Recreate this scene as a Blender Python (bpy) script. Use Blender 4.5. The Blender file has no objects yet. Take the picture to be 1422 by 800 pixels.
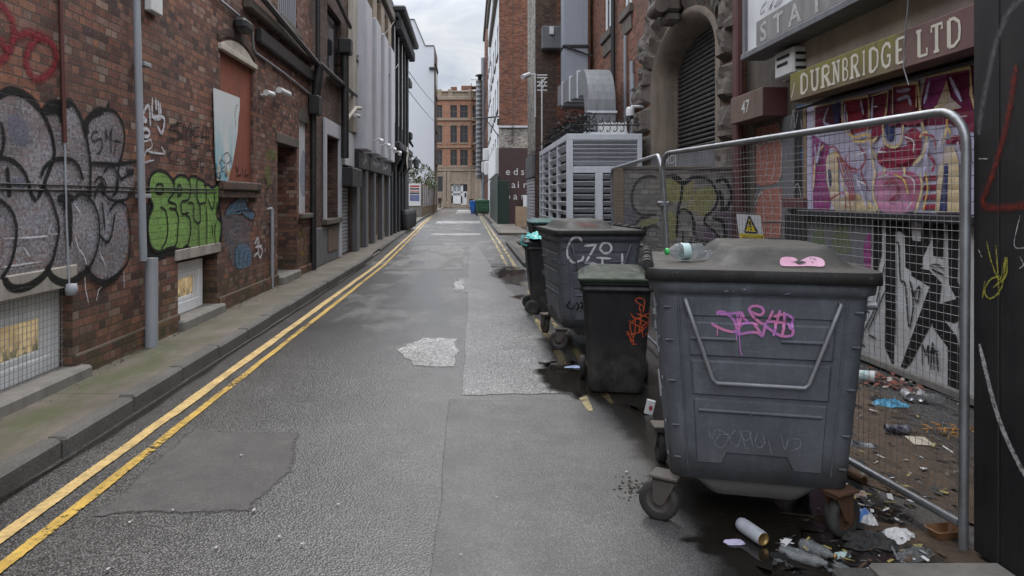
import bpy, bmesh, math, random
from mathutils import Vector, Matrix, noise as mnoise
from mathutils.bvhtree import BVHTree
random.seed(7)
R = math.radians
scene = bpy.context.scene
COL = scene.collection
F = 1000.0; CX = 652.0; CY = 275.0; CH = 1.6       # survey constants: focal length, vanishing point, eye height

# ------------------------------------------------------------------ tree of things
WM = {}
def tag(o, label=None, cat=None, group=None, kind=None):
    if label: o['label'] = label
    if cat: o['category'] = cat
    if group: o['group'] = group
    if kind: o['kind'] = kind
    return o
def thing(name, label, cat, loc=(0, 0, 0), rz=0.0, group=None, rx=0.0, ry=0.0):
    o = bpy.data.objects.new(name, None); COL.objects.link(o)
    o.empty_display_size = 0.2
    o.location = loc; o.rotation_euler = (rx, ry, rz)
    WM[o] = Matrix.Translation(loc) @ o.rotation_euler.to_matrix().to_4x4()
    return tag(o, label, cat, group)
def place(o, loc, rz=0.0, rx=0.0, ry=0.0):
    o.location = loc; o.rotation_euler = (rx, ry, rz)
    WM[o] = Matrix.Translation(loc) @ o.rotation_euler.to_matrix().to_4x4()

class MB:
    def __init__(s): s.v = []; s.f = []; s.m = []; s.uv = {}; s.sm = []
    def face(s, pts, mi=0, smooth=False, uv=None):
        b = len(s.v); s.v += [Vector(p) for p in pts]
        s.f.append(list(range(b, b + len(pts)))); s.m.append(mi); s.sm.append(smooth)
        if uv: s.uv[len(s.f) - 1] = uv
    def grid(s, rows, mi=0, smooth=True, closed=False, uv=False):
        b = len(s.v); n = len(rows[0])
        for r in rows: s.v += [Vector(p) for p in r]
        for i in range(len(rows) - 1):
            for j in range(n if closed else n - 1):
                k = (j + 1) % n
                s.f.append([b + i*n + j, b + i*n + k, b + (i+1)*n + k, b + (i+1)*n + j]); s.m.append(mi); s.sm.append(smooth)
    def ngon(s, pts, mi=0): s.face(pts, mi)
    def box(s, x0, x1, y0, y1, z0, z1, mi=0, M=None):
        p = [Vector((x, y, z)) for z in (z0, z1) for y in (y0, y1) for x in (x0, x1)]
        if M: p = [M @ q for q in p]
        for q in ((0,2,3,1),(4,5,7,6),(0,1,5,4),(2,6,7,3),(0,4,6,2),(1,3,7,5)):
            b = len(s.v); s.v += [p[i].copy() for i in q]; s.f.append([b,b+1,b+2,b+3]); s.m.append(mi); s.sm.append(False)
    def bbox(s, x0, x1, y0, y1, z0, z1, bev=0.01, mi=0, M=None):
        # chamfered box
        x0, x1 = min(x0,x1), max(x0,x1); y0, y1 = min(y0,y1), max(y0,y1)
        b = min(bev, (x1-x0)*.45, (y1-y0)*.45, (z1-z0)*.45)
        bm = bmesh.new()
        bmesh.ops.create_cube(bm, size=1)
        for v in bm.verts:
            v.co = Vector(((x0+x1)/2 + v.co.x*(x1-x0), (y0+y1)/2 + v.co.y*(y1-y0), (z0+z1)/2 + v.co.z*(z1-z0)))
        bmesh.ops.bevel(bm, geom=bm.edges[:], offset=b, segments=1, affect='EDGES', profile=.5)
        s.addbm(bm, mi, M)
    def addbm(s, bm, mi=0, M=None, smooth=False):
        b = len(s.v); bm.verts.ensure_lookup_table(); bm.verts.index_update()
        for v in bm.verts: s.v.append((M @ v.co) if M else v.co.copy())
        for f in bm.faces: s.f.append([b + v.index for v in f.verts]); s.m.append(mi); s.sm.append(smooth)
        bm.free()
    def tube(s, pts, r, n=8, mi=0, caps=True, smooth=True):
        pts = [Vector(p) for p in pts]; rows = []
        rr = r if isinstance(r, (list, tuple)) else [r]*len(pts)
        prev = None
        for i, p in enumerate(pts):
            d = (pts[min(i+1, len(pts)-1)] - pts[max(i-1, 0)]).normalized()
            if prev is None:
                a = Vector((0,0,1)) if abs(d.z) < .9 else Vector((1,0,0))
                u = d.cross(a).normalized()
            else:
                u = (prev - d*prev.dot(d)).normalized()
            w = d.cross(u).normalized(); prev = u
            rows.append([p + (u*math.cos(2*math.pi*k/n) + w*math.sin(2*math.pi*k/n))*rr[i] for k in range(n)])
        s.grid(rows, mi, smooth, closed=True)
        if caps:
            s.face(rows[0], mi); s.face(rows[-1][::-1], mi)
    def lathe(s, prof, n=16, M=None, mi=0, smooth=True):
        # prof: list of (r,z)
        rows = []
        for r, z in prof:
            row = [Vector((r*math.cos(2*math.pi*k/n), r*math.sin(2*math.pi*k/n), z)) for k in range(n)]
            rows.append([M @ q for q in row] if M else row)
        s.grid(rows, mi, smooth, closed=True)
    def ribbon(s, pts, nrm, w, off=0.003, taper=True, mi=0):
        # flat stroke lying on a surface: pts 3-D points, nrm normal (one or list)
        n = len(pts)
        if n < 2: return
        N = nrm if isinstance(nrm, list) else [Vector(nrm)]*n
        ww = w if isinstance(w, list) else [w]*n
        L = 0; rows = []; uvs = []
        for i in range(n):
            d = Vector(pts[min(i+1,n-1)]) - Vector(pts[max(i-1,0)])
            if d.length < 1e-9: d = Vector((0,0,1))
            d.normalize(); t = N[i].cross(d).normalized()
            h = ww[i]/2
            if i: L += (Vector(pts[i]) - Vector(pts[i-1])).length
            o = off + .0009*(i/(n-1)) 
            p = Vector(pts[i]) + N[i]*o
            if taper and (i == 0 or i == n-1): p = p + d*(h*.5 if i else -h*.5)
            k = (.55 if taper and i in (0, n-1) else 1)
            rows.append([p - t*h*k, p + t*h*k]); uvs.append(L)
        b = len(s.v)
        for r in rows: s.v += r
        for i in range(n-1):
            s.f.append([b+2*i, b+2*i+1, b+2*i+3, b+2*i+2]); s.m.append(mi); s.sm.append(False)
            s.uv[len(s.f)-1] = [(uvs[i],0),(uvs[i],1),(uvs[i+1],1),(uvs[i+1],0)]
    def build(s, name, mat, parent=None, local=False, smooth=None, merge=False):
        me = bpy.data.meshes.new(name)
        vs = s.v
        if parent is not None and not local:
            inv = WM[parent].inverted(); vs = [inv @ v for v in s.v]
        me.from_pydata([tuple(v) for v in vs], [], s.f)
        for m in (mat if isinstance(mat, (list, tuple)) else [mat]): me.materials.append(m)
        me.polygons.foreach_set('material_index', s.m)
        me.polygons.foreach_set('use_smooth', [smooth if smooth is not None else q for q in s.sm])
        if s.uv:
            ul = me.uv_layers.new(name='UVMap')
            for fi, uv in s.uv.items():
                p = me.polygons[fi]
                for k, li in enumerate(p.loop_indices): ul.data[li].uv = uv[k]
        if merge:
            bm = bmesh.new(); bm.from_mesh(me); bmesh.ops.remove_doubles(bm, verts=bm.verts, dist=1e-4); bm.to_mesh(me); bm.free()
        o = bpy.data.objects.new(name, me); COL.objects.link(o)
        if parent is not None: o.parent = parent; WM[o] = WM[parent]
        else: WM[o] = Matrix.Identity(4)
        me.update()
        return o

def dup(root, loc, rz=0.0):
    def cp(o, par):
        c = o.copy(); COL.objects.link(c)
        if par is not None: c.parent = par
        for ch in [x for x in kids(o)]: cp(ch, c)
        return c
    r = cp(root, None); place(r, loc, rz); return r
def kids(o): return [x for x in bpy.data.objects if x.parent == o]

def struct(mb, name, mat):
    o = mb.build(name, mat); o['kind'] = 'structure'; return o

# ------------------------------------------------------------------ survey helpers
def ray(px, py): return Vector(((px-CX)/F, 1.0, (CY-py)/F))
EYE = Vector((0, 0, CH))
def on(px, py, P, N):
    d = ray(px, py); P = Vector(P); N = Vector(N)
    return EYE + d * ((P-EYE).dot(N) / d.dot(N))
def onX(px, py, X): return on(px, py, (X,0,0), (1,0,0))
def onY(px, py, Y): return on(px, py, (0,Y,0), (0,1,0))
def onZ(px, py, Z=0.0): return on(px, py, (0,0,Z), (0,0,1))
def spl(pts, k=5, closed=False):
    P = [Vector((p[0], p[1])) for p in pts]; n = len(P); out = []
    if n < 3 and not closed:
        a, b = P[0], P[-1]; return [a + (b-a)*(i/4) for i in range(5)]
    rng = range(n if closed else n-1)
    for i in rng:
        p0 = P[(i-1) % n] if closed or i > 0 else P[0]*2-P[1]
        p1 = P[i]; p2 = P[(i+1) % n]
        p3 = P[(i+2) % n] if closed or i+2 < n else P[-1]*2-P[-2]
        for j in range(k):
            t = j/k
            out.append(.5*((2*p1)+(p2-p0)*t+(2*p0-5*p1+4*p2-p3)*t*t+(3*p1-p0-3*p2+p3)*t*t*t))
    out.append(P[0].copy() if closed else P[-1])
    return out
class Art:
    """flat paint laid on a plane of the place, read off in survey coordinates"""
    def __init__(s, sc, ox, oy, P, N, base=.003):
        s.sc, s.ox, s.oy, s.P, s.N, s.k = sc, ox, oy, P, Vector(N), base
    def pt(s, z): return on(z[0]/s.sc + s.ox, z[1]/s.sc + s.oy, s.P, s.N)
    def strokes(s, mb, lists, w, closed=False, smooth=True, step=.0006):
        for L in lists:
            q = spl(L, 5, closed) if smooth else [Vector(p) for p in L]
            ww = w
            mb.ribbon([s.pt(p) for p in q], s.N, ww, off=s.k); s.k += step
    def fill(s, mb, poly, smooth=True, k=3, step=.0006):
        q = spl(poly, k, True)[:-1] if smooth else [Vector(p) for p in poly]
        fill3(mb, [s.pt(p) + s.N*s.k for p in q], s.N); s.k += step
def fill3(mb, pts, N):
    from mathutils.geometry import tessellate_polygon
    tris = tessellate_polygon([pts])
    b = len(mb.v); mb.v += pts
    for t in tris:
        mb.f.append([b+i for i in t]); mb.m.append(0); mb.sm.append(False)
        mb.uv[len(mb.f)-1] = [(0,.5)]*3

# ------------------------------------------------------------------ materials
class G:
    def __init__(s, name):
        s.m = bpy.data.materials.new(name); s.m.use_nodes = True
        s.t = s.m.node_tree; s.t.nodes.clear()
        s.out = s.t.nodes.new('ShaderNodeOutputMaterial')
    def n(s, typ, ins=None, **props):
        nd = s.t.nodes.new('ShaderNode' + typ)
        for k, v in props.items(): setattr(nd, k, v)
        for k, v in (ins or {}).items(): s.set(nd.inputs[k], v)
        return nd
    def set(s, sock, v):
        if isinstance(v, bpy.types.NodeSocket): s.t.links.new(v, sock)
        elif v is not None:
            if hasattr(sock, 'default_value'):
                try:
                    if sock.type == 'RGBA' and not isinstance(v, (int, float)): v = (v[0], v[1], v[2], 1)
                    elif sock.type == 'RGBA': v = (v, v, v, 1)
                    elif sock.type == 'VECTOR' and isinstance(v, (int, float)): v = (v, v, v)
                except Exception: pass
                sock.default_value = v
    def math(s, op, a, b=None, c=None, clamp=False):
        nd = s.t.nodes.new('ShaderNodeMath'); nd.operation = op; nd.use_clamp = clamp
        s.set(nd.inputs[0], a)
        if b is not None: s.set(nd.inputs[1], b)
        if c is not None: s.set(nd.inputs[2], c)
        return nd.outputs[0]
    def mix(s, f, a, b, blend='MIX'):
        nd = s.t.nodes.new('ShaderNodeMix'); nd.data_type = 'RGBA'; nd.blend_type = blend
        s.set(nd.inputs[0], f); s.set(nd.inputs[6], a); s.set(nd.inputs[7], b)
        return nd.outputs[2]
    def mapr(s, v, a, b, c=0.0, d=1.0):
        nd = s.n('MapRange', {0: v, 1: a, 2: b, 3: c, 4: d}); return nd.outputs[0]
    def noise(s, vec, scale, detail=4, rough=.55, col=False, dist=0.0):
        nd = s.n('TexNoise', {'Vector': vec, 'Scale': scale, 'Detail': detail, 'Roughness': rough, 'Distortion': dist})
        return nd.outputs[1 if col else 0]
    def voro(s, vec, scale, feature='F1', out=0):
        nd = s.n('TexVoronoi', {'Vector': vec, 'Scale': scale}, feature=feature); return nd.outputs[out]
    def ramp(s, f, stops, interp='LINEAR'):
        nd = s.t.nodes.new('ShaderNodeValToRGB'); cr = nd.color_ramp; cr.interpolation = interp
        while len(cr.elements) < len(stops): cr.elements.new(.5)
        for e, (p, c) in zip(cr.elements, stops):
            e.position = p; e.color = (c[0], c[1], c[2], 1) if not isinstance(c, (int, float)) else (c, c, c, 1)
        s.set(nd.inputs[0], f); return nd.outputs[0]
    def pos(s): return s.n('NewGeometry').outputs['Position']
    def obj(s): return s.n('TexCoord').outputs['Object']
    def sep(s, v): nd = s.n('SeparateXYZ', {0: v}); return nd.outputs
    def comb(s, x, y, z): return s.n('CombineXYZ', {0: x, 1: y, 2: z}).outputs[0]
    def scale(s, v, k): return s.n('VectorMath', {0: v, 1: k}, operation='MULTIPLY').outputs[0]
    def bump(s, h, strength=.5, dist=.01, nrm=None):
        nd = s.n('Bump', {'Strength': strength, 'Distance': dist, 'Height': h})
        if nrm is not None: s.set(nd.inputs['Normal'], nrm)
        return nd.outputs[0]
    def bsdf(s, col, rough=.8, nrm=None, metal=0.0, spec=None, alpha=None, **kw):
        b = s.n('BsdfPrincipled', {'Base Color': col, 'Roughness': rough, 'Metallic': metal})
        if spec is not None: s.set(b.inputs['Specular IOR Level'], spec)
        if nrm is not None: s.set(b.inputs['Normal'], nrm)
        for k, v in kw.items(): s.set(b.inputs[k], v)
        sh = b.outputs[0]
        if alpha is not None:
            tr = s.n('BsdfTransparent'); mx = s.n('MixShader', {0: alpha, 1: tr.outputs[0], 2: sh}); sh = mx.outputs[0]
        s.t.links.new(sh, s.out.inputs[0]); return s.m

def wallvec(g):
    P = g.pos(); s = g.sep(P); nx = g.sep(g.n('NewGeometry').outputs['True Normal'])
    f = g.math('GREATER_THAN', g.math('ABSOLUTE', nx[0]), .6)
    u = g.math('ADD', g.math('MULTIPLY', f, s[1]), g.math('MULTIPLY', g.math('SUBTRACT', 1.0, f), s[0]))
    return g.comb(u, s[2], 0.0), s
def brick(g, bw=.218, bh=.073, ms=.006, english=True, wob=.007):
    v, s = wallvec(g)
    wn = g.noise(v, 3.0, 3, .6, col=True)
    v2 = g.n('VectorMath', {0: wn, 1: (.5,.5,.5)}, operation='SUBTRACT').outputs[0]
    wn2 = g.n('VectorMath', {0: g.noise(v, 24.0, 2, .5, col=True), 1: (.5,.5,.5)}, operation='SUBTRACT').outputs[0]
    v2 = g.n('VectorMath', {0: g.scale(v2, wob*4), 1: v}, operation='ADD').outputs[0]
    v2 = g.n('VectorMath', {0: g.scale(wn2, wob*1.6), 1: v2}, operation='ADD').outputs[0]
    nd = g.n('TexBrick', {'Vector': v2, 'Color1': (0,0,0), 'Color2': (1,1,1), 'Mortar': (.5,.5,.5), 'Scale': 1.0, 'Mortar Size': ms,
                          'Mortar Smooth': .25, 'Bias': 0.0, 'Brick Width': bw, 'Row Height': bh}, offset=.5, squash=.5 if english else 1.0, squash_frequency=2)
    rnd = g.sep(nd.outputs['Color'])[0]
    return v, s, rnd, nd.outputs['Fac']
def brick_height(g, v, fac, rough=1.0):
    n1 = g.noise(v, 38.0, 5, .65)
    h = g.math('MULTIPLY', g.math('SUBTRACT', 1.0, fac), 1.0)
    return g.math('ADD', h, g.math('MULTIPLY', n1, .55*rough))
def brick_mat(name, stops, mortar=(.085,.072,.062), grime=.55, moss=0.0, english=True, ms=.007, stain=(.05,.045,.04), bw=.225, bh=.075, bump=.8, sat=None):
    g = G(name); v, s, rnd, fac = brick(g, bw, bh, ms, english)
    c = g.ramp(rnd, stops)
    c = g.mix(g.mapr(g.noise(v, 9, 6, .75), .3, .7, 0, .75), c, g.scale(c, .45))
    tone = g.noise(v, 1.4, 4, .6); c = g.mix(g.mapr(tone, .3, .52, .55, 0), c, g.n('VectorMath', {0: c, 1: (1.25,.95,.75)}, operation='MULTIPLY').outputs[0]); c = g.mix(g.mapr(tone, .52, .72, 0, .6), c, g.n('VectorMath', {0: c, 1: (.62,.6,.66)}, operation='MULTIPLY').outputs[0])       # mottling inside bricks
    big = g.noise(v, .55, 5, .62)
    c = g.mix(g.mapr(g.noise(v, 42, 4, .7), .56, .7, 0, .6), c, (.33,.27,.21)); c = g.mix(g.mapr(g.noise(v, 24, 5, .75), .36, .26, 0, .75), c, (.03,.025,.022))
    mc = g.mix(g.noise(v, 6, 3), g.scale(g.n('RGB').outputs[0], 0) if False else tuple(m*.6 for m in mortar), tuple(m*1.5 for m in mortar))
    c = g.mix(fac, c, mc)
    c = g.mix(g.mapr(big, .42, .68, 0, grime), c, stain)
    str_ = g.noise(g.comb(g.math('MULTIPLY', g.sep(v)[0], 5.0), g.math('MULTIPLY', g.sep(v)[1], .45), 0.0), 1.0, 4, .6)
    c = g.mix(g.mapr(str_, .56, .75, 0, grime*.7), c, tuple(q*.8 for q in stain))
    if moss:
        mk = g.math('MULTIPLY', g.mapr(s[2], .15, .75, 1.0, 0.0), g.mapr(g.noise(v, 3.0, 5, .7), .38, .62))
        c = g.mix(g.math('MULTIPLY', mk, moss), c, (.045,.055,.02))
    ro = g.mapr(g.noise(v, 8, 3), 0, 1, .72, .95)
    return g.bsdf(c, ro, g.bump(brick_height(g, v, fac), bump, .012), spec=.3)

BR_OLD = [(0,(.07,.036,.032)),(.2,(.135,.06,.046)),(.42,(.21,.088,.06)),(.62,(.245,.115,.08)),(.78,(.32,.14,.08)),(.9,(.22,.14,.115)),(1,(.38,.27,.21))]
BR_RED = [(0,(.12,.045,.03)),(.3,(.2,.075,.045)),(.6,(.26,.1,.06)),(.85,(.32,.14,.085)),(1,(.2,.1,.08))]
BR_ORG = [(0,(.25,.105,.065)),(.4,(.36,.155,.092)),(.8,(.44,.21,.125)),(1,(.4,.22,.15))]
BR_DRK = [(0,(.06,.035,.03)),(.4,(.11,.06,.045)),(.8,(.15,.085,.06)),(1,(.19,.12,.09))]
M = {}
M['brick_old'] = brick_mat('weathered brick', BR_OLD, moss=.8, grime=.5, ms=.006, mortar=(.075,.06,.05), bw=.218, bh=.073)
M['brick_dark'] = brick_mat('sooty brick', BR_DRK, grime=.5)
M['brick_red'] = brick_mat('red brick', BR_RED, mortar=(.16,.12,.09), grime=.38, english=False, ms=.006)
M['brick_org'] = brick_mat('orange brick', BR_ORG, mortar=(.3,.22,.16), grime=.2, english=False)
M['brick_pale'] = brick_mat('flaking white brick', [(0,(.12,.1,.085)),(.35,(.4,.37,.33)),(1,(.6,.57,.52))], mortar=(.2,.18,.16), grime=.45)
M['brick_grey'] = brick_mat('grey painted brick', [(0,(.17,.16,.145)),(.5,(.25,.24,.215)),(1,(.34,.32,.29))], mortar=(.1,.095,.09), grime=.35)

def paint_brick(name, col, cover=.85, edge=True, light_mortar=0.0, var=.25, soft=.18, bricky=True, col2=None, wear=.3, rough=.6, ribs=False):
    """spray paint; over bricks it follows their relief and wear"""
    g = G(name)
    if bricky: v, s, rnd, fac = brick(g)
    else: v, s = wallvec(g)
    c = g.n('RGB').outputs[0]; c.default_value = (*col, 1)
    if col2: c = g.mix(g.mapr(g.noise(v, 1.7, 3, .55), .42, .62), col, col2)
    nz = g.noise(v, 5.0, 5, .65)
    c = g.mix(g.mapr(nz, .3, .7, 0, var), c, g.scale(c, .5))
    nrm = None
    if bricky:
        c = g.mix(g.mapr(rnd, 0, 1, 0, .35), c, g.scale(c, .68))
        if light_mortar: c = g.mix(g.math('MULTIPLY', fac, g.mapr(g.noise(v, 2.5, 3), .4, .62, 0, light_mortar)), c, (.5,.49,.48))
        else: c = g.mix(g.math('MULTIPLY', fac, .45), c, g.scale(c, .35))
        nrm = g.bump(brick_height(g, v, fac), .7, .012)
    if ribs:
        fr = g.math('FRACT', g.math('DIVIDE', g.math('SUBTRACT', s[2], 1.47), .1)); rib = g.mapr(fr, .9, .96, 0, 1)
        c = g.mix(g.math('MULTIPLY', rib, .55), c, (.04,.03,.035)); c = g.mix(g.mapr(g.noise(v, 2.6, 6, .7), .5, .72, 0, .4), c, (.12,.1,.1))
        nrm = g.bump(g.math('SUBTRACT', g.math('SINE', g.math('MULTIPLY', fr, 3.14159)), rib), .5, .012)
    a = cover
    wn = g.mapr(g.noise(v, 30.0, 5, .75), .30, .30+wear, 0, 1.0)
    a = g.math('MULTIPLY', wn, cover) if wear else cover
    if edge:
        uv = g.sep(g.n('TexCoord').outputs['UV'])
        d = g.math('SUBTRACT', .5, g.math('ABSOLUTE', g.math('SUBTRACT', uv[1], .5)))
        e = g.mapr(g.math('ADD', d, g.math('MULTIPLY', g.math('SUBTRACT', g.noise(v, 60, 2), .5), .2)), 0.0, soft)
        a = g.math('MULTIPLY', a, e, clamp=True)
    return g.bsdf(c, rough, nrm, alpha=a, spec=.3)
def plain(name, col, rough=.6, metal=0.0, var=.35, sc=6.0, bump=.15, bsc=60.0, dirt=None, dirtk=.5, spec=None, world=False):
    g = G(name); v = g.pos() if world else g.obj()
    n1 = g.noise(v, sc, 5, .62)
    c = g.mix(g.mapr(n1, .3, .7, 0, var), col, tuple(q*.5 for q in col))
    if dirt: c = g.mix(g.mapr(g.noise(v, sc*.6, 6, .7), .45, .68, 0, dirtk), c, dirt)
    ro = g.mapr(g.noise(v, sc*2.3, 4), .2, .8, max(.05, rough-.14), min(1, rough+.14))
    return g.bsdf(c, ro, g.bump(g.noise(v, bsc, 4, .6), bump, .004), metal, spec)
def streaky(name, col, dark, rough=.6, metal=0.0, k=.6, hx=9.0):
    """vertical run-off stains"""
    g = G(name); p = g.pos(); s = g.sep(p)
    v = g.comb(g.math('MULTIPLY', s[0], hx), g.math('MULTIPLY', s[1], hx), g.math('MULTIPLY', s[2], .8))
    c = g.mix(g.mapr(g.noise(v, 1.0, 5, .65), .42, .7, 0, k), col, dark)
    c = g.mix(g.mapr(g.noise(p, 2.2, 5, .65), .4, .7, 0, k*.7), c, dark)
    c = g.mix(g.mapr(g.noise(p, 40, 3, .6), .6, .75, 0, .35), c, tuple(q*.45 for q in col))
    return g.bsdf(c, g.mapr(g.noise(p, 7, 3), .2, .8, rough-.12, min(1, rough+.12)), g.bump(g.noise(p, 45, 4), .15, .004), metal)
M['stone'] = streaky('grimy sandstone', (.3,.235,.17), (.09,.075,.062), .9)
M['stone_dark'] = streaky('sooty sandstone', (.125,.104,.085), (.038,.033,.029), .92, hx=5)
M['concrete'] = streaky('stained concrete', (.2,.185,.165), (.1,.095,.08), .9)
M['lintel'] = streaky('dirty lintel stone', (.32,.29,.25), (.14,.125,.11), .88)
M['cream'] = streaky('dirty cream paint', (.55,.5,.42), (.26,.23,.19), .7)
M['white_render'] = streaky('white render', (.62,.63,.64), (.36,.36,.36), .8, k=.5, hx=2)
M['gable'] = streaky('pale gable render', (.57,.585,.61), (.53,.545,.575), .85, k=.3, hx=1.2)
M['lilac_paint'] = streaky('pale grey paint', (.5,.5,.53), (.3,.3,.31), .6, k=.35, hx=4)
M['black_paint'] = streaky('black gloss paint', (.014,.015,.017), (.032,.031,.031), .5)
M['black_board'] = streaky('black board paint', (.008,.008,.009), (.028,.025,.023), .62, k=.5, hx=14)
M['stone_mid'] = streaky('grimy moulding', (.2,.16,.125), (.08,.068,.056), .9)
M['grey_paint'] = streaky('grey masonry paint', (.15,.15,.16), (.075,.074,.075), .7)
M['beige'] = streaky('beige fascia paint', (.36,.31,.26), (.2,.165,.14), .8, hx=3)
M['maroon'] = streaky('maroon paint', (.11,.035,.035), (.05,.03,.028), .6)
M['fascia_brown'] = streaky('faded brown fascia', (.16,.105,.08), (.085,.06,.05), .75)
M['redboard'] = streaky('red painted board', (.25,.072,.042), (.14,.05,.035), .7, k=.5, hx=14)
M['steel_galv'] = plain('galvanised steel', (.36,.37,.385), .42, .75, .35, 9, .1, dirt=(.17,.16,.15), dirtk=.5)
M['wire'] = plain('galvanised wire', (.24,.24,.24), .5, .6, .3, 5)
M['duct'] = streaky('duct sheet metal', (.25,.26,.27), (.13,.13,.13), .5, .3, k=.6)
M['duct_blue'] = streaky('grey duct cladding', (.3,.325,.37), (.2,.21,.24), .55, .2, k=.35)
M['louvre'] = streaky('grey powder coat', (.62,.64,.68), (.42,.435,.46), .5, k=.35)
M['pvc'] = streaky('white window plastic', (.8,.81,.82), (.55,.55,.54), .45)
M['dark'] = plain('dark void', (.012,.012,.012), .9)
M['black_iron'] = plain('black painted iron', (.018,.018,.019), .5, 0, .4, 8, .2, dirt=(.05,.045,.04))
M['pipe_grey'] = streaky('grey painted pipe', (.3,.315,.34), (.2,.2,.2), .5, k=.4, hx=14)
M['rust'] = plain('rusty steel', (.11,.055,.03), .85, .2, .5, 14, .4)
M['wood_raw'] = streaky('weathered timber', (.24,.165,.1), (.12,.085,.055), .85, hx=20)
M['rubber'] = plain('worn rubber', (.03,.029,.028), .8, 0, .4, 12, .2, dirt=(.09,.08,.07), dirtk=.7)
M['white'] = plain('dirty white', (.62,.62,.61), .55, 0, .25, 8)
M['glass_dark'] = plain('dark window glass', (.02,.024,.028), .12, 0, .3, 1.5, .05, 3, spec=.6)
M['glass_pale'] = plain('window with blind', (.26,.28,.28), .3, 0, .4, 2)
def lit():
    g = G('lit basement glass'); v = g.obj(); s = g.sep(v)
    c = g.mix(g.mapr(g.noise(v, 5.5, 5, .6), .42, .6), (.8,.6,.32), (.5,.33,.15))
    c = g.mix(g.math('MULTIPLY', g.mapr(g.sep(g.pos())[2], .38, .58, 1, 0), g.mapr(g.noise(v, 12, 4), .46, .52)), c, (.05,.06,.018))
    b = g.n('BsdfPrincipled', {'Base Color': (.05,.05,.045), 'Roughness': .15})
    g.set(b.inputs['Emission Color'], c); g.set(b.inputs['Emission Strength'], .27)
    g.t.links.new(b.outputs[0], g.out.inputs[0]); return g.m
M['lit'] = lit()
def binmat(name, col, rough=.55, scuff=(.2,.2,.2), scr=True, dust=None):
    g = G(name); v = g.obj(); s = g.sep(v)
    c = g.mix(g.mapr(g.noise(v, 3.5, 6, .72), .35, .65, 0, .7), col, tuple(q*.5 for q in col))
    c = g.mix(g.mapr(g.noise(g.scale(v, (1,1,.35)), 11, 6, .75), .52, .7, 0, .4), c, tuple(q*1.45+.01 for q in col))
    c = g.mix(g.mapr(g.noise(v, 60, 3, .6), .63, .72, 0, .35), c, scuff)
    st = g.noise(g.comb(g.math('MULTIPLY', s[0], 16), g.math('MULTIPLY', s[1], 16), g.math('MULTIPLY', s[2], 1.2)), 1.0, 5, .7)
    c = g.mix(g.mapr(st, .54, .74, 0, .42), c, tuple(q*1.5+.012 for q in col))
    c = g.mix(g.math('MULTIPLY', g.mapr(s[2], .2, .5, 1, 0), g.mapr(g.noise(v, 7, 5, .7), .35, .6, 0, .75)), c, (.085,.078,.068))
    if dust:
        up = g.sep(g.n('NewGeometry').outputs['Normal'])[2]
        c = g.mix(g.math('MULTIPLY', g.mapr(up, .6, .95), g.mapr(g.noise(v, 4, 6, .7), .3, .65, .25, .95)), c, dust)
    if scr:
        sc = g.voro(g.n('VectorMath', {0: g.scale(v, (3,3,22)), 1: g.noise(v, 3, 3, .5, col=True)}, operation='ADD').outputs[0], 1.6, 'DISTANCE_TO_EDGE')
        c = g.mix(g.math('MULTIPLY', g.mapr(sc, 0, .012, 1, 0), g.mapr(g.noise(v, 5, 2), .52, .6, 0, .4)), c, scuff)
    return g.bsdf(c, g.mapr(g.noise(v, 9, 4), .25, .75, rough-.12, rough+.2), g.bump(g.noise(v, 90, 4, .6), .12, .003), spec=.4)
M['bin_grey'] = binmat('slate grey bin plastic', (.108,.117,.132), scuff=(.26,.26,.26))
M['bin_black'] = binmat('black bin plastic', (.015,.015,.016), .5, (.09,.09,.09))
M['bin_green'] = binmat('green bin plastic', (.014,.026,.012), .6, (.09,.11,.045))
M['bin_dgreen'] = binmat('far green bin plastic', (.03,.1,.045), .5)
M['bin_blue'] = binmat('blue bin plastic', (.02,.13,.42), .5)
M['bin_teal'] = binmat('teal bin lid plastic', (.03,.11,.1), .5)
M['lid_black'] = binmat('black lid plastic', (.024,.023,.022), .66, (.16,.15,.12), dust=(.06,.055,.047))
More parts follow.
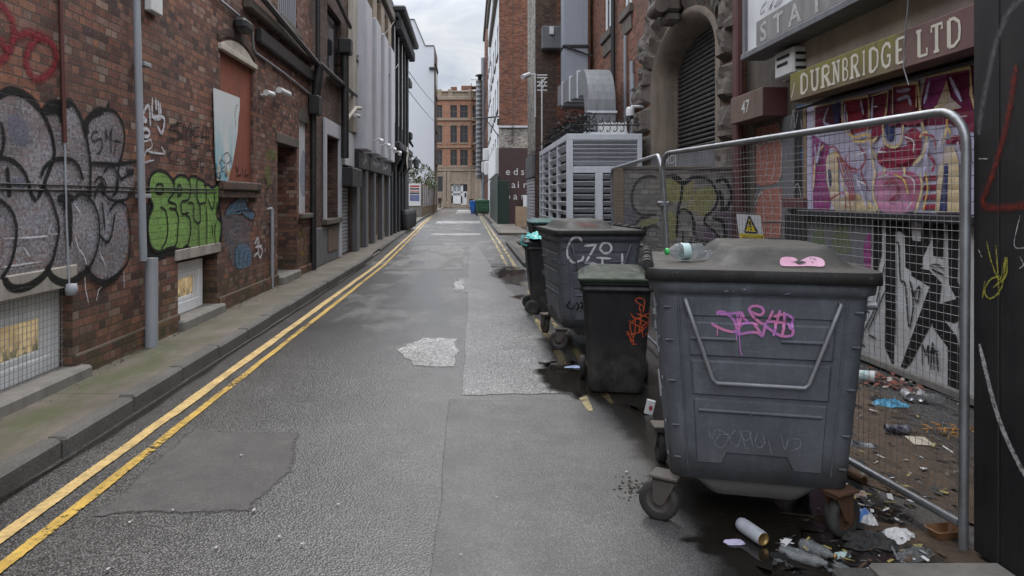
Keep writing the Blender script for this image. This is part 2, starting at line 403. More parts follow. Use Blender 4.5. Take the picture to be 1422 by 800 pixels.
def asphalt(name, base=.085, tint=(1,.955,.895), rough=.75, wet=0.0, grain=1.0, coarse=1.0, brown=0.0, soft=False):
    g = G(name); v = g.pos(); s = g.sep(v)
    n1 = g.noise(v, 48*coarse, 5, .8); st = g.voro(v, 80*coarse, 'F1', 0); cs = g.voro(v, 80*coarse, 'F1', 1)
    cr = g.sep(cs)[0]
    k = g.mapr(cr, 0, 1, .45, 1.6)
    k = g.math('MULTIPLY', k, g.mapr(st, .2, .75, 1.0, .35))
    k = g.math('MULTIPLY', k, g.mapr(n1, .3, .7, .45, 1.6))
    k = g.math('ADD', g.math('MULTIPLY', g.math('SUBTRACT', k, .82), 1.25*grain), 1.0)
    big = g.noise(v, .8, 6, .62)
    k = g.math('MULTIPLY', k, g.mapr(big, .3, .7, .62, 1.35))
    med = g.noise(v, 4.5, 5, .7); k = g.math('MULTIPLY', k, g.mapr(med, .25, .75, .68, 1.3))
    c = g.scale(g.comb(tint[0], tint[1], tint[2]), base); c = g.n('VectorMath', {0: c, 3: k}, operation='SCALE').outputs[0]
    c = g.mix(g.mapr(g.voro(v, 22*coarse, 'F1', 0), .0, .08, .6, 0), c, (.34,.32,.28))
    if brown: c = g.mix(g.mapr(g.noise(v, 1.3, 4), .4, .65, 0, brown), c, (.09,.062,.045))
    # cracks
    cr_ = g.voro(g.n('VectorMath', {0: g.scale(v, (.55,.5,1)), 1: g.scale(g.noise(v, 2.2, 5, .65, col=True), .35)}, operation='ADD').outputs[0], 1.0, 'DISTANCE_TO_EDGE')
    ck = g.math('MULTIPLY', g.mapr(cr_, .002, .007, 1, 0), g.mapr(g.noise(v, .7, 2), .52, .6))
    c = g.mix(g.math('MULTIPLY', ck, .5), c, (.02,.019,.017))
    # damp: along the road beyond about 8 m the surface is wet in patches
    wn = g.noise(g.scale(v, (1.0,.42,1)), 1.1, 6, .65)
    wl = g.math('ADD', wn, wet)
    w = g.math('MULTIPLY', g.mapr(wl, .44, .6), g.mapr(s[1], 4.5, 9.0, .35, 1.0))
    ro = g.math('ADD', g.math('MULTIPLY', w, .3-rough), g.math('ADD', rough, g.mapr(n1, 0, 1, -.1, .1)))
    c = g.mix(g.math('MULTIPLY', w, .35), c, g.scale(c, .5))
    h = g.math('ADD', g.math('MULTIPLY', g.mapr(st, 0, .7, 1, 0), .8), g.math('MULTIPLY', n1, .4))
    al = None
    if soft:
        uv = g.sep(g.n('TexCoord').outputs['UV']); al = g.mapr(g.math('ADD', uv[1], g.math('MULTIPLY', g.math('SUBTRACT', g.noise(v, 16, 5, .75), .5), .7)), .35, .6)
    return g.bsdf(c, ro, alpha=al, nrm=g.bump(h, g.math('SUBTRACT', .55*grain, g.math('MULTIPLY', w, .2*grain)), .007), spec=.75)
HOR, ZEN, SUN_E, EXPO = .60, 3.1, 1.0, 0.86
# ------------------------------------------------------------------ ground materials
M['road'] = asphalt('road asphalt', .058, rough=.5, wet=.12)
M['road_right'] = asphalt('coarse lane asphalt', .17, tint=(1,.97,.93), rough=.42, wet=.15, grain=1.1, coarse=.8, soft=True)
M['road_near'] = asphalt('smooth repair asphalt', .072, tint=(1,.96,.91), rough=.6, wet=.0, grain=.75, coarse=1.5, soft=True)
M['trench'] = asphalt('trench repair asphalt', .058, tint=(1.04,.95,.88), rough=.8, wet=-.2, grain=.5, coarse=1.7, soft=True)
M['patch_pale'] = asphalt('worn pale patch and sheen', .27, tint=(1,.98,.95), rough=.5, wet=-.02, grain=1.0, coarse=.6, soft=True)
M['patch_dark'] = asphalt('dark patch', .055, rough=.6, wet=.03, grain=.7, soft=True)
M['yard'] = asphalt('grubby wet yard', .052, tint=(1.02,.97,.9), rough=.6, wet=.06, grain=.9, brown=.3)
def pave():
    g = G('pavement slabs'); v = g.pos(); s = g.sep(v)
    n = g.noise(v, 60, 4, .7)
    c = g.mix(g.mapr(g.noise(v, 1.6, 6, .65), .3, .7), (.165,.142,.115), (.095,.08,.064))
    c = g.mix(g.mapr(n, .4, .75, 0, .5), c, (.07,.063,.055))
    mk = g.mapr(g.noise(g.scale(v, (2.2,.7,1)), 1.3, 6, .7), .42, .62, 0, .8)
    mk = g.math('MULTIPLY', mk, g.mapr(s[1], 6, 14, 1, .25))
    c = g.mix(mk, c, (.062,.07,.026))
    # slab joints across the pavement every 1.8 m
    j = g.math('ABSOLUTE', g.math('SUBTRACT', g.math('FRACT', g.math('DIVIDE', g.math('ADD', s[1], g.math('MULTIPLY', g.noise(v, 3, 2), .03)), 1.83)), .5))
    jm = g.mapr(j, .494, .4985, 0, 1)
    c = g.mix(g.math('MULTIPLY', jm, .6), c, (.025,.027,.014))
    ro = g.mapr(g.noise(v, 1.1, 5), .4, .6, .55, .9)
    return g.bsdf(c, ro, g.bump(g.math('SUBTRACT', n, g.math('MULTIPLY', jm, .6)), .35, .006), spec=.35)
M['pave'] = pave()
def kerbm():
    g = G('granite kerb'); v = g.pos()
    c = g.mix(g.mapr(g.noise(v, 90, 3, .7), .3, .7), (.055,.051,.046), (.15,.142,.13))
    c = g.mix(g.mapr(g.noise(v, 2.5, 6, .65), .4, .65, 0, .7), c, (.06,.055,.047))
    return g.bsdf(c, .75, g.bump(g.noise(v, 30, 5, .7), .5, .01), spec=.4)
M['kerb'] = kerbm()
def yline(name, col, wear):
    g = G(name); v = g.pos()
    c = g.mix(g.mapr(g.noise(v, 5, 5, .7), .35, .65), col, tuple(q*.62 for q in col))
    c = g.mix(g.mapr(g.noise(v, 40, 3, .6), .5, .7, 0, .5), c, (.2,.16,.08))
    uv = g.sep(g.n('TexCoord').outputs['UV'])
    d = g.math('SUBTRACT', .5, g.math('ABSOLUTE', g.math('SUBTRACT', uv[1], .5)))
    e = g.math('GREATER_THAN', g.math('ADD', d, g.math('MULTIPLY', g.math('SUBTRACT', g.noise(v, 28, 4, .7), .5), .22)), .035)
    a = g.math('MULTIPLY', e, g.mapr(g.math('ADD', g.math('MULTIPLY', g.noise(v, 26, 5, .75), .55), g.math('MULTIPLY', g.noise(g.scale(v, (1,.6,1)), 2.0, 3, .5), .45)), wear, wear+.05))
    return g.bsdf(c, .6, g.bump(g.noise(v, 80, 4, .7), .4, .004), alpha=a, spec=.4)
M['yl'] = yline('thermoplastic yellow', (.62,.43,.17), .36)
M['yl2'] = yline('worn yellow', (.58,.37,.07), .42)
M['ylw'] = yline('ghost yellow', (.42,.34,.19), .5)
M['ylr'] = yline('faded yellow', (.5,.4,.2), .44)
def water(nm='puddle water', amax=.93, ro=.035):
    g = G(nm); v = g.pos(); uv = g.sep(g.n('TexCoord').outputs['UV'])
    f = g.math('ADD', uv[1], g.math('MULTIPLY', g.math('SUBTRACT', g.noise(v, 9, 6, .72), .5), .9))
    al = g.mapr(f, .25, .8, 0, amax)
    return g.bsdf(g.mix(g.noise(v, 3, 4), (.007,.006,.005), (.022,.018,.013)), g.mapr(f, .5, 1.0, .4, ro), g.bump(g.noise(v, 5, 2), .02, .01), spec=.6, alpha=al)
M['damp'] = water('damp film', .6, .13)
M['water'] = water()
def dirtm():
    g = G('trodden dirt'); v = g.pos()
    c = g.mix(g.mapr(g.noise(v, 7, 6, .7), .3, .7), (.13,.085,.055), (.055,.04,.03))
    c = g.mix(g.mapr(g.noise(v, 55, 3, .7), .55, .7, 0, .6), c, (.03,.027,.023))
    a = g.mapr(g.noise(v, 9, 5, .7), .36, .5)
    uv = g.sep(g.n('TexCoord').outputs['UV'])
    a = g.math('MULTIPLY', g.mapr(g.math('ADD', uv[1], g.math('MULTIPLY', g.math('SUBTRACT', g.noise(v, 12, 5, .7), .5), .9)), .2, .5), 1.0, clamp=True)
    return g.bsdf(c, .85, g.bump(g.noise(v, 60, 5, .7), .6, .01), alpha=a, spec=.3)
M['dirt'] = dirtm()

# ------------------------------------------------------------------ ground
m = MB(); m.face([(-160,-60,-.03),(160,-60,-.03),(160,260,-.03),(-160,260,-.03)]); struct(m, 'ground', M['trench'])
m = MB(); m.face([(-4.6,-4,0),(2.4,-4,0),(2.4,126,0),(-4.6,126,0)]); struct(m, 'road', M['road'])
m = MB(); m.face([(2.4,-4,0),(4.3,-4,0),(4.3,24,0),(2.4,24,0)]); m.face([(1.15,5.2,.0065),(1.15,.2,.0065),(2.4,.2,.0065),(2.4,16.4,.0065),(1.3,16.4,.0065),(1.3,8.2,.0065)])
struct(m, 'yard_ground', M['yard'])
def sheet(name, mat, pts, z, w=.05, kind='structure'):
    """flat sheet whose rim (width w) carries v = 0..1 so its edge can wear away"""
    m = MB(); q = [Vector((p[0], p[1], z)) for p in pts]; n = len(q)
    A_ = sum(q[i].x*q[(i+1)%n].y-q[(i+1)%n].x*q[i].y for i in range(n)); sg = 1 if A_ > 0 else -1
    ins = []
    for i in range(n):
        d = (q[(i+2)%n]-q[i-2]).normalized(); ins.append(q[i]+Vector((-d.y, d.x, 0))*w*sg)
    fill3(m, ins, Vector((0,0,1)))
    for k in list(m.uv): m.uv[k] = [(0,1)]*3
    for i in range(n):
        j = (i+1) % n; m.face([q[i],q[j],ins[j],ins[i]], 0, uv=[(0,0),(0,0),(0,1),(0,1)])
    o = m.build(name, mat); o['kind'] = kind; return o
def jag(pts, amp=.03, k=7, seed=1):
    rnd = random.Random(seed); out = []
    for i, p in enumerate(pts):
        a = Vector(p); b = Vector(pts[(i+1) % len(pts)])
        for j in range(k):
            q = a + (b-a)*(j/k); out.append((q.x + rnd.uniform(-amp,amp), q.y + rnd.uniform(-amp,amp)))
    return out
sheet('road_surface', M['road_right'], jag([(-.07,5.82),(1.22,5.9),(1.2,9),(.7,12.5),(.55,16),(.3,24),(-.05,24.2),(-.05,14.5),(-.32,14.4),(-.32,12.3),(-.06,12.2)], .018, 9), .004)
sheet('road_surface', M['road_near'], jag([(-.17,-2),(1.35,-2),(1.3,5.72),(-.19,5.72)], .018, 16, 3), .004)
sheet('road_surface', M['trench'], jag([(-1.94,3.6),(-1.1,3.62),(-1.0,4.2),(-1.12,4.95),(-1.96,5.0)], .016, 8, 4), .004, .12)
sheet('road_surface', M['patch_pale'], jag([(-.8,7.55),(-.55,8.25),(-.11,8.2),(-.11,6.78),(-.52,6.85)], .03, 6, 5), .004)
sheet('road_surface', M['patch_pale'], jag([(-.3,14.1),(-.08,14.1),(-.08,12.5),(-.3,12.5)], .03, 5, 6), .009)
sheet('road_surface', M['patch_pale'], jag([(-1.7,31),(.5,31),(.5,32.6),(-1.7,32.4)], .06, 6, 7), .004)  # bright wet band: its sheen is put into the patch's pale colour
sheet('road_surface', M['patch_dark'], jag([(-1.9,16),(-.1,16),(-.1,24),(-1.7,24)], .06, 6, 8), .004)
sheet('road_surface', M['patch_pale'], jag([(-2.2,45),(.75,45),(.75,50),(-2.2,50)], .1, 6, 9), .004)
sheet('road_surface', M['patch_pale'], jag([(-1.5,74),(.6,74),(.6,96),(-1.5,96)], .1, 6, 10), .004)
sheet('water', M['water'], jag([(.54,6.55),(.62,6.0),(.82,5.72),(1.1,5.75),(1.25,6.1),(1.2,6.7),(1.02,7.1),(.85,6.9),(.74,7.05)], .035, 5, 11), .0115, .11)
sheet('water', M['water'], jag([(.4,15.0),(.55,14.2),(1.0,14.6),(1.28,15.1),(1.3,16.2),(.9,15.9),(.75,16.3)], .05, 5, 12), .0115, .11)
sheet('water', M['water'], jag([(.58,11.6),(.8,11.3),(1.0,11.6),(.9,11.9),(.72,11.8)], .04, 4, 13), .0115, .11)
sheet('water', M['water'], jag([(.95,3.35),(1.15,2.98),(1.5,2.98),(1.62,3.15),(1.75,3.5),(1.35,3.75)], .04, 6, 14), .0115, .11)
sheet('water', M['water'], jag([(1.2,4.9),(1.1,5.6),(1.5,5.5),(1.9,5.3),(1.6,4.9)], .04, 5, 15), .0115, .11)
sheet('damp_patch', M['damp'], jag([(.66,8.2),(.74,6.6),(.95,5.2),(.92,4.1),(.95,3.3),(.9,2.7),(1.1,2.2),(1.7,2.35),(2.1,2.95),(2.3,3.6),(2.1,5),(1.75,7),(1.4,9)], .05, 6, 16), .0098, .22)
sheet('damp_patch', M['damp'], jag([(.5,13.4),(.3,15.4),(.7,17),(1.27,16.6),(1.3,14),(1.0,13)], .05, 6, 17), .0098, .22)
sheet('damp_patch', M['damp'], jag([(-2.49,3.2),(-2.36,5),(-2.4,9),(-2.38,14),(-2.49,18)], .02, 8, 18), .0098, .05)
# dirt under the fence: a strip whose edge fades out
m = MB()
P = [onZ(1195,725,0), onZ(1240,735,0), onZ(1285,760,0), onZ(1335,770,0)]
m.ribbon([Vector((1.58,3.62,0)),Vector((1.8,3.5,0)),Vector((1.98,3.34,0)),Vector((2.1,3.2,0)),Vector((2.24,3.12,0))], (0,0,1), [.05,.2,.4,.4,.25], .012)
m.build('dirt', M['dirt'])['kind'] = 'stuff'
m = MB(); m.ribbon([Vector((2.9,3.3,0)),Vector((2.75,4.2,0)),Vector((2.9,5.2,0)),Vector((3.2,6.2,0))], (0,0,1), [.9,1.3,1.2,.7], .012)
m.build('dirt', M['dirt'])['kind'] = 'stuff'

KERB = [(-4,-2.5),(17,-2.5),(26,-2.73),(34,-2.93),(45,-3.3),(58,-3.55),(80,-3.75),(124,-4.1)]
def kx(y):
    for (a, b), (c, d) in zip(KERB, KERB[1:]):
        if y <= c: return b + (d-b)*(y-a)/(c-a)
    return KERB[-1][1]
# pavement, left
m = MB(); ys = [-4 + i*1.0 for i in range(0, 129)]
for a, b in zip(ys, ys[1:]):
    m.face([(-9, a, .112), (kx(a)-.05, a, .112), (kx(b)-.05, b, .112), (-9, b, .112)])
struct(m, 'pavement', M['pave'])
# kerb stones
m = MB(); y = -2.0; rnd = random.Random(4)
while y < 110:
    L = .92 if y < 40 else 3
    for _ in range(1):
        x = (kx(y)+kx(y+L))/2; dz = rnd.uniform(-.006,.008); dx = rnd.uniform(-.008,.008)
        z = .125 if not (18.6 < y < 20.4) else .06
        ang = -math.atan2(kx(y+L)-kx(y), L)
        Mx = Matrix.Translation((x+dx-.065, y+L/2, 0)) @ Matrix.Rotation(ang, 4, 'Z')
        m.bbox(-.065,.065,-L/2+.006,L/2-.006,-.06,z+dz,.018,0,Mx)
    y += L
struct(m, 'kerb', M['kerb'])
# yellow lines, left pair
def yl(mat, off, w, y0, y1, fn, nm='road_markings'):
    m = MB(); n = int((y1-y0)/.4); rr = random.Random(int(off*100)+5)
    pts = []; ws = []
    for i in range(n+1):
        y = y0+(y1-y0)*i/n; pts.append(Vector((fn(y)+off+rr.uniform(-.006,.006), y, 0))); ws.append(w*rr.uniform(.86,1.1))
    m.ribbon(pts, (0,0,1), ws, .0085); m.build(nm, mat)['kind'] = 'structure'
yl(M['yl'], .305, .095, -1, 62, kx); yl(M['yl2'], .475, .07, -1, 62, kx)
rx_ = lambda y: .93 if y < 8 else (.93-.1*(y-8)/4 if y < 12 else .83+.04*min(1,(y-12)/10))
yl(M['ylr'], -.02, .085, 5.4, 9.5, rx_); yl(M['ylw'], -.02, .085, 9.6, 15.5, rx_); yl(M['ylw'], .17, .08, 9.3, 15.5, rx_); yl(M['ylr'], .03, .085, 15.6, 72, rx_); yl(M['ylr'], .21, .085, 15.6, 72, rx_); yl(M['ylr'], .17, .08, 5.6, 9.2, rx_)
# right pavement with a crossover gap
for a, b in ((16.6,25),(31,42),(42,100)):
    m = MB(); m.face([(1.38,a,.1),(2.6 if b>30 else 5,a,.1),(2.6 if b>30 else 5,b,.1),(1.38,b,.1)]); m.face([(1.38,a,-.02),(5,a,-.02),(5,a,.1),(1.38,a,.1)]); struct(m, 'pavement', M['pave'])
    m = MB(); y = a
    while y < b-.3:
        m.bbox(1.25,1.38,y+.005,min(y+.915,b),-.05,.106,.016); y += .92 if b < 50 else 3.0
    struct(m, 'kerb', M['kerb'])
m = MB(); m.face([(2.0,24,.02),(9,24,.02),(9,42,.02),(2.0,42,.02)]); struct(m, 'yard_ground', M['yard'])
# stone slab by the black hoarding, bottom right corner
t = thing('stone_slab', 'worn grey stone slab at the foot of the black boarded wall', 'slab', (1.8,2.6,0))
m = MB(); m.bbox(1.52,1.68,1.4,3.03,-.05,.05,.012); m.build('kerbstone', M['kerb'], t)
m = MB(); m.bbox(1.69,2.245,1.4,3.06,-.05,.055,.012); m.build('slab', M['concrete'], t)
# drain grate on the right of the road
t = thing('drain_grate', 'rusty iron drain grate sunk in the road before the far puddle', 'drain', (.75,16.9,0))
m = MB(); m.box(.5,1.0,16.65,16.7,.009,.016); m.box(.5,1.0,17.3,17.35,.009,.016); m.box(.5,.54,16.7,17.3,.009,.016); m.box(.96,1.0,16.7,17.3,.009,.016); m.build('frame', M['black_iron'], t)
m = MB()
for i in range(7): m.box(.56+i*.055,.585+i*.055,16.7,17.3,.008,.015)
m.build('bars', M['black_iron'], t)

# ------------------------------------------------------------------ wall builder
def wall(mb, ax, c, a0, a1, z0, z1, holes, sgn=-1, mi=0):
    """front sheet at ax=c with rectangular holes (a0,a1,z0,z1,depth); reveals run to c+sgn*depth"""
    P = (lambda a, z, d=0.0: (c+sgn*d, a, z)) if ax == 'x' else (lambda a, z, d=0.0: (a, c+sgn*d, z))
    A = sorted(set([a0, a1] + [q for h in holes for q in h[:2] if a0 < q < a1])); Z = sorted(set([z0, z1] + [q for h in holes for q in h[2:4] if z0 < q < z1]))
    for i in range(len(A)-1):
        for j in range(len(Z)-1):
            am, zm = (A[i]+A[i+1])/2, (Z[j]+Z[j+1])/2
            if any(h[0] < am < h[1] and h[2] < zm < h[3] for h in holes): continue
            mb.face([P(A[i],Z[j]),P(A[i+1],Z[j]),P(A[i+1],Z[j+1]),P(A[i],Z[j+1])], mi)
    for h in holes:
        u0,u1,v0,v1,d = h[:5]
        mb.face([P(u0,v0),P(u0,v1),P(u0,v1,d),P(u0,v0,d)], mi); mb.face([P(u1,v0),P(u1,v1),P(u1,v1,d),P(u1,v0,d)], mi)
        mb.face([P(u0,v0),P(u1,v0),P(u1,v0,d),P(u0,v0,d)], mi); mb.face([P(u0,v1),P(u1,v1),P(u1,v1,d),P(u0,v1,d)], mi)
def shell(mb, x0, x1, y0, y1, z0, z1, skip='', mi=0):
    p = lambda x,y,z: (x,y,z)
    if 'W' not in skip: mb.face([p(x0,y0,z0),p(x0,y1,z0),p(x0,y1,z1),p(x0,y0,z1)], mi)
    if 'E' not in skip: mb.face([p(x1,y0,z0),p(x1,y1,z0),p(x1,y1,z1),p(x1,y0,z1)], mi)
    if 'S' not in skip: mb.face([p(x0,y0,z0),p(x1,y0,z0),p(x1,y0,z1),p(x0,y0,z1)], mi)
    if 'N' not in skip: mb.face([p(x0,y1,z0),p(x1,y1,z0),p(x1,y1,z1),p(x0,y1,z1)], mi)
    mb.face([p(x0,y0,z1),p(x1,y0,z1),p(x1,y1,z1),p(x0,y1,z1)], mi)
XL = -3.28
def yl_(px, X=XL): return X*1000/(px-CX)

# ------------------------------------------------------------------ left warehouse
B1 = thing('brick_warehouse', 'old soot-stained brick warehouse covered in graffiti, with a red boarded window', 'building', (XL,6,0))
holes = [(4.05,5.95,.2,.87,.15),(8.1,9.37,.22,.89,.19),(9.47,10.93,1.83,3.62,.07),(12.3,13.67,.24,2.55,.4),(13.85,14.62,1.3,3.12,.1),(12.35,13.7,4.75,6.6,.12)]
m = MB(); wall(m, 'x', XL, -.5, 15.0, 0, 7.6, holes); shell(m, -10, XL, -.5, 15.0, 0, 7.6, 'E'); m.build('wall', M['brick_old'], B1)
# plinth course
m = MB()
for a, b in ((-.5,4.04),(5.96,8.09),(9.38,12.29),(13.68,14.99)): m.bbox(XL-.01,XL+.035,a,b,.1,.3 if a<10 else .26,.012)
m.build('plinth', M['brick_old'], B1)
# lintels
m = MB(); m.bbox(XL-.1,XL+.018,3.7,6.0,.871,1.05,.01); m.build('lintel', M['lintel'], B1)
m = MB(); m.bbox(XL-.1,XL+.018,8.0,9.45,.891,1.02,.01); m.build('lintel', M['lintel'], B1)
m = MB(); m.bbox(XL-.16,XL+.12,3.6,6.05,.08,.207,.02); m.build('sill', M['concrete'], B1)
m = MB(); m.bbox(XL-.2,XL+.1,8.02,9.42,.08,.227,.02); m.build('sill', M['concrete'], B1)
def frame(mb, X, a0, a1, z0, z1, w, d, mid=None):
    mb.bbox(X-d,X,a0,a1,z0,z0+w,.006); mb.bbox(X-d,X,a0,a1,z1-w,z1,.006)
    mb.bbox(X-d,X,a0,a0+w,z0+w,z1-w,.006); mb.bbox(X-d,X,a1-w,a1,z0+w,z1-w,.006)
    for q in (mid or []): mb.bbox(X-d,X,q-w/2,q+w/2,z0+w,z1-w,.006)
for (a0,a1,z0,z1,x) in ((4.06,5.94,.209,.865,XL-.1),(8.12,9.2,.23,.84,XL-.13)):
    m = MB(); frame(m, x, a0, a1, z0, z1, .13, .05, [a0+(a1-a0)*.45] if a0 < 5 else None); frame(m, x-.012, a0+.13, a1-.13, z0+.13, z1-.13, .06, .03)
    pa = (a0+.15,a1-.26,z0+.14,z1-.21) if a0 < 5 else (a0+.3,a1-.27,z0+.17,z1-.2)
    m.bbox(x-.03,x-.008,pa[1],a1-.12,z0+.12,z1-.12,.004); m.bbox(x-.03,x-.008,a0+.12,pa[0],z0+.12,z1-.12,.004); m.bbox(x-.029,x-.009,pa[0]-.01,pa[1]+.01,pa[3],z1-.12,.004); m.bbox(x-.029,x-.009,pa[0]-.01,pa[1]+.01,z0+.12,pa[2],.004)
    w = m.build('basement_window', M['pvc'], B1)
    m = MB(); m.face([(x-.04,pa[0]-.02,pa[2]-.02),(x-.04,pa[1]+.02,pa[2]-.02),(x-.04,pa[1]+.02,pa[3]+.02),(x-.04,pa[0]-.02,pa[3]+.02)]); m.build('pane', M['lit'], w)
    m = MB(); m.box(x-.3,x-.06,a0-.2,a1+.3,z0-.2,z1+.2); m.build('backing', M['dark'], w)
M['guard'] = plain('white mesh guard', (.3,.3,.3), .5, .3, .3, 6)
m = MB(); y = 4.08
while y < 5.93: m.box(XL-.062,XL-.058,y,y+.0035,.21,.86); y += .052
z = .215
while z < .86: m.box(XL-.066,XL-.062,4.08,5.93,z,z+.0035); z += .052
m.build('window_guard', M['guard'], B1)
# boarded window with stone arch head
m = MB(); m.face([(XL-.05,9.47,1.83),(XL-.05,10.93,1.83),(XL-.05,10.93,3.62),(XL-.05,9.47,3.62)])
wb = m.build('window_board', M['redboard'], B1)
m = MB()
for i in range(14):
    a = 9.42 + 1.56*i/14; b = 9.42 + 1.56*(i+1)/14
    f = lambda y: 3.62 + .17*(1-((y-10.2)/.78)**2)
    m.face([(XL+.012,a,3.6),(XL+.012,b,3.6),(XL+.012,b,f(b)),(XL+.012,a,f(a))]); m.face([(XL+.012,a,f(a)),(XL+.012,b,f(b)),(XL-.05,b,f(b)),(XL-.05,a,f(a))])
m.face([(XL+.012,9.42,3.6),(XL+.012,10.98,3.6),(XL-.06,10.98,3.6),(XL-.06,9.42,3.6)])
m.bbox(XL-.02,XL+.05,9.4,11.0,3.55,3.63,.01); m.build('arch_head', M['cream'], B1)
m = MB()
for i in range(16):   # brick arch ring over the head
    a0 = 9.36+1.68*i/16; a1 = 9.36+1.68*(i+1)/16-.012
    f = lambda y: 3.66 + .17*(1-((y-10.2)/.84)**2)
    m.face([(XL+.02,a0,f(a0)),(XL+.02,a1,f(a1)),(XL+.02,a1,f(a1)+.115),(XL+.02,a0,f(a0)+.115)])
m.build('arch_ring', M['brick_dark'], B1)
m = MB(); m.bbox(XL-.06,XL+.1,9.38,11.05,1.7,1.828,.02); m.build('sill', M['brick_dark'], B1)
m = MB(); m.bbox(XL-.02,XL+.07,9.38,11.05,1.6,1.699,.01); m.build('sill_course', M['brick_dark'], B1)
# door
m = MB(); m.face([(XL-.38,12.3,.24),(XL-.38,13.67,.24),(XL-.38,13.67,2.55),(XL-.38,12.3,2.55)]); 
for i in range(4): m.bbox(XL-.38,XL-.36,12.36+.33*i,12.62+.33*i,.35,2.4,.01)
m.build('door', M['black_paint'], B1)
m = MB(); m.bbox(XL-.38,XL+.1,12.32,13.65,.1,.245,.015); m.build('doorstep', M['concrete'], B1)
m = MB(); m.bbox(XL-.05,XL+.02,12.2,13.75,2.551,2.72,.01); m.build('lintel', M['stone_dark'], B1)
# second boarded window
m = MB(); m.face([(XL-.06,13.85,1.3),(XL-.06,14.62,1.3),(XL-.06,14.62,3.12),(XL-.06,13.85,3.12)]); wb2 = m.build('window_board', M['white_render'], B1); wb2['label'] = 'white window board with a blue stain'
m = MB(); m.bbox(XL-.06,XL+.1,13.8,14.68,1.2,1.298,.015); m.build('sill', M['stone_dark'], B1)
m = MB()
for i in range(8):
    a0 = 13.8+.88*i/8; a1 = a0+.1; f = lambda y: 3.13+.16*(1-((y-14.24)/.44)**2)
    m.face([(XL+.008,a0,3.1),(XL+.008,a1,3.1),(XL+.008,a1,f(a1)+.1),(XL+.008,a0,f(a0)+.1)])
m.build('arch_ring', M['stone_dark'], B1)
# barred upper window
m = MB(); m.face([(XL-.1,12.35,4.75),(XL-.1,13.7,4.75),(XL-.1,13.7,6.6),(XL-.1,12.35,6.6)]); wu = m.build('upper_window', M['glass_dark'], B1)
m = MB()
for i in range(10): m.box(XL-.03,XL-.01,12.4+i*.135,12.44+i*.135,4.78,6.6)
m.build('bars', M['pipe_grey'], wu)
m = MB(); m.bbox(XL-.05,XL+.09,12.25,13.8,4.62,4.748,.015); m.build('sill', M['stone_dark'], B1)
# gutter and string course
m = MB(); m.bbox(XL,XL+.13,10.4,14.99,4.35,4.5,.02); m.build('string_course', M['stone_dark'], B1)
m = MB(); m.tube([(XL+.19,10.2,4.62),(XL+.19,14.8,4.33)], .045, 8); m.build('gutter', M['black_iron'], B1)
m = MB(); m.bbox(XL+.002,XL+.11,11.0,14.98,3.98,4.2,.02); m.build('timber_board', M['black_iron'], B1)
# downpipes
m = MB(); a = onX(186,-120,XL+.1); b = onX(199,362,XL+.1)
m.tube([a, b], .036, 10); q = onX(200,362,XL+.1)
for zz in (1.6,2.9): m.bbox(XL,XL+.1,7.05,7.2,zz,zz+.04,.004)
dp = m.build('downpipe', M['pipe_grey'], B1)
m = MB(); m.tube([(XL+.1,7.2,.1),(XL+.1,7.2,1.0)], .062, 12); m.build('pipe_sleeve', M['pipe_grey'], dp)
m = MB(); m.tube([(XL+.06,14.85,.1),(XL+.06,14.85,3.3)], .06, 8); m.bbox(XL,XL+.22,14.6,14.98,3.3,3.7,.03); m.tube([(XL+.12,14.8,3.7),(XL+.2,14.75,4.3)], .1, 8); m.build('downpipe', M['black_iron'], B1)
m = MB(); p = onX(378,290,XL+.03); m.tube([(XL+.03,p.y,.12),(XL+.03,p.y,p.z)], .028, 8); m.build('standpipe', M['pipe_grey'], B1)
m = MB(); a = onX(84,-10,XL+.02); b = onX(90,198,XL+.02); m.tube([a,b], .018, 6); 
dq = m.build('conduit', plain('dark red conduit', (.1,.03,.025), .6), B1); 
m = MB(); c_ = onX(96,398,XL+.02); m.tube([b, onX(92,300,XL+.02), c_], .009, 6); m.build('cable', M['pipe_grey'], B1)
m = MB(); m.lathe([(0,-.05),(.04,-.045),(.05,0),(.04,.045),(0,.05)], 10, Matrix.Translation(onX(99,402,XL+.05))); m.build('socket', M['pipe_grey'], B1)
# conduits
m = MB()
m.tube([onX(p[0],p[1],XL+.03) for p in ((296,-8),(332,22))], .018, 6)
m.tube([onX(p[0],p[1],XL+.03) for p in ((346,36),(350,40),(352,68),(356,74),(395,102),(433,133))], .018, 6); m.build('conduit', M['pipe_grey'], B1)
m = MB()
for z in (1.66,1.7): m.tube([(XL+.012,4.2,z),(XL+.012,9.3,z+.01)], .006, 5)
m.build('cable', M['black_iron'], B1)
m = MB(); p = onX(338,35,XL+.1); m.bbox(XL+.01,XL+.2,p.y-.2,p.y+.2,p.z-.1,p.z+.08,.05)
L1 = tag(m.build('wall_lamp', M['black_iron']), 'black bulkhead lamp above the red boarded window', 'lamp')
m = MB(); p = onX(208,5,XL); m.bbox(XL,XL+.08,p.y-.13,p.y+.13,p.z-.1,p.z+.12,.01); tag(m.build('junction_box', M['white']), 'small white junction box high beside the grey downpipe', 'box')
t = thing('security_camera', 'white tube security camera on the old brick wall right of the red board', 'camera', onX(372,130,XL)); p = onX(372,130,XL+.12)
m = MB(); m.tube([p+Vector((0,-.1,0)),p+Vector((0.02,.2,.01))], .05, 8); m.build('body', M['white'], t); m = MB(); m.tube([p+Vector((0,.05,0)),p+Vector((-.12,.05,-.02))], .02, 6); m.build('bracket', M['white'], t)
t = thing('floodlight', 'pale tubular light on the brick wall beside the white camera', 'lamp', onX(393,128,XL)); p = onX(393,128,XL+.14)
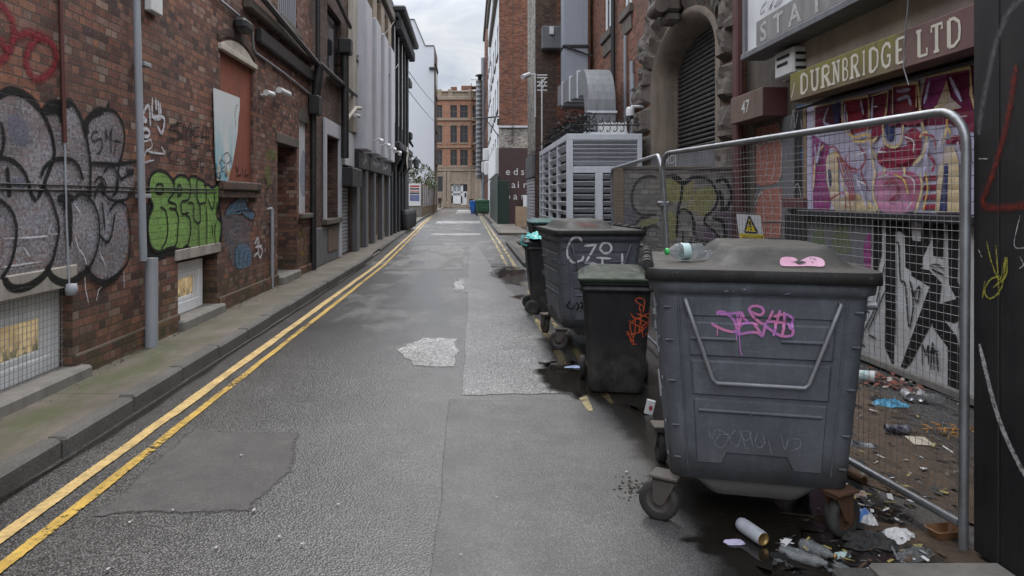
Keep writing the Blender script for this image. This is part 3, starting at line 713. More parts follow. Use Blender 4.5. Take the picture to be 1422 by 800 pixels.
m = MB(); m.tube([p+Vector((0,-.25,0)),p+Vector((.02,.3,0))], .055, 8); m.build('tube', M['white'], t); m = MB(); m.tube([p,p+Vector((-.14,0,0))], .02, 6); m.build('bracket', M['pipe_grey'], t)
# torn poster
t0 = [(297,122),(315,129),(333,136),(333,150),(331,166),(330,185),(327,205),(322,232),(317,251),(302,251),(300,225),(299,190),(298,155)]
g = G('weathered poster'); v = g.pos(); s = g.sep(v)
sv = g.comb(s[0], g.math('MULTIPLY', s[1], 7.0), g.math('MULTIPLY', s[2], 1.3))
c = g.mix(g.math('MULTIPLY', g.mapr(s[2], 1.95, 2.75, 1, 0), g.mapr(g.noise(sv, 1.2, 4, .6), .4, .55)), (.55,.57,.56), (.16,.4,.46))
c = g.mix(g.math('MULTIPLY', g.mapr(s[2], 1.85, 2.2, 1, 0), g.mapr(g.noise(v, 11, 3, .6), .5, .56)), c, (.03,.05,.09))
c = g.mix(g.math('MULTIPLY', g.mapr(s[2], 1.9, 2.25, 1, 0), g.mapr(g.noise(g.scale(v, 1.0), 6.5, 2, .5), .58, .64)), c, (.4,.25,.1))
M['poster1'] = g.bsdf(c, .6, g.bump(g.noise(v, 12, 4), .2, .01))
m = MB(); fr = [onX(p[0],p[1],XL+.035) for p in t0]; bk = [q - Vector((.012,0,0)) for q in fr]
fill3(m, fr, Vector((1,0,0)))
for i in range(len(fr)): j = (i+1) % len(fr); m.face([fr[i],fr[j],bk[j],bk[i]])
po = tag(m.build('torn_board', M['poster1']), 'torn white board with blue paint streaks leaning over the red boarded window', 'board')
m = MB(); A = Art(1,0,0,(XL+.035,0,0),(1,0,0)); M['pen'] = paint_brick('dark pen', (.02,.025,.04), .9, bricky=False)
A.strokes(m, [[(330,146),(328,148),(326,160),(327,176)],[(304,228),(308,222),(312,230),(306,236)],[(310,215),(316,212),(320,222),(314,228)],[(303,240),(310,238),(314,246)]], .022); m.build('pen_marks', M['pen'], po, local=True)
# ------------------------------------------------------------------ graffiti on the warehouse
PB = dict(
 black=paint_brick('black spray', (.01,.01,.01), .99, wear=.12), blackthin=paint_brick('thin black spray', (.012,.011,.012), .94, wear=.2),
 silver=paint_brick('silver spray', (.5,.505,.555), .9, edge=False, light_mortar=.9, wear=.38, var=.4, col2=(.31,.295,.31)),
 green=paint_brick('green spray', (.24,.42,.11), .93, edge=False, var=.25, wear=.16, col2=(.2,.33,.1)),
 white=paint_brick('white spray', (.62,.61,.64), .95, wear=.18), red=paint_brick('old red spray', (.24,.02,.03), .92, wear=.2, soft=.4),
 blue=paint_brick('blue spray', (.13,.26,.4), .9, edge=False, wear=.3, col2=(.16,.27,.36)), greyblue=paint_brick('grey spray', (.17,.19,.23), .65, edge=False, light_mortar=.9, wear=.35),
 yellow=paint_brick('yellow spray', (.45,.44,.1), .75, edge=False, wear=.4), lime=paint_brick('lime spray', (.2,.3,.06), .6, wear=.4, soft=.6, edge=False),
 purple=paint_brick('purple spray', (.13,.08,.16), .7, edge=False, wear=.4), pbluehaze=paint_brick('faint blue spray', (.12,.15,.3), .5, edge=False, wear=.45), ochre=paint_brick('ochre spray', (.3,.22,.04), .75, wear=.35),
)
NX = (1,0,0); PLW = (XL,0,0)
A = Art(1,0,0,PLW,NX,.004)
m = MB(); A.fill(m, [(-62,330),(-66,220),(-40,150),(0,132),(22,128),(40,138),(58,160),(66,152),(80,146),(92,152),(100,146),(112,165),(120,178),(128,160),(148,152),(163,162),(171,190),(167,225),(184,229),(186,250),(180,262),(174,285),(178,330),(172,365),(150,390),(125,388),(110,378),(95,390),(75,385),(65,375),(40,397),(15,400),(-40,392)], True, 3)
m.build('graffiti_fill', PB['silver'], B1)
m = MB()
A1 = Art(5.333,0,110,PLW,NX,.006)
A1.fill(m, [(60,270),(150,280),(200,330),(210,420),(180,500),(110,480),(60,400)]); A1.fill(m, [(90,740),(180,730),(190,800),(100,800)]); m.build('graffiti_haze', PB['pbluehaze'], B1)
m = MB(); A1.k = .008
A1.strokes(m, [[(-60,140),(0,110),(60,85),(130,95),(200,130),(270,200),(330,290),(370,390),(390,480),(395,560),(370,640),(340,720),(310,800),(275,880)]], [.075]*26+[.05]*100)
A1.strokes(m, [[(-60,140),(-220,180),(-340,420),(-370,700),(-330,1100),(-240,1420),(-80,1540)]], .05)
A1.strokes(m, [[(0,325),(18,400),(18,480),(0,560)],[(-60,585),(0,582),(60,592),(120,630),(170,690),(200,760),(225,850),(255,900)]], .04)
A1.strokes(m, [[(45,660),(50,730),(58,810),(60,860)]], .05)
A1.strokes(m, [[(315,235),(360,195),(410,182),(455,215)],[(345,235),(400,222),(440,250),(456,310)],[(350,180),(400,190),(450,175),(520,170)]], .085)
A1.strokes(m, [[(470,195),(520,180),(560,230),(600,320),(630,430),(650,540),(660,640),(660,740),(660,830),(655,880)]], .045)
A1.strokes(m, [[(640,390),(625,340),(660,275),(720,240),(790,225),(850,250),(890,310),(912,390),(910,470),(895,550),(875,620),(868,700),(890,738),(930,712),(980,700)]], [.085]*18+[.035]*100)
A1.strokes(m, [[(790,185),(790,225)]], .06)
A1.strokes(m, [[(660,625),(760,625),(850,630),(930,620),(1000,605)],[(295,712),(320,650),(380,600),(450,590),(520,600),(570,650),(600,740)]], .045)
A1.strokes(m, [[(690,760),(720,725),(760,750),(770,800),(750,850)],[(760,690),(790,645),(830,650),(855,720),(850,800),(845,850)]], .03)
A2 = Art(4.706,0,250,PLW,NX,A1.k)
A2.strokes(m, [[(280,20),(290,70),(315,110),(340,180),(365,270),(370,350),(350,450),(325,540),(290,600)],[(-60,100),(0,145),(50,190),(80,250),(92,330),(80,450),(55,540),(20,605),(-10,640)]], .04)
A2.strokes(m, [[(310,560),(285,610),(230,660),(150,702),(60,705),(10,650)],[(290,580),(330,640),(400,672),(460,660),(520,620),(570,585)],[(550,570),(580,625),(640,668),(700,660),(760,625)]], .075)
A2.strokes(m, [[(370,122),(455,116)],[(410,170),(440,180)],[(425,115),(440,230),(437,415)]], .095)
A2.strokes(m, [[(455,135),(490,100),(540,95),(590,150),(622,220),(633,300),(630,400),(600,510),(560,585)],[(635,360),(680,407),(710,370),(725,290),(735,220)],[(650,150),(660,230),(668,330)],[(700,200),(740,150),(780,145),(815,190),(832,300),(835,420),(820,530),(770,600),(700,650)],[(600,120),(620,60),(645,25),(660,70),(690,120),(740,137),(810,125),(850,80),(880,10)],[(575,20),(570,100)],[(640,10),(660,40)],[(755,0),(750,70),(720,100)]], .036)
m.build('graffiti_outline', PB['black'], B1)
m = MB(); A1.k = .009; A1.strokes(m, [[(720,395),(690,390),(672,430),(690,460),(740,440),(752,490),(735,540),(712,552)],[(775,375),(778,460)],[(775,375),(796,440),(818,365)],[(820,370),(815,450),(815,550)],[(835,455),(890,465)],[(852,445),(838,575)]], .022)
A1.strokes(m, [[(930,665),(940,680),(985,675)]], .05)
m.build('graffiti_tag', PB['blackthin'], B1)
m = MB(); A2.k = .012; A2.strokes(m, [[(545,620),(550,710),(568,800)],[(655,700),(635,720),(622,785)],[(800,585),(802,705)],[(480,360),(500,440),(545,510),(560,600)],[(640,470),(680,560)],[(470,150),(520,225)],[(320,290),(310,350),(400,350)],[(0,380),(200,375),(300,365)],[(140,440),(180,500)],[(0,570),(240,535)]], .016); m.build('paint_drips', PB['white'], B1)
# red loops top left
m = MB(); A3 = Art(2.667,0,0,PLW,NX,.005)
A3.strokes(m, [[(-60,20),(0,20),(40,70),(50,130),(20,210),(-40,250)],[(60,135),(110,120),(160,140)],[(150,130),(110,170),(95,240),(130,290),(180,272),(205,215),(185,155),(140,135)],[(0,150),(30,190)]], .1); m.build('graffiti_tag', PB['red'], B1)
# green throw-up
AG = Art(4.706,190,220,PLW,NX,.004); gp = [(100,310),(75,250),(75,170),(90,110),(130,80),(180,90),(220,130),(238,165),(240,140),(270,110),(310,115),(337,140),(345,118),(385,118),(395,130),(435,150),(442,178),(460,170),(490,192),(520,170),(545,170),(550,210),(530,290),(520,380),(545,420),(545,470),(530,560),(500,590),(470,580),(445,580),(410,595),(380,590),(340,590),(320,570),(290,595),(250,590),(220,585),(180,600),(130,610),(90,580),(70,500),(70,400)]
m = MB(); AG.strokes(m, [[(80,300),(58,400),(55,520),(80,605),(110,640),(150,622),(230,592),(300,600)]], .16); AG.strokes(m, [[(225,600),(270,612),(330,598),(380,622),(420,600),(480,612),(535,588)],[(555,180),(535,300),(548,400),(550,540)]], .09); m.build('graffiti_shadow', PB['black'], B1)
m = MB(); AG.k = .007; AG.fill(m, gp, True, 3); m.build('graffiti_fill', PB['green'], B1)
m = MB(); AG.k = .010; AG.strokes(m, [gp], .042, closed=True)
AG.strokes(m, [[(145,232),(122,226),(122,178),(145,167),(165,178),(163,222),(142,235)],[(237,170),(240,220),(200,275),(245,300),(250,330),(205,325)],[(148,318),(180,340),(195,420),(190,520),(150,600)],[(245,330),(265,380),(262,460),(248,565),(180,590)],[(262,240),(262,182),(280,180),(282,235),(262,242)],[(337,140),(345,200),(330,270),(285,285),(290,360),(330,355)],[(315,365),(340,400),(345,480),(325,572)],[(388,125),(385,210),(395,290),(440,290)],[(330,290),(362,300),(368,400),(405,418),(405,320),(385,258)],[(435,155),(447,230),(440,300)],[(445,310),(450,420),(448,575)],[(455,265),(485,330),(500,270),(497,230)],[(515,290),(515,360),(535,250)],[(510,410),(500,480),(508,570)],[(480,430),(487,500)],[(395,440),(398,580)]], .032)
m.build('graffiti_outline', PB['black'], B1)
# white and black tags right of the downpipe
AT = Art(5.714,180,120,PLW,NX,.006); m = MB()
AT.strokes(m, [[(95,140),(100,230),(130,275),(85,270)],[(90,235),(145,150),(160,310)],[(175,95),(178,240),(240,250),(235,140)],[(202,95),(205,180)],[(220,115),(228,240)],[(170,245),(265,250),(250,370),(215,320)],[(90,365),(118,335),(150,360),(140,395),(100,392),(88,362)]], .045)
AT.strokes(m, [[(85,440),(130,432),(160,425),(168,480),(120,520),(100,590),(85,510)],[(130,500),(160,520),(265,532),(245,480)],[(108,605),(180,585)]], .025); m.build('graffiti_tag', PB['white'], B1)
m = MB(); AT.strokes(m, [[(385,300),(330,310),(310,345),(380,360),(400,400),(370,425),(310,405)],[(360,290),(410,290)],[(410,420),(420,300),(450,350),(475,290),(480,440)],[(440,330),(445,450)],[(500,320),(505,480)],[(500,330),(545,325)],[(505,400),(540,395)],[(505,480),(545,470)],[(560,470),(575,330),(610,340),(625,490)],[(560,400),(620,400)],[(590,330),(600,430)],[(590,520),(650,505)]], .03)
AT.strokes(m, [[(330,520),(300,535),(300,580),(335,600),(330,650)],[(360,540),(362,600),(390,590),(385,530)],[(400,530),(425,520),(430,570),(400,590),(420,640)],[(510,535),(475,550),(465,620),(500,660),(530,620),(500,610)],[(520,580),(560,575),(545,630),(580,640)],[(570,560),(575,650)],[(595,580),(630,600),(610,640),(590,610)],[(610,660),(640,690),(625,720)],[(480,590),(560,600)]], .02); m.build('graffiti_tag', PB['blackthin'], B1)
# blue hooded shape under the red board
AB = Art(4.706,190,220,PLW,NX,.004); m = MB(); AB.fill(m, [(545,390),(620,372),(740,395),(735,500),(755,620),(700,720),(640,715),(605,640),(575,520)]); m.build('graffiti_fill', PB['greyblue'], B1)
m = MB(); AB.k = .007; AB.fill(m, [(568,372),(600,310),(690,245),(722,320),(768,352),(757,400),(722,390),(690,362),(620,366)], False); AB.fill(m, [(640,590),(700,560),(740,600),(740,690),(690,720),(640,700)]); m.build('graffiti_fill', PB['blue'], B1)
m = MB(); AB.k = .009; AB.strokes(m, [[(568,372),(600,310),(690,245),(722,320),(768,352)],[(640,350),(690,340),(768,352),(755,402),(720,390),(680,355)],[(640,720),(640,600),(655,570)],[(665,600),(665,700)],[(700,590),(690,700)],[(725,620),(715,690)],[(735,400),(725,470)]], .025); m.build('graffiti_outline', PB['blackthin'], B1)
m = MB(); AB.strokes(m, [[(765,560),(785,520),(795,570),(815,600),(800,650),(785,620),(760,640)],[(780,540),(790,620)],[(770,580),(810,570)]], .05); m.build('graffiti_tag', PB['white'], B1)
# smaller marks further along
A5 = Art(3.2,300,180,PLW,NX,.005); m = MB(); A5.fill(m, [(215,105),(250,90),(270,120),(240,140)]); A5.fill(m, [(225,250),(215,180),(235,160),(245,240)]); m.build('graffiti_fill', PB['lime'], B1)
m = MB(); A5.strokes(m, [[(360,450),(375,480),(370,540),(390,555)],[(380,440),(395,500),(385,555)]], .1); m.build('graffiti_tag', PB['ochre'], B1)
m = MB(); A5.strokes(m, [[(215,270),(245,250),(250,330),(225,340),(215,280)],[(230,420),(215,460),(235,470),(245,430),(230,418)],[(190,260),(200,330)],[(210,200),(225,240)]], .03); m.build('graffiti_tag', PB['blackthin'], B1)
m = MB(); A5.strokes(m, [[(225,352),(248,350),(240,388)]], .045); m.build('graffiti_tag', PB['white'], B1)
A6 = Art(3.2,300,180,(XL-.05,0,0),NX,.004); m = MB(); A6.strokes(m, [[(85,160),(95,190)],[(100,165),(92,205),(110,200)],[(115,170),(118,210)],[(130,175),(128,205),(145,200)],[(150,185),(160,215)]], .03); m.build('graffiti_tag', PB['blackthin'], B1)
A7 = Art(3.2,300,180,(XL-.06,0,0),NX,.004); m = MB(); A7.fill(m, [(375,140),(385,90),(398,130),(400,280),(380,290),(370,220)]); m.build('graffiti_haze', paint_brick('blue haze', (.17,.24,.4), .6, edge=False, bricky=False, wear=.4), B1)

# ------------------------------------------------------------------ left terrace: section with shutter
B2 = thing('brick_building', 'dark brick building with black downpipes and a low roller shutter and blank sign', 'building', (XL,17.5,0))
m = MB(); wall(m, 'x', XL, 15.01, 20.0, 0, 9.0, [(16.3,17.9,1.12,3.05,.45),(16.6,18.4,4.5,6.1,.12),(18.25,19.85,.12,1.9,.15)]); shell(m, -10, XL, 15.01, 20.0, 0, 9.0, 'E'); m.build('wall', M['brick_dark'], B2)
m = MB(); m.face([(XL-.4,16.3,1.12),(XL-.4,17.9,1.12),(XL-.4,17.9,3.05),(XL-.4,16.3,3.05)]); m.build('window_board', M['cream'], B2)
m = MB(); m.bbox(XL,XL+.06,16.1,16.3,1.0,3.4,.01); m.bbox(XL,XL+.06,17.9,18.2,.12,3.4,.01); m.bbox(XL,XL+.06,16.3,17.9,3.05,3.4,.01); m.build('surround', M['lilac_paint'], B2)
m = MB(); m.bbox(XL-.05,XL+.12,16.0,18.0,1.0,1.118,.01); m.build('sill', M['stone_dark'], B2)
m = MB(); m.bbox(XL,XL+.03,15.3,17.89,.12,.95,.01); m.build('render_panel', M['grey_paint'], B2)
m = MB(); m.bbox(XL+.03,XL+.05,16.5,17.6,.35,.9,.01); m.build('faded_panel', M['fascia_brown'], B2)
m = MB(); m.face([(XL-.1,16.6,4.5),(XL-.1,18.4,4.5),(XL-.1,18.4,6.1),(XL-.1,16.6,6.1)]); m.build('upper_window', M['glass_dark'], B2)
m = MB(); m.bbox(XL-.05,XL+.1,16.5,18.5,4.36,4.498,.01); m.build('sill', M['stone_dark'], B2)
m = MB()
for i in range(18): m.bbox(XL-.1,XL-.07,18.25,19.85,.13+i*.098,.13+i*.098+.085,.012)
m.build('roller_shutter', M['pipe_grey'], B2)
m = MB(); m.bbox(XL,XL+.32,18.22,19.9,1.9,2.38,.02); m.build('shutter_box', M['black_paint'], B2)
m = MB(); m.bbox(XL,XL+.1,18.4,19.9,2.45,3.35,.01); sg = tag(m.build('sign_board', M['white_render']), 'blank weathered white sign board above the roller shutter box', 'sign')
m = MB(); m.tube([(XL+.1,15.1,6.5),(XL+.1,15.1,4.35)], .05, 8); m.build('downpipe', M['black_iron'], B2)
m = MB(); m.tube([(XL+.15,18.1,2.6),(XL+.15,18.1,5.5)], .1, 10); m.bbox(XL,XL+.32,17.9,18.3,5.2,5.6,.04); m.build('downpipe', M['black_iron'], B2)
m = MB(); m.tube([(XL+.14,15.0,4.42),(XL+.14,19.95,4.42)], .05, 8); m.build('gutter', M['black_iron'], B2)
m = MB(); m.tube([(XL+.14,15.6,6.5),(XL+.14,19.0,6.1)], .05, 8); m.build('gutter', M['black_iron'], B2)
m = MB(); m.bbox(XL,XL+.16,19.45,19.99,3.4,9.0,.01); m.build('corner_pilaster', M['cream'], B2)
m = MB(); m.tube([(XL+.1,18.6,3.6),(XL+.25,19.2,4.0),(XL+.3,19.7,4.05)], .05, 8); m.build('vent_pipe', M['cream'], B2)
t = thing('security_camera', 'white security camera by the pale vent pipe over the blank sign', 'camera', (XL,19.4,3.8)); m = MB(); m.tube([(XL+.28,18.9,3.78),(XL+.3,19.4,3.8)], .05, 8); m.build('body', M['white'], t); m = MB(); m.tube([(XL,19.3,3.85),(XL+.28,19.3,3.82)], .02, 6); m.build('bracket', M['white'], t)

# ------------------------------------------------------------------ white pilaster building
B3 = thing('pilaster_building', 'beige stone building with four tall pale grey pilasters beside the black pub', 'building', (XL,24,0))
hs = []; pit = 2.12
for i in range(4): hs += [(20.95+i*pit+.35,20.95+i*pit+1.1,3.4,8.0,.25)]
hs += [(20.5,21.7,.3,2.35,.15),(22.4,23.5,.3,2.4,.15),(24.3,25.7,.3,2.4,.15),(26.4,27.8,.3,2.4,.15)]
m = MB(); wall(m, 'x', XL, 20.01, 28.5, 0, 10.6, hs); shell(m, -12, XL, 20.01, 28.5, 0, 10.6, 'E'); m.build('wall', M['stone'], B3)
for i in range(4):
    a = 20.95+i*pit
    m = MB(); m.face([(XL-.22,a+.35,3.4),(XL-.22,a+1.1,3.4),(XL-.22,a+1.1,8.0),(XL-.22,a+.35,8.0)]); m.build('window', M['glass_dark'], B3)
    m = MB()
    for k in range(8):
        b0 = math.pi*k/8; b1 = math.pi*(k+1)/8; c_ = a+.725; f = lambda b, r: (XL+.1, c_-r*math.cos(b), 7.62+r*math.sin(b))
        m.face([f(b0,.38),f(b1,.38),f(b1,.6),f(b0,.6)])
        m.face([f(b0,.38),f(b1,.38),(XL,)+f(b1,.38)[1:],(XL,)+f(b0,.38)[1:]])
    m.build('arch', M['stone'], B3)
for i in range(4):
    a = 20.02+i*pit
    m = MB(); m.bbox(XL,XL+.42,a,a+1.15,2.95,7.15,.03); m.build('pilaster', M['lilac_paint'], B3)
    m = MB(); m.bbox(XL,XL+.3,a+.1,a+1.05,7.15,8.2,.02); m.build('pilaster_head', M['stone'], B3)
m = MB(); m.bbox(XL,XL+.35,20.02,28.49,8.5,8.9,.05); m.bbox(XL,XL+.22,20.02,28.49,8.25,8.5,.03); m.build('cornice', M['stone_dark'], B3)
m = MB(); m.face([(XL+.003,20.02,8.92),(XL+.003,28.49,8.92),(XL+.003,28.49,10.6),(XL+.003,20.02,10.6)]); m.build('parapet', M['brick_red'], B3)
for (a,b,c,d,e) in hs[4:]: m = MB(); m.face([(XL-.14,a,c),(XL-.14,b,c),(XL-.14,b,d),(XL-.14,a,d)]); m.build('shop_window', M['glass_dark'], B3)
for a in (20.02,21.75,23.6,25.8,27.9):
    m = MB(); m.bbox(XL,XL+.16,a,a+.45,.1,2.45,.02); m.build('shop_pier', M['grey_paint'], B3)
m = MB(); m.bbox(XL,XL+.2,20.02,22.2,2.45,2.92,.02); m.build('fascia', M['black_paint'], B3)
m = MB(); m.bbox(XL,XL+.2,22.3,28.4,2.45,2.92,.02); fs = m.build('fascia', M['black_paint'], B3)
def text(mb, s, org, u, v, h, wk=1.0, mi=0, bold=0.0):
    cu = bpy.data.curves.new('txt', 'FONT'); cu.body = s; cu.size = 1.0; cu.resolution_u = 3; cu.offset = bold
    ob = bpy.data.objects.new('txt', cu); COL.objects.link(ob)
    dg = bpy.context.evaluated_depsgraph_get(); me = bpy.data.meshes.new_from_object(ob.evaluated_get(dg))
    u = Vector(u); v = Vector(v); org = Vector(org); b = len(mb.v)
    for q in me.vertices: mb.v.append(org + u*q.co.x*h*wk*1.37 + v*q.co.y*h*1.37)
    for f in me.polygons: mb.f.append([b+i for i in f.vertices]); mb.m.append(mi); mb.sm.append(False)
    bpy.data.objects.remove(ob); bpy.data.curves.remove(cu); bpy.data.meshes.remove(me)
M['letter_white'] = paint_brick('white lettering', (.6,.6,.58), .95, edge=False, bricky=False, wear=.15, var=.3)
# painted squiggles on the distant fascias: unreadable pale script
m = MB(); rr = random.Random(3)
for a0, a1 in ((20.4,21.6),(22.8,24.6),(25.4,27.2)):
    y = a0; pts = []
    while y < a1: pts.append(Vector((XL+.2, y, 2.68+rr.uniform(-.1,.12)))); y += .09
    m.ribbon(pts, (1,0,0), .045, .004)
m.build('script', M['letter_white'], fs)
for i in range(4):
    y = 21.4+i*1.9
    t = thing('swan_neck_lamp', 'small pale spotlight row over the black fascia', 'lamp', (XL+.42,y,3.3), group='spotlights over the black fascia')
    m = MB(); m.tube([(XL+.42,y,3.3),(XL+.62,y,3.36),(XL+.68,y-.1,3.3)], .025, 6); m.build('arm', M['white'], t); m = MB(); m.tube([(XL+.68,y-.25,3.24),(XL+.68,y-.02,3.32)], [.07,.05], 8); m.build('head', M['white'], t)

# ------------------------------------------------------------------ black pub
B4 = thing('black_pub', 'black painted pub building with white pilaster edges and a big cornice', 'building', (XL,32,0))
hs = [(28.9+i*1.6,29.9+i*1.6,4.9,8.2,.2) for i in range(4)] + [(28.9+i*1.75,30.0+i*1.75,.5,2.9,.15) for i in range(4)]
m = MB(); wall(m, 'x', XL, 28.51, 36.0, 0, 10.0, hs); shell(m, -12, XL, 28.51, 36.0, 0, 10.0, 'E'); m.build('wall', M['black_paint'], B4)
for h in hs: m = MB(); m.face([(XL-.15,h[0],h[2]),(XL-.15,h[1],h[2]),(XL-.15,h[1],h[3]),(XL-.15,h[0],h[3])]); m.build('window', M['glass_dark'], B4)
for i in range(5):
    y = 28.52+i*1.6
    m = MB(); m.bbox(XL,XL+.3,y,y+.35,3.9,8.6,.02); pl = m.build('pilaster', M['black_paint'], B4)
    if i < 3: m = MB(); m.bbox(XL+.3,XL+.325,y-.0,y+.09,4.6,8.4,.005); m.build('white_strip', M['white'], pl)
m = MB(); m.bbox(XL,XL+.75,28.52,35.99,9.0,9.25,.06); m.bbox(XL,XL+.5,28.52,35.99,8.75,9.0,.05); m.bbox(XL,XL+.3,28.52,35.99,8.6,8.75,.02)
for i in range(12): m.bbox(XL+.3,XL+.6,28.7+i*.6,28.9+i*.6,8.3,8.75,.04)
m.build('cornice', M['black_paint'], B4)
m = MB(); m.bbox(XL,XL+.55,28.52,34.8,3.55,3.85,.05); m.bbox(XL,XL+.35,28.52,34.8,3.2,3.55,.04)
for y in (28.7,31.2,33.4): m.tube([(XL+.45,y,3.6),(XL+.4,y,3.2),(XL+.15,y,2.6)], [.16,.14,.05], 8)
m.build('canopy', M['black_paint'], B4)
m = MB(); m.bbox(XL-.5,XL+.12,36.01,37.5,0,7.3,.03); m.bbox(XL-.5,XL+.3,36.01,37.6,7.3,7.65,.05); m.build('end_tower', M['black_paint'], B4)
m = MB(); m.bbox(XL+.121,XL+.35,36.4,37.2,4.6,4.95,.05); m.tube([(XL+.1,36.8,4.7),(XL+.4,36.8,4.2)], [.12,.05], 6); m.build('bracket', M['black_paint'], B4)
for i in range(5):
    y = 28.9+i*1.5
    m = MB(); m.bbox(XL,XL+.2,y-.2,y+.18,.1,3.1,.03); m.build('shop_pier', M['black_paint'], B4)
m = MB(); fill3(m, [Vector((XL+.56,31.6+.55*math.cos(a*math.pi/8),3.35+.5*math.sin(a*math.pi/8))) for a in range(16)], Vector((1,0,0))); m.build('round_plaque', M['cream'], B4)
# lanterns on the pub
for (y, z, lab) in ((36.3,3.35,'black iron lantern on the far end of the black pub'),(31.8,3.1,'black iron lantern under the canopy of the black pub')):
    t = thing('lantern', lab, 'lantern', (XL+.6,y,z))
    x = XL+.6
    m = MB(); m.tube([(XL+.2,y,z-.5),(x-.2,y,z-.55),(x,y,z-.25)], .03, 6); m.build('bracket', M['black_iron'], t)
    m = MB(); m.lathe([(0,-.28),(.06,-.25),(.1,-.22),(.1,-.2)], 6, Matrix.Translation((x,y,z))); m.lathe([(.2,.12),(.19,.16),(.06,.26),(.03,.34),(0,.36)], 6, Matrix.Translation((x,y,z)))
    for k in range(6):
        a = 2*math.pi*k/6; m.tube([(x+.1*math.cos(a),y+.1*math.sin(a),z-.2),(x+.19*math.cos(a),y+.19*math.sin(a),z+.13)], .012, 4)
    m.build('frame', M['black_iron'], t)
    m = MB(); m.lathe([(.09,-.2),(.18,.12)], 6, Matrix.Translation((x,y,z))); m.build('glass', M['glass_pale'], t)
for i, y in enumerate((33.2,34.3,35.6,37.2)):
    t = thing('barrel_planter', 'black barrel standing outside the black pub', 'barrel', (-2.95,y,.118), group='black barrels outside the pub')
    q = Matrix.Translation((-3.0 if y < 35 else -2.99,y,.118))
    m = MB(); m.lathe([(0,0),(.2,0),(.23,.15),(.26,.45),(.23,.8),(.2,.92),(0,.9)], 12, q); m.build('barrel', M['black_paint'], t)
    m = MB(); m.lathe([(.205,.1),(.235,.1),(.245,.16)], 12, q); m.lathe([(.25,.7),(.25,.78),(.225,.8)], 12, q); m.build('hoops', M['black_iron'], t)

# ------------------------------------------------------------------ hoarding, shrub, gable building, end building
HB = thing('site_hoarding', 'low graffiti-stained site hoarding with a poster round the empty plot', 'hoarding', (-3.9,60,0))
m = MB(); m.bbox(-8,-3.75,56.9,57.0,.1,2.72,.02); m.build('front_panel', M['concrete'], HB)
m = MB(); m.bbox(-3.85,-3.75,57.01,81.5,.1,2.72,.02); sp = m.build('side_panel', M['wood_raw'], HB)
m = MB()
for i in range(9): m.bbox(-3.749,-3.72,58+i*2.6,59.2+i*2.6,.9,2.6,.005)
m.build('pale_poster', M['lilac_paint'], sp)
m = MB(); m.bbox(-5.6,-5.2,56.85,56.89,.5,2.9,.01); m.build('blue_post', plain('blue paint', (.06,.2,.3), .6), HB)
P0 = thing('event_poster', 'red white and blue printed poster on the front of the far hoarding', 'poster', (-4.4,56.88,1.9))
m = MB(); m.bbox(-4.82,-3.85,56.84,56.89,.98,2.74,.005); m.build('paper', M['white'], P0)
m = MB()
for (z0,z1,k) in ((2.45,2.6,0),(2.25,2.38,1),(2.1,2.18,0),(1.9,2.05,1)): m.face([(-4.72,56.835,z0),(-3.95,56.835,z0),(-3.95,56.835,z1),(-4.72,56.835,z1)], k)
m.face([(-4.72,56.835,1.35),(-3.95,56.835,1.35),(-3.95,56.835,1.85),(-4.72,56.835,1.85)], 2)
m.build('print', [plain('poster red', (.4,.06,.05), .6), plain('poster dark', (.06,.05,.07), .6), plain('poster blue', (.16,.18,.32), .6, var=.9, sc=9)], P0)
def shrub(name, label, cx, cy, z0, rx, ry, rz, n, seed, col, trunk=True):
    rr = random.Random(seed); t = thing(name, label, 'shrub', (cx,cy,z0))
    m = MB()
    for i in range(n):
        while True:
            a, b, c_ = rr.uniform(-1,1), rr.uniform(-1,1), rr.uniform(-1,1)
            if a*a+b*b+c_*c_ < 1: break
        nz = mnoise.noise(Vector((a*2.5,b*2.5,c_*2.5+seed)))
        if nz < -.12: continue
        p = Vector((cx+a*rx, cy+b*ry, z0+rz+c_*rz)); s_ = rr.uniform(.09,.2)
        u = Vector((rr.uniform(-1,1),rr.uniform(-1,1),rr.uniform(-1,1))).normalized(); w = u.orthogonal().normalized()
        m.face([p-u*s_, p+w*s_*.5, p+u*s_, p-w*s_*.5])
    m.build('foliage', col, t)
    m = MB()
    for k in range(4): m.tube([(cx+rr.uniform(-.3,.3)*rx,cy,.0),(cx+rr.uniform(-.7,.7)*rx,cy,z0+rz)], [.06,.02], 5)
    m.build('stems', M['wood_raw'], t)
M['leaf'] = plain('dull green leaves', (.075,.085,.035), .7, 0, .6, 2)
shrub('shrub', 'straggly green shrub growing behind the far hoarding', -5.6, 66, 1.6, 2.6, 2.0, 1.75, 1700, 5, M['leaf'])
shrub('shrub', 'small ivy clump hanging over the side of the far hoarding', -3.9, 74, 2.2, .7, 3.0, .8, 500, 9, M['leaf'])
GB = thing('gable_building', 'tall building with a blank pale rendered gable above the empty plot', 'building', (-6,84,0))
g0 = 82.0; xr = -4.02
prof = [(-16,0),(xr,0),(xr,18.9),(-5.05,18.9),(-6.3,21.9),(-16,22.1)]
m = MB(); m.ngon([Vector((x,g0,z)) for x, z in prof]); m.face([(-16,g0,22.1),(-16,89,22.1),(-6.3,89,21.9),(-6.3,g0,21.9)]); m.face([(-6.3,g0,21.9),(-6.3,89,21.9),(-5.05,89,18.9),(-5.05,g0,18.9)]); m.face([(-16,g0,0),(-16,89,0),(-16,89,22.1),(-16,g0,22.1)]); m.ngon([Vector((x,89,z)) for x, z in prof]); m.build('gable_wall', M['gable'], GB)
m = MB(); m.box(xr,xr+.05,g0-.05,89,0,18.9); m.box(-5.05,xr,g0,89,18.9,18.95); m.build('street_wall', M['brick_dark'], GB)
m = MB()
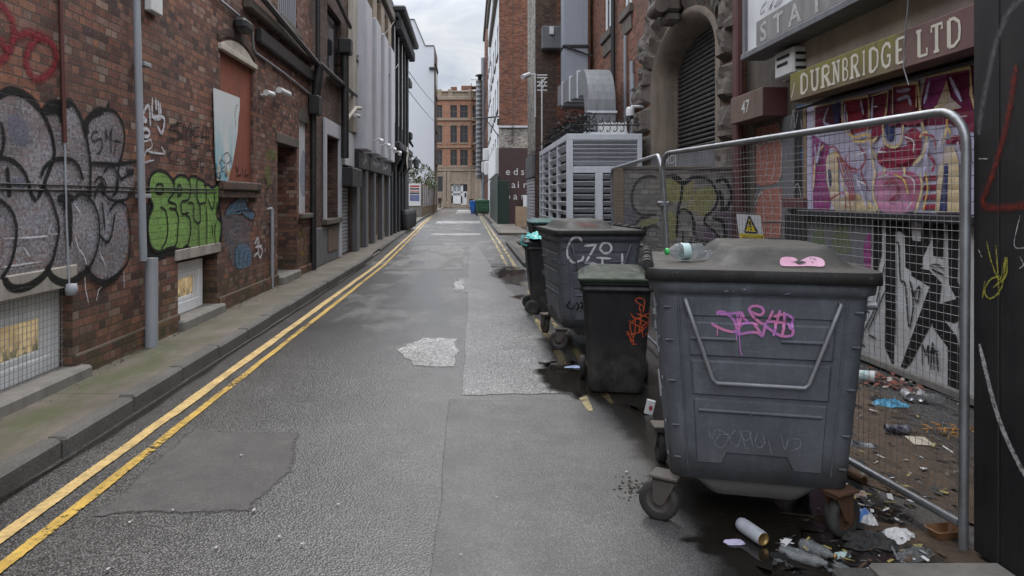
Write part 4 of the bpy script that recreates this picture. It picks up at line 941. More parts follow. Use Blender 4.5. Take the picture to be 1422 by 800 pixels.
for a, b in zip(prof[2:], prof[3:]): m.tube([(a[0],g0-.05,a[1]+.05),(b[0],g0-.05,b[1]+.05)], .07, 5)
m.build('coping', M['grey_paint'], GB)
m = MB()
for z in (5.5,9.5,13.5,17): m.box(xr+.05,xr+.15,84,88.5,z,z+.25)
m.bbox(xr-.1,xr+.18,g0+.1,89,16.9,17.3,.05); m.build('string_course', M['stone_dark'], GB)
m = MB(); m.bbox(-4.6,-3.9,81.6,82.2,16.2,16.45,.05); m.build('vent_cowl', M['black_iron'], GB)
for i in range(1):
    for z in (2.5,6.3,10.3,14.2): m = MB(); m.box(xr+.051,xr+.08,84.5+i*6,86.5+i*6,z,z+2.4); m.build('window', M['glass_dark'], GB)

EB = thing('end_building', 'orange brick mill with pale stone ground floor closing the far end of the street', 'building', (-1,123,0))
Y0 = 123.0; X0, X1 = -14.0, 9.0
def ex(px): return (px-CX)*Y0/1000
def ez(py): return CH+(CY-py)*Y0/1000
wins = []
for (a,b) in ((606.5,614),(625.5,634.5),(639,649.5),(656,664)):
    for (t_,b_) in ((208,229.5),(174.5,198),(146,163.5)): wins.append((ex(a),ex(b),ez(b_),ez(t_),.35))
hs = wins + [(ex(627),ex(649),ez(284.5),ez(256),.4),(ex(608),ex(615),ez(266),ez(245),.4)]
m = MB(); wall(m, 'y', Y0, X0, X1, ez(237), ez(137), [h for h in wins], 1); shell(m, X0, X1, Y0, Y0+14, ez(237), ez(137), 'S'); m.build('wall', M['brick_org'], EB)
m = MB(); wall(m, 'y', Y0-.12, X0, X1, 0, ez(238.5), hs[len(wins):], 1); shell(m, X0, X1, Y0-.12, Y0+13, 0, ez(238.5), 'S')
for a in (616,622,650,660): m.bbox(ex(a)-.15,ex(a)+.45,Y0-.3,Y0-.12,0,ez(238.5),.03)
m.bbox(X0,ex(626),Y0-.28,Y0-.12,0,ez(280),.03); m.bbox(ex(650),X1,Y0-.28,Y0-.12,0,ez(280),.03); m.bbox(ex(624),ex(651),Y0-.26,Y0-.12,ez(256),ez(253),.03); m.build('stone_base', M['stone'], EB)
m = MB()
for z, t_ in ((ez(238),.5),(ez(233.5),.25),(ez(205.5),.2),(ez(167.5),.3),(ez(139),.6)): m.bbox(X0,X1,Y0-.3,Y0-.01,z,z+t_,.05)
m.build('string_course', M['stone'], EB)
for (a,b,c,d,e) in wins:
    m = MB(); m.face([(a,Y0+.3,c),(b,Y0+.3,c),(b,Y0+.3,d),(a,Y0+.3,d)]); w = m.build('window', M['glass_dark'], EB)
    m = MB(); m.box((a+b)/2-.04,(a+b)/2+.04,Y0+.22,Y0+.29,c,d); m.box(a,b,Y0+.2,Y0+.28,(c+d)/2-.05,(c+d)/2+.05); m.build('frame', M['stone_dark'], w)
for (a,b,c,d,e) in wins:
    m = MB(); m.bbox(a-.1,b+.1,Y0-.15,Y0-.02,c-.25,c-.01,.03)
    if abs(d-ez(174.5)) < .1:
        for k in range(8):
            f = lambda q, r: ((a+b)/2-r*math.cos(q), Y0-.08, d-.1+r*.62*math.sin(q)); q0, q1 = math.pi*k/8, math.pi*(k+1)/8; r0 = (b-a)/2
            m.face([f(q0,r0),f(q1,r0),f(q1,r0+.35),f(q0,r0+.35)])
    m.build('window_dressing', M['stone'], EB)
m = MB(); m.box(X0,X1,Y0+.1,Y0+14,ez(137),ez(126)); m.bbox(X0,X1,Y0-.15,Y0+.3,ez(128),ez(126),.05)
for a in (607,622,650): m.bbox(ex(a),ex(a)+.8,Y0-.1,Y0+.12,ez(137),ez(124),.03)
m.build('parapet', M['stone'], EB)
m = MB(); m.face([(X0,Y0+1,ez(126)),(X1,Y0+1,ez(126)),(X1,Y0+7,ez(116)),(X0,Y0+7,ez(116))]); m.build('roof', plain('slate', (.13,.135,.15), .7), EB)
m = MB(); m.bbox(ex(625),ex(634),Y0+4,Y0+6,ez(124),ez(115.5),.05); m.bbox(ex(640),ex(655),Y0+5,Y0+7,ez(124),ez(112.5),.05); m.build('chimney', M['brick_red'], EB)
m = MB(); m.box(ex(627),ex(642),Y0+.15,Y0+.2,ez(284),ez(256)); m.build('shop_window', M['glass_pale'], EB)
m = MB()
for (a,b,c,d) in ((627,642,256,258),(627,642,266,268),(627,629,256,284),(640,643,256,286),(634,635,256,267),(627,642,272,283)): m.box(ex(a),ex(b),Y0+.05,Y0+.14,ez(d),ez(c))
m.build('shop_window_frame', M['white'], EB)
m = MB(); m.box(ex(643.2),ex(648.8),Y0+.1,Y0+.2,ez(284.3),ez(266)); dr = m.build('door', M['white'], EB); m = MB(); m.box(ex(645),ex(647.5),Y0+.06,Y0+.1,ez(274),ez(268)); m.build('door_glass', M['glass_dark'], dr)
m = MB(); m.box(ex(643.2),ex(649),Y0+.12,Y0+.2,ez(265.5),ez(256)); m.build('fanlight', M['glass_dark'], EB)
m = MB(); m.box(ex(607),ex(615.5),Y0+.15,Y0+.2,ez(266.5),ez(244.5)); m.build('window', M['glass_dark'], EB)
# fire escape
FE = thing('fire_escape', 'rusty iron fire escape zigzagging up the far orange brick mill', 'fire escape', (1,121,0))
m = MB()
for py in (226,203,170.5,141.5,124): m.box(ex(654),ex(668),119.5,Y0-.35,ez(py)-.12,ez(py)); m.box(ex(654),ex(668),119.5,119.55,ez(py)+1.0,ez(py)+1.08)
m.build('landing', M['rust'], FE)
m = MB()
for k, (a, b) in enumerate(((226,203),(203,170.5),(170.5,141.5),(141.5,124))):
    x0, x1 = (ex(655),ex(667)) if k % 2 else (ex(667),ex(655))
    for yy in (119.7,120.6): m.tube([(x0,yy,ez(a)),(x1,yy,ez(b))], .06, 5)
    for i in range(10): f = i/10; m.box(x0+(x1-x0)*f-.12,x0+(x1-x0)*f+.12,119.7,120.6,ez(a)+(ez(b)-ez(a))*f,ez(a)+(ez(b)-ez(a))*f+.04)
m.build('flight', M['rust'], FE)
m = MB()
for x in (ex(654.5),ex(667.5)): m.tube([(x,119.6,ez(228)),(x,119.6,ez(120))], .06, 5)
m.tube([(ex(655),119.6,ez(226)),(ex(668),122.6,ez(240))], .06, 5); m.tube([(ex(668),119.6,0),(ex(668),119.6,ez(226))], .06, 5); m.build('post', M['rust'], FE)
# ------------------------------------------------------------------ right: far buildings
def simple_block(nm, lab, x0, x1, y0, y1, h, mw, ms, rows, cols, parapet=True):
    t = thing(nm, lab, 'building', (x0,(y0+y1)/2,0))
    hs = []
    for r in range(rows):
        z = 3.6 + r*3.3
        for c_ in range(cols):
            a = y0+(y1-y0)*(c_+.25)/cols; b = y0+(y1-y0)*(c_+.75)/cols
            if z+2 < h-.4: hs.append((a,b,z,z+1.9,.2))
    m = MB(); wall(m, 'x', x0, y0, y1, 0, h, hs, 1); m.build('street_wall', mw, t)
    m = MB(); shell(m, x0, x1, y0, y1, 0, h, 'W'); m.build('wall', ms, t)
    for q in hs:
        m = MB(); m.face([(x0+.15,q[0],q[2]),(x0+.15,q[1],q[2]),(x0+.15,q[1],q[3]),(x0+.15,q[0],q[3])]); w_ = m.build('window', M['glass_dark'], t)
        m = MB(); m.bbox(x0-.08,x0+.02,q[0]-.1,q[1]+.1,q[2]-.18,q[2]-.003,.02); m.build('sill', M['stone_dark'], w_)
    if parapet: m = MB(); m.bbox(x0-.22,x0+.3,y0,y1,h-.5,h+.05,.05); m.build('cornice', M['stone_dark'], t)
    return t
ED = simple_block('bar_building', 'brick building with white street front and dark bar frontage lettered in pale capitals', 1.72, 9, 42, 57.9, 14.2, M['white_render'], M['brick_red'], 3, 4)
def dx(px, Y=41.9): return (px-CX)*Y/1000
def dz(py, Y=41.9): return CH+(CY-py)*Y/1000
m = MB(); m.bbox(1.70,9,41.8,41.999,dz(206),dz(178),.02); m.build('brick_band', M['brick_pale'], ED)
m = MB(); m.bbox(1.68,9,41.7,41.99,dz(177.8),dz(175),.01); m.build('flashing', M['lilac_paint'], ED)
m = MB(); m.bbox(1.70,9,41.78,41.999,0,dz(206.2),.02); bw = m.build('bar_front', streaky('dark bar paint', (.05,.02,.02), (.03,.02,.018), .6), ED)
m = MB(); m.bbox(1.66,2.3,41.6,41.779,.1,dz(251),.02); m.bbox(1.62,1.719,41.6,57,.1,2.9,.02); m.build('green_panel', plain('dark green paint', (.01,.024,.018), .5), ED)
m = MB(); m.bbox(1.5,1.72,42.1,57.5,3.0,4.6,.03); m.build('white_fascia', M['white'], ED)
m = MB(); m.bbox(2.0,2.2,41.7,41.77,dz(206),dz(175),.01) if False else None
m.bbox(2.5,2.54,41.62,41.77,4.8,14.0,.01); m.build('brick_joint', M['brick_dark'], ED)
m = MB()
for s_, py, sp in (('eds',243,14),('cair',261,12),('bar',277,13)):
    for i, ch in enumerate(s_): text(m, ch, (dx(702+ i*(10.5 if len(s_)==3 else 8)), 41.775, dz(py)), (1,0,0), (0,0,1), .42, 1.0)
m.build('lettering', M['letter_white'], bw)
m = MB(); m.tube([(1.72,41.9,dz(162)),(.2,41.9,dz(165))], .05, 6); m.tube([(1.72,41.9,dz(190)),(.9,41.9,dz(164))], .03, 6); m.bbox(1.6,1.72,41.8,42.0,dz(174),dz(165),.02); m.build('sign_bracket', M['black_iron'], ED)
simple_block('brick_building', 'far narrow brown brick building next to the white bar building', 1.85, 10, 58, 72, 19.0, M['white_render'], M['brick_dark'], 4, 4)
simple_block('brick_building', 'tall red brick building behind the ribbed metal flue', 1.95, 11, 72.1, 94, 22.5, M['brick_red'], M['brick_red'], 5, 6)
t = thing('flue', 'shiny ribbed metal flue pipe rising beside the far fire escape', 'flue', (1.2,92,0)); m = MB()
prof = []; z = 4.0
while z < 16.5: prof += [(.42,z),(.42,z+.4),(.47,z+.45),(.47,z+.55)]; z += .6
m.lathe(prof, 12, Matrix.Translation((1.25,92,0))); m.build('pipe', M['duct'], t)
m = MB(); m.tube([(1.75,92,0),(1.75,92,19.5)], .3, 8); m.build('mast', M['pipe_grey'], t)
m = MB(); m.lathe([(.2,16.5),(.2,17.1),(.5,17.15),(.5,17.3),(0,17.5)], 10, Matrix.Translation((1.25,92,0))); m.build('cowl', M['black_iron'], t)
for k, (yy, zz) in enumerate(((78,4.3),(70,5.2),(63,3.6))):
    m = MB(); m.bbox(1.3,1.9,yy-.4,yy+.4,zz,zz+1.2,.08); tag(m.build('ventilation_unit', M['white']), ('pale vent unit on the far wall above the green bin','pale vent unit highest on the far right wall','pale vent unit lowest on the far right wall')[k], 'vent')
# brick pier building
PB0 = thing('brick_pier', 'tall dark brick pier with a pale rendered corner, behind the louvred unit', 'building', (3.6,25,0))
m = MB(); shell(m, 2.2, 5, 24, 27.2, 0, 15); m.build('wall', M['brick_dark'], PB0)
m = MB(); m.face([(2.194,24.0,3.2),(2.194,27.2,3.2),(2.194,27.2,15),(2.194,24.0,15)]); m.build('render', M['brick_pale'], PB0)
m = MB(); m.face([(2.9,23.994,4.0),(3.79,23.994,4.0),(3.79,23.994,15),(2.9,23.994,15)]); m.build('repaired_brick', M['brick_red'], PB0)
m = MB(); m.bbox(2.1,2.2,24.1,27,2.3,3.1,.02); m.build('sign_panel', M['grey_paint'], PB0)
m = MB()
for i in range(20): m.bbox(2.14,2.2,24.2,27,.1+i*.11,.1+i*.11+.09,.01)
m.build('roller_shutter', M['lilac_paint'], PB0)
t = thing('meter_cabinet', 'grey cabinet fixed high on the dark brick pier', 'cabinet', (2.7,23.8,6.8)); m = MB(); m.bbox(2.38,3.05,23.6,23.99,6.5,7.25,.03); m.build('cabinet', M['grey_paint'], t); m = MB(); m.bbox(2.62,2.76,23.52,23.598,6.95,7.2,.01); m.build('label_box', M['white'], t)
t = thing('security_camera', 'white security camera sticking out from the corner of the brick pier', 'camera', (2.1,24,5.6)); m = MB(); m.tube([(1.75,23.7,5.58),(2.0,24.05,5.72)], .085, 8); m.build('body', M['white'], t); m = MB(); m.tube([(1.95,24.05,5.7),(2.2,24.1,5.75)], .03, 6); m.tube([(2.19,24.0,5.75),(2.19,24.0,4.3)], .03, 6); m.build('bracket', M['white'], t)
t = thing('aerial', 'white barred aerial on a thin pole in front of the dark brick pier', 'aerial', (2.25,22.4,3)); m = MB(); m.tube([(2.25,22.4,2.0),(2.25,22.4,5.3)], .025, 6); m.build('pole', M['white'], t)
m = MB()
for z in (4.95,5.08,5.2,5.34,5.42): m.tube([(2.1,22.4,z),(2.42,22.4,z)], .02, 5)
m.tube([(2.15,22.4,5.1),(2.38,22.4,5.34)], .02, 5); m.tube([(2.26,22.4,5.0),(2.38,22.4,5.2)], .02, 5); m.build('elements', M['white'], t)
t = thing('sandwich_board', 'old wooden sandwich board standing by the maroon bar front', 'sign', (2.9,39,0)); m = MB()
Mx = Matrix.Translation((2.75,38.5,0))
for sg_ in (-1,1): m.bbox(-.3,.3,-.02,.02,0,1.15,.01,0,Mx @ Matrix.Translation((0,sg_*.28,0.03)) @ Matrix.Rotation(sg_*R(14),4,'X'))
m.build('panels', M['wood_raw'], t)
m = MB(); m.bbox(3.1,3.45,41.5,41.76,1.05,1.75,.01); tag(m.build('notice', M['white']), 'white notice on the dark bar front', 'notice')

# ------------------------------------------------------------------ arch building
XR = 3.8
BA = thing('arch_building', 'red brick building with a rough stone arch closed by a slatted shutter', 'building', (XR,15,0))
YC, AA, BB, ZS = 12.95, 2.05, .98, 3.93
def az(y, a=AA, b=BB): 
    q = 1-((y-YC)/a)**2; return ZS + b*math.sqrt(max(q,0))
m = MB(); wins = [(19.15,20.35,6.15,8.6,.15),(16.85,17.75,6.15,8.6,.15)]
wall(m, 'x', XR, 15.0, 24.0, 0, 13, [h for h in wins if h[0]>15], 1); wall(m, 'x', XR, 10.16, 10.9, 0, 13, [], 1)
n = 24
for i in range(n):
    a = 10.9+4.1*i/n; b = 10.9+4.1*(i+1)/n
    m.face([(XR,a,az(a)),(XR,b,az(b)),(XR,b,13),(XR,a,13)])
m.face([(XR,10.9,0),(XR,15,0),(XR,15,1.9),(XR,10.9,1.9)])
shell(m, XR, 10, 10.16, 24, 0, 13, 'W'); m.build('wall', M['brick_red'], BA)
# splayed moulded reveal
rows = []
for (dx_, sh) in ((0,-.02),(-.04,.1),(.06,.2),(.12,.3),(.3,.36),(.5,.4)):
    row = [Vector((XR+dx_-.01, 15.0-sh, 1.9)), Vector((XR+dx_-.01, 15.0-sh, ZS))]
    for i in range(1, n+1):
        th = math.pi*i/n; row.append(Vector((XR+dx_-.01, YC+(AA-sh)*math.cos(th), ZS+(BB-sh*.8)*math.sin(th))))
    row.append(Vector((XR+dx_-.01, 10.9+sh, 1.9))); rows.append(row)
m = MB(); m.grid(rows); m.build('moulded_reveal', M['stone_mid'], BA)
# shutter
m = MB(); z = 2.36
while z < 4.86:
    a = 10.95; b = 14.95
    if z > ZS-.05:
        q = math.sqrt(max(0, 1-((z+.04-ZS)/BB)**2)); a, b = YC-AA*q+.05, YC+AA*q-.05
    if b > a: m.bbox(XR+.42,XR+.455,a,b,z,z+.062,.016)
    z += .086
m.face([(XR+.47,10.9,1.9),(XR+.47,15,1.9),(XR+.47,15,5),(XR+.47,10.9,5)], 1)
m.build('slatted_shutter', [M['rusty_dark'] if 'rusty_dark' in M else plain('dark shutter slats', (.04,.037,.034), .55, .2, .5, 9, .2, dirt=(.11,.105,.1), dirtk=.55), M['dark']], BA)
m = MB(); m.bbox(XR-.04,XR-.01,11.0,14.9,1.95,2.42,.01); bd = m.build('infill_board', M['grey_paint'], BA)
m = MB(); text(m, 'ROJ', on(925,229,(XR-.044,0,0),(1,0,0)), (0,-1,0), (0,0,1), .19, 1.6); m.build('graffiti_tag', M['letter_white'], bd)
m = MB(); text(m, 'XOXO', (XR+.41,12.0,4.52), (0,-1,0), (0,0,1), .13, 1.2); m.build('graffiti_tag', M['letter_white'], BA)
def rough_block(mb, q, x0, th, seed, nu=9, nv=7):
    """rock-faced block over quad q of (y,z), projecting th toward the street"""
    rows = []
    A, B, C_, D = [Vector(p) for p in q]
    for j in range(nv+1):
        row = []
        for i in range(nu+1):
            u, v = i/nu, j/nv
            p = (A*(1-u)+B*u)*(1-v) + (D*(1-u)+C_*u)*v
            e = min(u*1.0, 1-u, v, 1-v)*6
            d = th*(0.0 if e < .01 else (.45 if e < .7 else 1.0))
            nz = mnoise.fractal(Vector((p.x*4+seed*3.1, p.y*4, seed)), .8, 2.1, 4)*.075 if e > .7 else 0
            row.append(Vector((x0-d-max(-.06,nz), p.x, p.y)))
        rows.append(row)
    mb.grid(rows, smooth=False)
m = MB(); rr = random.Random(8)
z = 0.0; k = 0
while z < 12:      # right-hand quoins
    h = .6; y1 = 10.88 if z+h < ZS+.1 else 11.05
    if z < ZS: rough_block(m, [(10.17,z+.02),(10.88,z+.02),(10.88,z+h-.02),(10.17,z+h-.02)], XR-.002, .13, k)
    z += h; k += 1
z = 1.2
while z < ZS-.1:
    w = 1.75 if k % 2 else 1.35
    rough_block(m, [(15.03,z+.02),(15+w,z+.02),(15+w,z+.56),(15.03,z+.56)], XR-.002, .13, k); z += .59; k += 1
nv_ = 11
for i in range(nv_):   # voussoirs
    t0_, t1_ = math.pi*i/nv_+.01, math.pi*(i+1)/nv_-.01
    f = lambda t, e, ez_: (YC-(AA+e)*math.cos(t), ZS+(BB+ez_)*math.sin(t))
    e = 1.15 if i % 2 else .95
    rough_block(m, [f(t0_,.03,.03), f(t0_,e,e+.35), f(t1_,e,e+.35), f(t1_,.03,.03)], XR-.002, .16 if i % 2 else .13, k); k += 1
z = 5.3
for zz in (4.0,4.66,5.32,5.98,6.64):
    rough_block(m, [(10.17,zz),(10.6 if zz<5 else 11.4,zz),(10.75 if zz<5 else 11.5,zz+.6),(10.17,zz+.6)], XR-.002, .15, k); k += 1
m.build('rusticated_stone', M['stone_dark'], BA)
m = MB()   # keystone scroll
for (z0,z1,p_,w) in ((4.72,4.9,.22,.22),(4.9,5.25,.36,.26),(5.25,5.7,.3,.3),(5.7,6.3,.26,.34)): m.bbox(XR-p_-.12,XR-.05,YC-w,YC+w,z0,z1,.05)
m.tube([(XR-.42,YC-.28,5.0),(XR-.42,YC+.28,5.0)], .13, 10); m.build('keystone', M['stone_dark'], BA)
for h in wins:
    m = MB(); m.face([(XR+.12,h[0],h[2]),(XR+.12,h[1],h[2]),(XR+.12,h[1],h[3]),(XR+.12,h[0],h[3])]); w = m.build('window', M['glass_pale'], BA)
    m = MB(); frame(m, XR+.1, h[0], h[1], h[2], h[3], .09, .05, [(h[0]+h[1])/2]); m.build('frame', M['pvc'], w)
    m = MB(); m.bbox(XR-.1,XR+.02,h[0]-.15,h[1]+.15,h[2]-.22,h[2]-.003,.02); m.bbox(XR-.04,XR-.002,h[0]-.05,h[1]+.05,h[2]-.6,h[2]-.222,.02); m.build('sill', M['stone_dark'], BA)
m = MB(); m.tube([(XR-.09,18.6,0.1),(XR-.09,18.6,12)], .06, 8); m.build('downpipe', M['black_iron'], BA)
m = MB(); m.tube([(XR-.06,17.3,3.0),(XR-.06,17.3,5.5)], .04, 8); m.tube([(XR-.06,16.6,2.0),(XR-.06,16.6,4.75)], .05, 8); m.tube([(XR-.12,16.2,2.0),(XR-.12,16.2,4.4)], .04, 8); m.build('conduit', M['pipe_grey'], BA)
m = MB(); m.bbox(XR-.1,XR-.003,9.98,10.155,0,8,.02); m.build('downpipe', M['maroon'], BA)
t = thing('dome_camera', 'white dome camera on the stone jamb above the louvred unit', 'camera', (XR-.25,15.7,3.45)); m = MB(); m.tube([(XR-.02,15.6,3.58),(XR-.3,15.6,3.58)], .035, 6); m.build('bracket', M['white'], t); m = MB(); m.lathe([(.0,.08),(.07,.07),(.09,0),(.09,-.12)], 12, Matrix.Translation((XR-.32,15.6,3.5))); m.build('housing', M['white'], t); m = MB(); m.lathe([(.08,-.12),(.06,-.18),(0,-.21)], 12, Matrix.Translation((XR-.32,15.6,3.5))); m.build('dome', M['glass_dark'], t)

# ------------------------------------------------------------------ plant unit with duct
LU = thing('louvred_plant_unit', 'grey metal plant enclosure with rows of louvres behind the bins', 'enclosure', (2.8,17.5,0))
x0,x1,y0,y1,zt = 2.03,3.6,15.0,20.9,2.94
m = MB(); m.box(x0+.12,x1-.02,y0+.12,y1-.05,.05,zt-.08); m.build('core', M['dark'], LU)
m = MB()
for (a,b) in ((x0,x0+.13),(x1-.1,x1)): m.bbox(a,b,y0,y0+.13,0,zt-.13,.008)
m.bbox(x0,x1,y0,y0+.13,zt-.13,zt,.008); m.bbox(x0+.13,x1-.1,y0+.01,y0+.12,2.12,2.26,.008); m.bbox(2.62,2.78,y0+.005,y0+.12,.1,2.12,.008); m.bbox(x0+.13,x1-.1,y0,y0+.12,0,.14,.008)
for y in (16.7,18.4,20.0,20.8): m.bbox(x0,x0+.1,y,y+.1,0,zt-.13,.008)
m.bbox(x0,x0+.12,y0+.131,y1,zt-.13,zt,.008); m.bbox(x0+.004,x0+.1,y0+.131,y1,0,.12,.008); m.bbox(x0+.13,x1,y0+.13,y1,zt-.04,zt-.01,.005)
m.build('frame', M['louvre'], LU)
m = MB()
for a, b, z0, z1, n_ in ((x0+.14,x1-.11,2.28,zt-.14,6),(x0+.14,2.61,.16,2.11,14),(2.79,x1-.11,.16,2.11,14)):
    for i in range(n_):
        z = z0+(z1-z0)*(i+.5)/n_; m.bbox(a,b,-.075,.075,-.006,.006,.003,0,Matrix.Translation((0,y0+.07,z)) @ Matrix.Rotation(R(-38),4,'X'))
m.build('front_louvres', M['louvre'], LU)
m = MB()
for a, b in ((y0+.135,16.69),(16.81,18.39),(18.51,19.99),(20.11,20.79)):
    for i in range(13):
        z = .16+(zt-.32)*(i+.5)/13; m.bbox(-.085,.085,a,b,-.007,.007,.003,0,Matrix.Translation((x0+.07,0,z)) @ Matrix.Rotation(R(38),4,'Y'))
m.build('side_louvres', M['louvre'], LU)
m = MB(); m.bbox(2.56,2.585,y0-.03,y0,1.0,1.2,.004); m.build('door_handle', M['black_iron'], LU)
def rect_duct(mb, path, x0, x1, th):
    # path of (y,z) centre line; section x0..x1 by th
    rows = []
    for i, (y, z) in enumerate(path):
        a = Vector(path[max(i-1,0)]); b = Vector(path[min(i+1,len(path)-1)]); d = (b-a).normalized(); nn = Vector((-d.y, d.x))
        p = Vector((y,z)); o = p+nn*th/2; q = p-nn*th/2
        rows.append([Vector((x0,o.x,o.y)),Vector((x1,o.x,o.y)),Vector((x1,q.x,q.y)),Vector((x0,q.x,q.y))])
    mb.grid(rows, smooth=False, closed=True); mb.face(rows[0]); mb.face(rows[-1])
DU = thing('air_duct', 'big square metal air duct bending down onto the louvred unit', 'duct', (3.1,17,2.95))
path = [(22.4,4.75),(20,4.6),(17.6,4.42)] + [(17.6-.75*math.sin(a),4.42-.75*(1-math.cos(a))) for a in [math.pi/2*k/8 for k in range(1,9)]] + [(16.85,2.94)]
m = MB(); rect_duct(m, path, 2.74, 3.36, .6)
for k in (1,2,10): 
    y,z = path[k]
m.build('elbow', M['duct'], DU)
m = MB()
for y, z in ((21.2,4.67),(19.6,4.57),(18.2,4.47)): m.bbox(2.71,3.39,y-.03,y+.03,z-.35,z+.35,.005)
m.bbox(2.71,3.39,16.5,17.2,3.55,3.6,.005); m.bbox(2.6,3.6,16.3,17.4,2.94,3.1,.01); m.build('flange', M['louvre'], DU)
m = MB(); m.bbox(2.88,3.62,22.0,22.7,4.4,13.5,.01); m.build('riser', M['duct_blue'], DU)
m = MB()
for z in (6.2,8.6): m.bbox(2.85,3.66,21.95,22.75,z,z+.08,.01)
m.bbox(2.5,3.7,21.4,22.0,5.02,5.06,.01) if False else None
m.tube([(2.85,21.95,6.25),(3.75,21.9,5.9)], .03, 6); m.build('bracket', M['black_iron'], DU)
# spikes
SP = thing('spike_barrier', 'tangle of black anti climb spikes and scrolls on top of the louvred unit', 'spikes', (2.3,17,2.95))
m = MB(); rr = random.Random(12)
for i in range(700):
    y = rr.uniform(15.1,21); f = (y-15)/6
    p = Vector((2.1+rr.uniform(0,.55), y, 2.95+rr.random()*(.22+.3*math.sin(y*1.7)**2)+.02))
    d = Vector((rr.gauss(0,1),rr.gauss(0,1),rr.gauss(.2,.7))).normalized()*rr.uniform(.1,.22); w = d.orthogonal().normalized()*.022
    m.face([p-w,p+w,p+d]); w2 = d.cross(w).normalized()*.022; m.face([p-w2,p+w2,p+d])
m.build('spikes', M['black_iron'], SP)
m = MB(); m.tube([(2.1,15.2,3.14),(3.6,15.2,3.14)], .016, 5); m.tube([(2.15,15.2,3.14),(2.15,20.8,3.14)], .016, 5)
for i in range(9):
    x = 2.35+i*.145
    for sgn in (-1,1):
        pts = [Vector((x+.055*math.cos(a)*(1-a/14)*sgn, 15.2, 3.14+sgn*.02+.11*sgn*(a/7)+.045*math.sin(a))) for a in [q*.55 for q in range(14)]]
        m.tube(pts, .010, 5)
m.build('scrolls', M['black_iron'], SP)
m = MB(); m.bbox(2.9,3.5,16.0,16.25,2.95,3.28,.01); tag(m.build('white_panel', M['white']), 'plain white panel standing on the louvred unit under the duct', 'panel')

# ------------------------------------------------------------------ tag wall
TW = thing('tagged_wall', 'grimy brick yard wall with a big black and yellow throw-up, behind the fence', 'wall', (3,10.2,0))
m = MB(); m.box(2.18,3.79,10.2,10.42,0,2.0); m.build('wall', M['brick_grey'], TW)
m = MB(); m.bbox(2.16,3.79,10.17,10.45,2.0,2.05,.01); m.build('coping', M['stone_dark'], TW)
m = MB(); m.bbox(2.06,2.18,10.18,10.4,0,2.02,.01); m.build('timber_post', M['wood_raw'], TW)
NY = (0,-1,0); AW = Art(5.715,850,220,(0,10.2,0),NY,.003)
m = MB(); AW.fill(m, [(430,170),(540,150),(560,230),(640,180),(620,340),(520,345),(430,330)]); AW.fill(m, [(640,280),(720,230),(820,240),(815,320),(770,420),(720,460),(640,420),(520,420),(640,340)]); AW.fill(m, [(170,560),(240,490),(350,470),(350,520),(260,540)]); AW.fill(m, [(440,450),(500,430),(500,640),(440,620)]); m.build('graffiti_fill', PB['yellow'], TW)
m = MB(); AW.fill(m, [(70,400),(150,380),(200,450),(150,550),(70,550)]); m.build('graffiti_haze', PB['pbluehaze'], TW)
m = MB(); AW.fill(m, [(800,430),(920,400),(985,480),(985,660),(900,660),(880,540)]); AW.fill(m, [(660,520),(740,540),(840,650),(660,650)]); m.build('graffiti_haze', PB['purple'], TW)
m = MB(); AW.k = .007
AW.strokes(m, [[(345,445),(260,450),(210,440),(165,380),(155,300),(175,220),(220,165),(290,140),(350,152)],[(430,142),(500,135),(545,170),(555,220),(545,320),(520,420),(512,610)],[(520,430),(560,405),(620,430),(645,500),(648,605)],[(560,210),(620,160),(700,150),(770,175),(820,250),(835,330),(800,410),(740,460),(740,520),(800,570),(850,630),(890,700)],[(160,560),(220,480),(300,460)],[(270,560),(320,530),(360,545)]], .042)
AW.strokes(m, [[(800,470),(860,490),(890,560),(892,700)],[(830,180),(880,160),(930,230),(945,310),(910,390),(860,412)],[(850,260),(870,330),(870,390)],[(480,150),(560,190),(640,150)]], .06)
AW.strokes(m, [[(562,575),(560,690)]], .03); m.build('graffiti_outline', PB['black'], TW)
m = MB(); AW.strokes(m, [[(600,690),(620,640),(640,690)],[(605,670),(635,668)],[(690,645),(655,650),(655,668),(685,675),(660,692)],[(730,645),(700,655),(700,685),(730,685)],[(745,648),(745,690)],[(740,660),(765,655)]], .016); m.build('graffiti_tag', PB['black'], TW)

# ------------------------------------------------------------------ shop with fascia
XS = 3.9
SH = thing('derelict_shop', 'derelict shop with shutters covered in graffiti behind the fence', 'building', (XS,7,0))
m = MB(); wall(m, 'x', XS, -2, 10.15, 0, 7.5, [(8.95,9.85,.05,2.55,.3)], 1); shell(m, XS, 10, -2, 10.15, 0, 7.5, 'W'); m.build('wall', M['stone_dark'], SH)
m = MB(); m.bbox(XS-.16,XS-.002,2.5,8.6,2.98,3.36,.01); m.build('beige_band', M['beige'], SH)
# DURNBRIDGE sign
SG = thing('shop_sign', 'long brown fascia sign lettered DURNBRIDGE LTD with green algae', 'sign', (3.7,6.5,2.66))
m = MB(); m.bbox(3.55,3.75,3.4,7.98,2.66,2.97,.008)
g = G('algae fascia'); p = g.pos(); s = g.sep(p)
sv = g.comb(0.0, g.math('MULTIPLY', s[1], 11.0), g.math('MULTIPLY', s[2], 1.4))
base = g.mix(g.mapr(g.noise(p, 3, 5, .65), .35, .65), (.185,.125,.1), (.105,.06,.055))
base = g.mix(g.mapr(s[1], 5.0, 6.3, .75, 0), base, (.13,.06,.062))
al = g.math('MULTIPLY', g.math('MULTIPLY', g.mapr(s[1], 5.85, 6.1, 0, 1), g.mapr(g.math('ADD', g.noise(sv, 1.0, 5, .65), g.math('MULTIPLY', g.noise(p, 5, 4), .3)), .46, .66)), g.mapr(s[2], 2.68, 2.93, .35, 1))
c = g.mix(g.math('MULTIPLY', al, .9), base, (.19,.185,.03))
